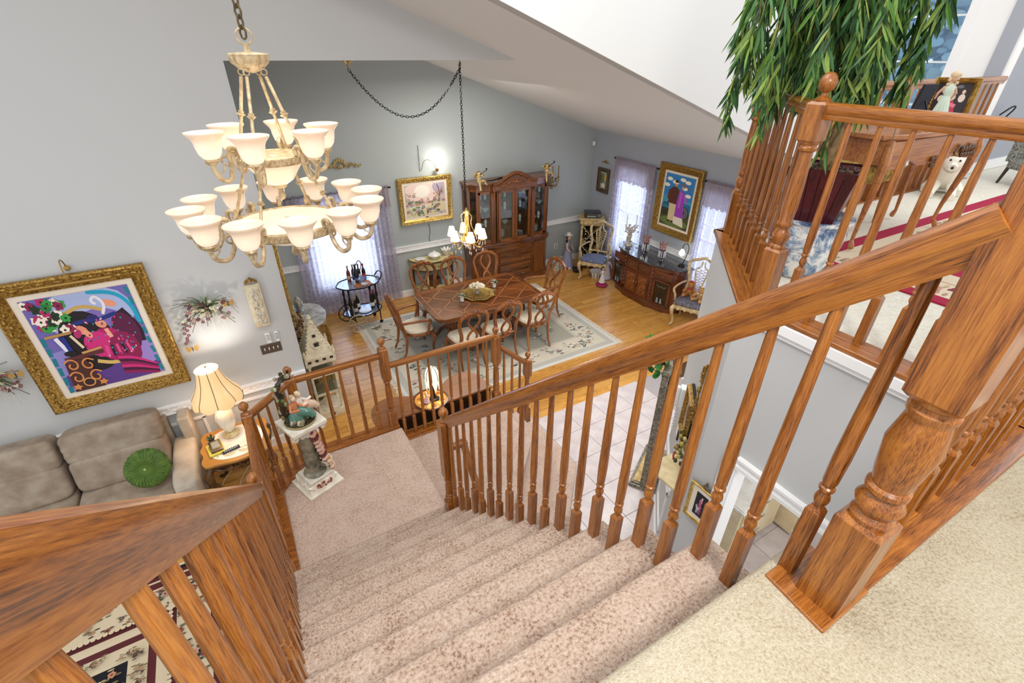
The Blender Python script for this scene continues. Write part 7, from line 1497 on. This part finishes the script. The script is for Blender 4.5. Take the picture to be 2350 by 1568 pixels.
for k in range(4):
    for i in range(6):
        a = pi / 2 * k + .35; ca, sa = cos(a), sin(a); u0_, u1_ = -1 + i / 3 + .01, -1 + (i + 1) / 3 - .01; r0_, r1_ = .095, .175; b = B()
        def P4(u, r_, z, off): return (ca * (r_ + off) - sa * u * r_, sa * (r_ + off) + ca * u * r_, z)
        b.add([P4(u0_, r0_, 0, 0), P4(u1_, r0_, 0, 0), P4(u1_, r1_, .46, 0), P4(u0_, r1_, .46, 0), P4(u0_, r0_, 0, -.012), P4(u1_, r0_, 0, -.012), P4(u1_, r1_, .46, -.012), P4(u0_, r1_, .46, -.012)], [(0, 1, 2, 3), (7, 6, 5, 4), (0, 4, 5, 1), (1, 5, 6, 2), (2, 6, 7, 3), (3, 7, 4, 0)], 0, False); b.part('slat', plum, t)
b = B(); a4 = [(cos(pi / 4 + pi / 2 * k + .35), sin(pi / 4 + pi / 2 * k + .35)) for k in range(4)]
b.tube([(x * .165 * 1.414, y * .165 * 1.414, .455) for x, y in a4], .01, 6, closed=True); b.prism([(x * .09 * 1.35, y * .09 * 1.35) for x, y in a4], 0, .02); b.part('rim', plum, t)
b = B('#2e1c10'); b.prism([(x * .16 * 1.38, y * .16 * 1.38) for x, y in a4], .40, .43); rr_ = random.Random(3); [b.C(rr_.choice(['#2e1c10', '#5a3a22', '#7a5230'])).ball((rr_.uniform(-.13, .13), rr_.uniform(-.13, .13), .435), .014, 5) for i in range(70)]; b.part('bark_mulch', VC, t)
t = thing('willow_tree', 'artificial willow with long drooping green leaves standing in the plum planter', 'tree', (TX, TY, ZU + .6)); rr_ = random.Random(21)
b = B()
for k in range(3): b.tube([(.022 * cos(z * 9 + k * 2.1) + .02 * z, .022 * sin(z * 9 + k * 2.1), z) for z in [i * .06 for i in range(20)]], [.024 - .0008 * i for i in range(20)], 7)
b.part('trunk', mat('twisted_bark', '#6a5238', .8, c2='#9a8058', ns=25, bs=.5), t)
lf_ = []
for i, c in enumerate(('#38602a', '#527a34', '#71903f', '#28482a', '#486f44', '#8aa050')):
    q = B(c); L = .12; q.add([(0, 0, 0), (.0085, .002, -L * .3), (.007, .0, -L * .7), (0, -.004, -L), (-.007, 0, -L * .7), (-.0085, .002, -L * .3), (0, -.004, -L * .35), (0, -.006, -L * .7)], [(0, 1, 6), (1, 2, 7, 6), (2, 3, 7), (3, 4, 7), (4, 5, 6, 7), (5, 0, 6)], 0, True); lf_.append(q)
lmat = [mat('willow_leaf_%d' % i, c, .45, spec=.3) for i, c in enumerate(('#38602a', '#527a34', '#71903f', '#28482a', '#486f44', '#8aa050'))]
lme = [q.mesh('leaf', lmat[i]) for i, q in enumerate(lf_)]
br = B('#6a5a34'); sites = []
for i in range(92):
    a = rr_.uniform(0, 2 * pi); R_ = rr_.uniform(.10, .41); z0_ = rr_.uniform(.75, 1.5); drop = rr_.uniform(.35, .95) * (.5 + R_); 
    R_ *= 1 + .12 * max(0, cos(a - 2.3)); ox, oy = -.15, .12
    pts = smoothp([(0, 0, z0_ - .2), (ox + cos(a) * R_ * .5, oy + sin(a) * R_ * .5, z0_ + .12), (ox + cos(a) * R_ * .95, oy + sin(a) * R_ * .95, z0_ - .05), (ox + cos(a) * R_ * 1.05, oy + sin(a) * R_ * 1.05, z0_ - drop)], 3)
    br.tube(pts, .0025, 3)
    for p in pts[len(pts) // 4:]:
        for q in range(3): sites.append((p.x + rr_.uniform(-.02, .02), p.y + rr_.uniform(-.02, .02), p.z + rr_.uniform(-.03, .03), a))
    for q in range(int(drop * 26)):
        f = rr_.random(); e = pts[-1]; s_ = pts[len(pts) * 2 // 3]; sites.append((s_.x + (e.x - s_.x) * f + rr_.uniform(-.025, .025), s_.y + (e.y - s_.y) * f + rr_.uniform(-.025, .025), s_.z + (e.z - s_.z) * f, a))
br.part('branches', VC, t)
camp = Vector((0, 0, ZC)); base_ = Vector((TX, TY, ZU + .6)); sites.sort(key=lambda s: (Vector(s[:3]) + base_ - camp).length)
sites = [s for s in sites if (s[2] > .46 or (s[2] > .34 and rr_.random() < .6)) or (s[0] < -.36 and s[2] > .1) or (s[0] < -.48)]
cut = [s for s in sites if s[2] < 1.15]; near = cut[:1200:4][:300]; ns_ = set(id(s) for s in near)
def leafrot(s): return Euler((rr_.uniform(-.5, .5), rr_.uniform(-.5, .5), rr_.uniform(0, 6.28)))
for s in near:
    o = bpy.data.objects.new('leaf', rr_.choice(lme)); COL.objects.link(o); o.parent = t; o.location = s[:3]; o.rotation_euler = leafrot(s); k = rr_.uniform(.8, 1.3); o.scale = (k, k, k)
rest = B()
for s in sites:
    if id(s) in ns_: continue
    q = rr_.randrange(6); E_ = Matrix.Translation(s[:3]) @ leafrot(s).to_matrix().to_4x4() @ Matrix.Scale(rr_.uniform(.8, 1.3), 4); rest.T = E_; rest.add(lf_[q].v, lf_[q].f, q)
rest.T = None; o = rest.part('foliage', lmat, t); o['kind'] = 'stuff'
# writing desk with cabriole legs
QX, QY = 4.2, 1.69
t = thing('writing_desk', 'carved honey brown table on cabriole legs inside the loft rail', 'desk', (QX, QY, ZU), R(-2)); t.scale = (.74, .72, 1)
b = B(); b.prism(ring_poly([(-.85, -.26), (0, -.3), (.85, -.26), (.9, 0), (.85, .3), (0, .32), (-.85, .3), (-.9, 0)], 1), .73, .76); b.part('tabletop', desk_w, t, bevel=.006)
b = B(); ap_ = [(-.8, .72)] + [(-.8 + i * .08, .60 - .035 * abs(sin(i * pi / 5)) - .03 * cos(i * pi / 10) ** 2) for i in range(21)] + [(.8, .72)]; b.plate(ap_, -.25, -.225); b.plate(ap_, .24, .262); b.box((-.8, 0, .65), (.03, .5, .14)); b.box((.8, 0, .65), (.03, .5, .14)); b.part('apron', desk_w, t)
b = B(); [b.ball((.45 + .028 * i, -.265, .6 + .02 * (-1) ** i), .02, 6) for i in range(10)]; [b.tube(smoothp([(.5 + s * .02, -.265, .6), (.5 + s * .1, -.27, .66), (.5 + s * .18, -.265, .6)], 2), .01, 6) for s in (-1, 1)]; [b.ball((-.05 + .028 * i, -.265, .56 + .02 * (-1) ** i), .02, 6) for i in range(5)]; b.part('carving', mat('dark_carving', '#5a3a20', .4), t)['kind'] = 'stuff'
for sx in (-1, 1):
    for sy in (-1, 1): b = B(); b.tube([(sx * x, sy * y, z) for x, y, z in ((.78, .22, .72), (.81, .25, .6), (.79, .24, .45), (.74, .2, .2), (.73, .19, .08), (.75, .21, .05), (.76, .22, .03))], [.035, .042, .032, .02, .016, .024, .026], 8); b.part('leg', desk_w, t)
t = thing('dark_photo_frame', 'black backed easel photo frame on the loft desk turned away from view', 'frame', (4.12, 1.68, ZU + .765), R(-2)); b = B(); b.box((0, 0, .13), (.17, .015, .25), rx=R(8)); b.part('back', mat('navy_velvet', '#14182a', .8), t); b = B(); [b.ball((.088, -.01 + .0, .02 + i * .02), .008, 5) for i in range(12)]; b.part('beaded_edge', gold_d, t); b = B(); b.tube([(0, -.02, .16), (-.03, -.12, .0)], .006, 5); b.part('easel_leg', black, t)
S = [('#2a2228', [(0, 0), (1, 0), (1, 1), (0, 1)]), ('#c03050', [(.15, 0), (.8, 0), (.6, .5), (.4, .5)]), ('#e8dccc', ell(.2, .55, .1, .1)), ('#d8c8b8', ell(.5, .6, .12, .1)), ('#e0d0c4', ell(.8, .58, .1, .12)), ('#f0c0c0', ell(.5, .76, .05, .06)), ('#e8c4a8', ell(.22, .76, .05, .06)), ('#e8c4a8', ell(.8, .76, .05, .06)), ('#4a2a2a', ell(.35, .88, .08, .05)), ('#6a6a7a', ell(.65, .9, .1, .05)), ('#d87890', stroke([(.3, .45), (.7, .35)], .05))]
o = picture('gold_easel_photo', 'gold framed group portrait standing on the loft desk', (4.58, 1.70, ZU + .765 + .14), R(-62), .19, .22, .032, gold_b, S, '#3a2a30', 0, 0, tilt=R(-6))
doll('baby doll in a pale mint dress sitting on the loft desk between the two frames', (4.34, 1.64, ZU + .762), R(-50), .38, '#c9dccc', '#d8c09a', '#e6f0e4')
# upholstered chair behind desk
toile = mat('yellow_toile', '#d9b858', .85, c2='#5a4828', ns=26)
t = thing('upholstered_chair', 'yellow patterned upholstered chair behind the loft desk', 'chair', (4.32, 2.02, ZU), R(180)); b = B(); cushion(b, (0, 0, .42), (.5, .5, .14)); b.part('seat', toile, t); b = B(); cushion(b, (0, -.05, .0), (.46, .09, .5)); b.part('backrest', toile, t, (0, -.12, .72))
for sx in (-1, 1):
    for sy in (-1, 1): b = B(); b.tube([(sx * .2, sy * .17, .36), (sx * .21, sy * .18, .0)], [.022, .016], 8); b.part('leg', desk_w, t)
# plush dog
t = thing('plush_dog', 'white plush dog with black patch and brown hat lying on the loft carpet', 'toy', (6.1, 2.02, ZU), R(200)); b = B('#efe9dc')
b.tube([(-.2, 0, .1), (-.1, 0, .14), (.02, 0, .18), (.1, 0, .26)], [.09, .12, .11, .07], 12); b.ball((.14, 0, .32), .085, 12); b.tube([(.16, 0, .31), (.24, 0, .28)], [.05, .035], 8); [b.tube([(.06, s * .06, .1), (.2, s * .08, .04), (.28, s * .08, .03)], [.045, .035, .035], 8) for s in (-1, 1)]; [b.tube([(-.18, s * .08, .07), (-.06, s * .13, .04), (.02, s * .13, .03)], [.06, .04, .035], 8) for s in (-1, 1)]; b.part('body', mat('white_plush', '#ece6d8', .95, bs=.6, bn=90), t)
b = B(); b.ball((-.1, -.06, .17), .1, 10, sc=(1, .8, .9)); b.ball((-.28, .02, .04), .04, 8); b.part('black_patch', mat('black_plush', '#15151a', .95, bs=.6, bn=90), t); b = B('#7a5a2a'); b.ball((.13, 0, .39), .075, 10, sc=(1, 1, .7)); [b.ball((.12, s * .08, .33), .035, 8, sc=(.7, .6, 1.2)) for s in (-1, 1)]; b.part('hat', mat('brown_fur', '#6a4a24', .95, c2='#a8803c', ns=40), t); b = B('#111111'); b.ball((.265, 0, .285), .014, 6); [b.ball((.215, s * .035, .345), .01, 6) for s in (-1, 1)]; b.part('face', VG, t)
# doll chair with ruffled dolls
t = thing('doll_chair', 'small wicker chair with dark frame at the right edge of the loft', 'chair', (7.28, 1.72, ZU), R(150)); b = B(); cushion(b, (0, 0, .2), (.36, .34, .1)); b.box((0, -.16, .4), (.36, .04, .36)); b.part('seat', mat('black_white_weave', '#2a2a28', .8, c2='#a8a8a0', ns=90), t)
for sx in (-1, 1):
    for sy in (-1, 1): b = B(); b.tube([(sx * .15, sy * .14, .16), (sx * .17, sy * .16, 0)], [.018, .012], 8); b.part('leg', MT['dark_walnut_side'], t)
doll('doll with dark hair in a layered cream ruffled gown seated on the small loft chair', (7.26, 1.70, ZU + .14), R(-120), .62, '#d9cc98', '#2a1a14', '#f0e8cc', '#9aa27a'); doll('second doll in a butter yellow gown leaning at the front of the small loft chair', (7.10, 1.45, ZU + .0), R(-110), .6, '#e0d29c', '#3a2418', '#f2ead0')
b = B('#1a1a1a'); b.tube(smoothp([(7.5, 2.28, ZU + .62), (7.5, 2.2, ZU + .72), (7.6, 2.2, ZU + .7), (7.64, 2.26, ZU + .6)], 2), .008, 6); tag(b.part('wall_hook', VC), 'curved black hook low on the blue grey loft wall', 'hook')
b = B(); b.box((3.9, 1.4, ZU + .0005), (.26, .1, .003)); b.box((3.9, 1.4, ZU + .003), (.22, .012, .003)); tag(b.part('floor_vent', mat('tan_metal', '#c4b690', .5)), 'small tan floor vent in the cream loft carpet', 'vent')
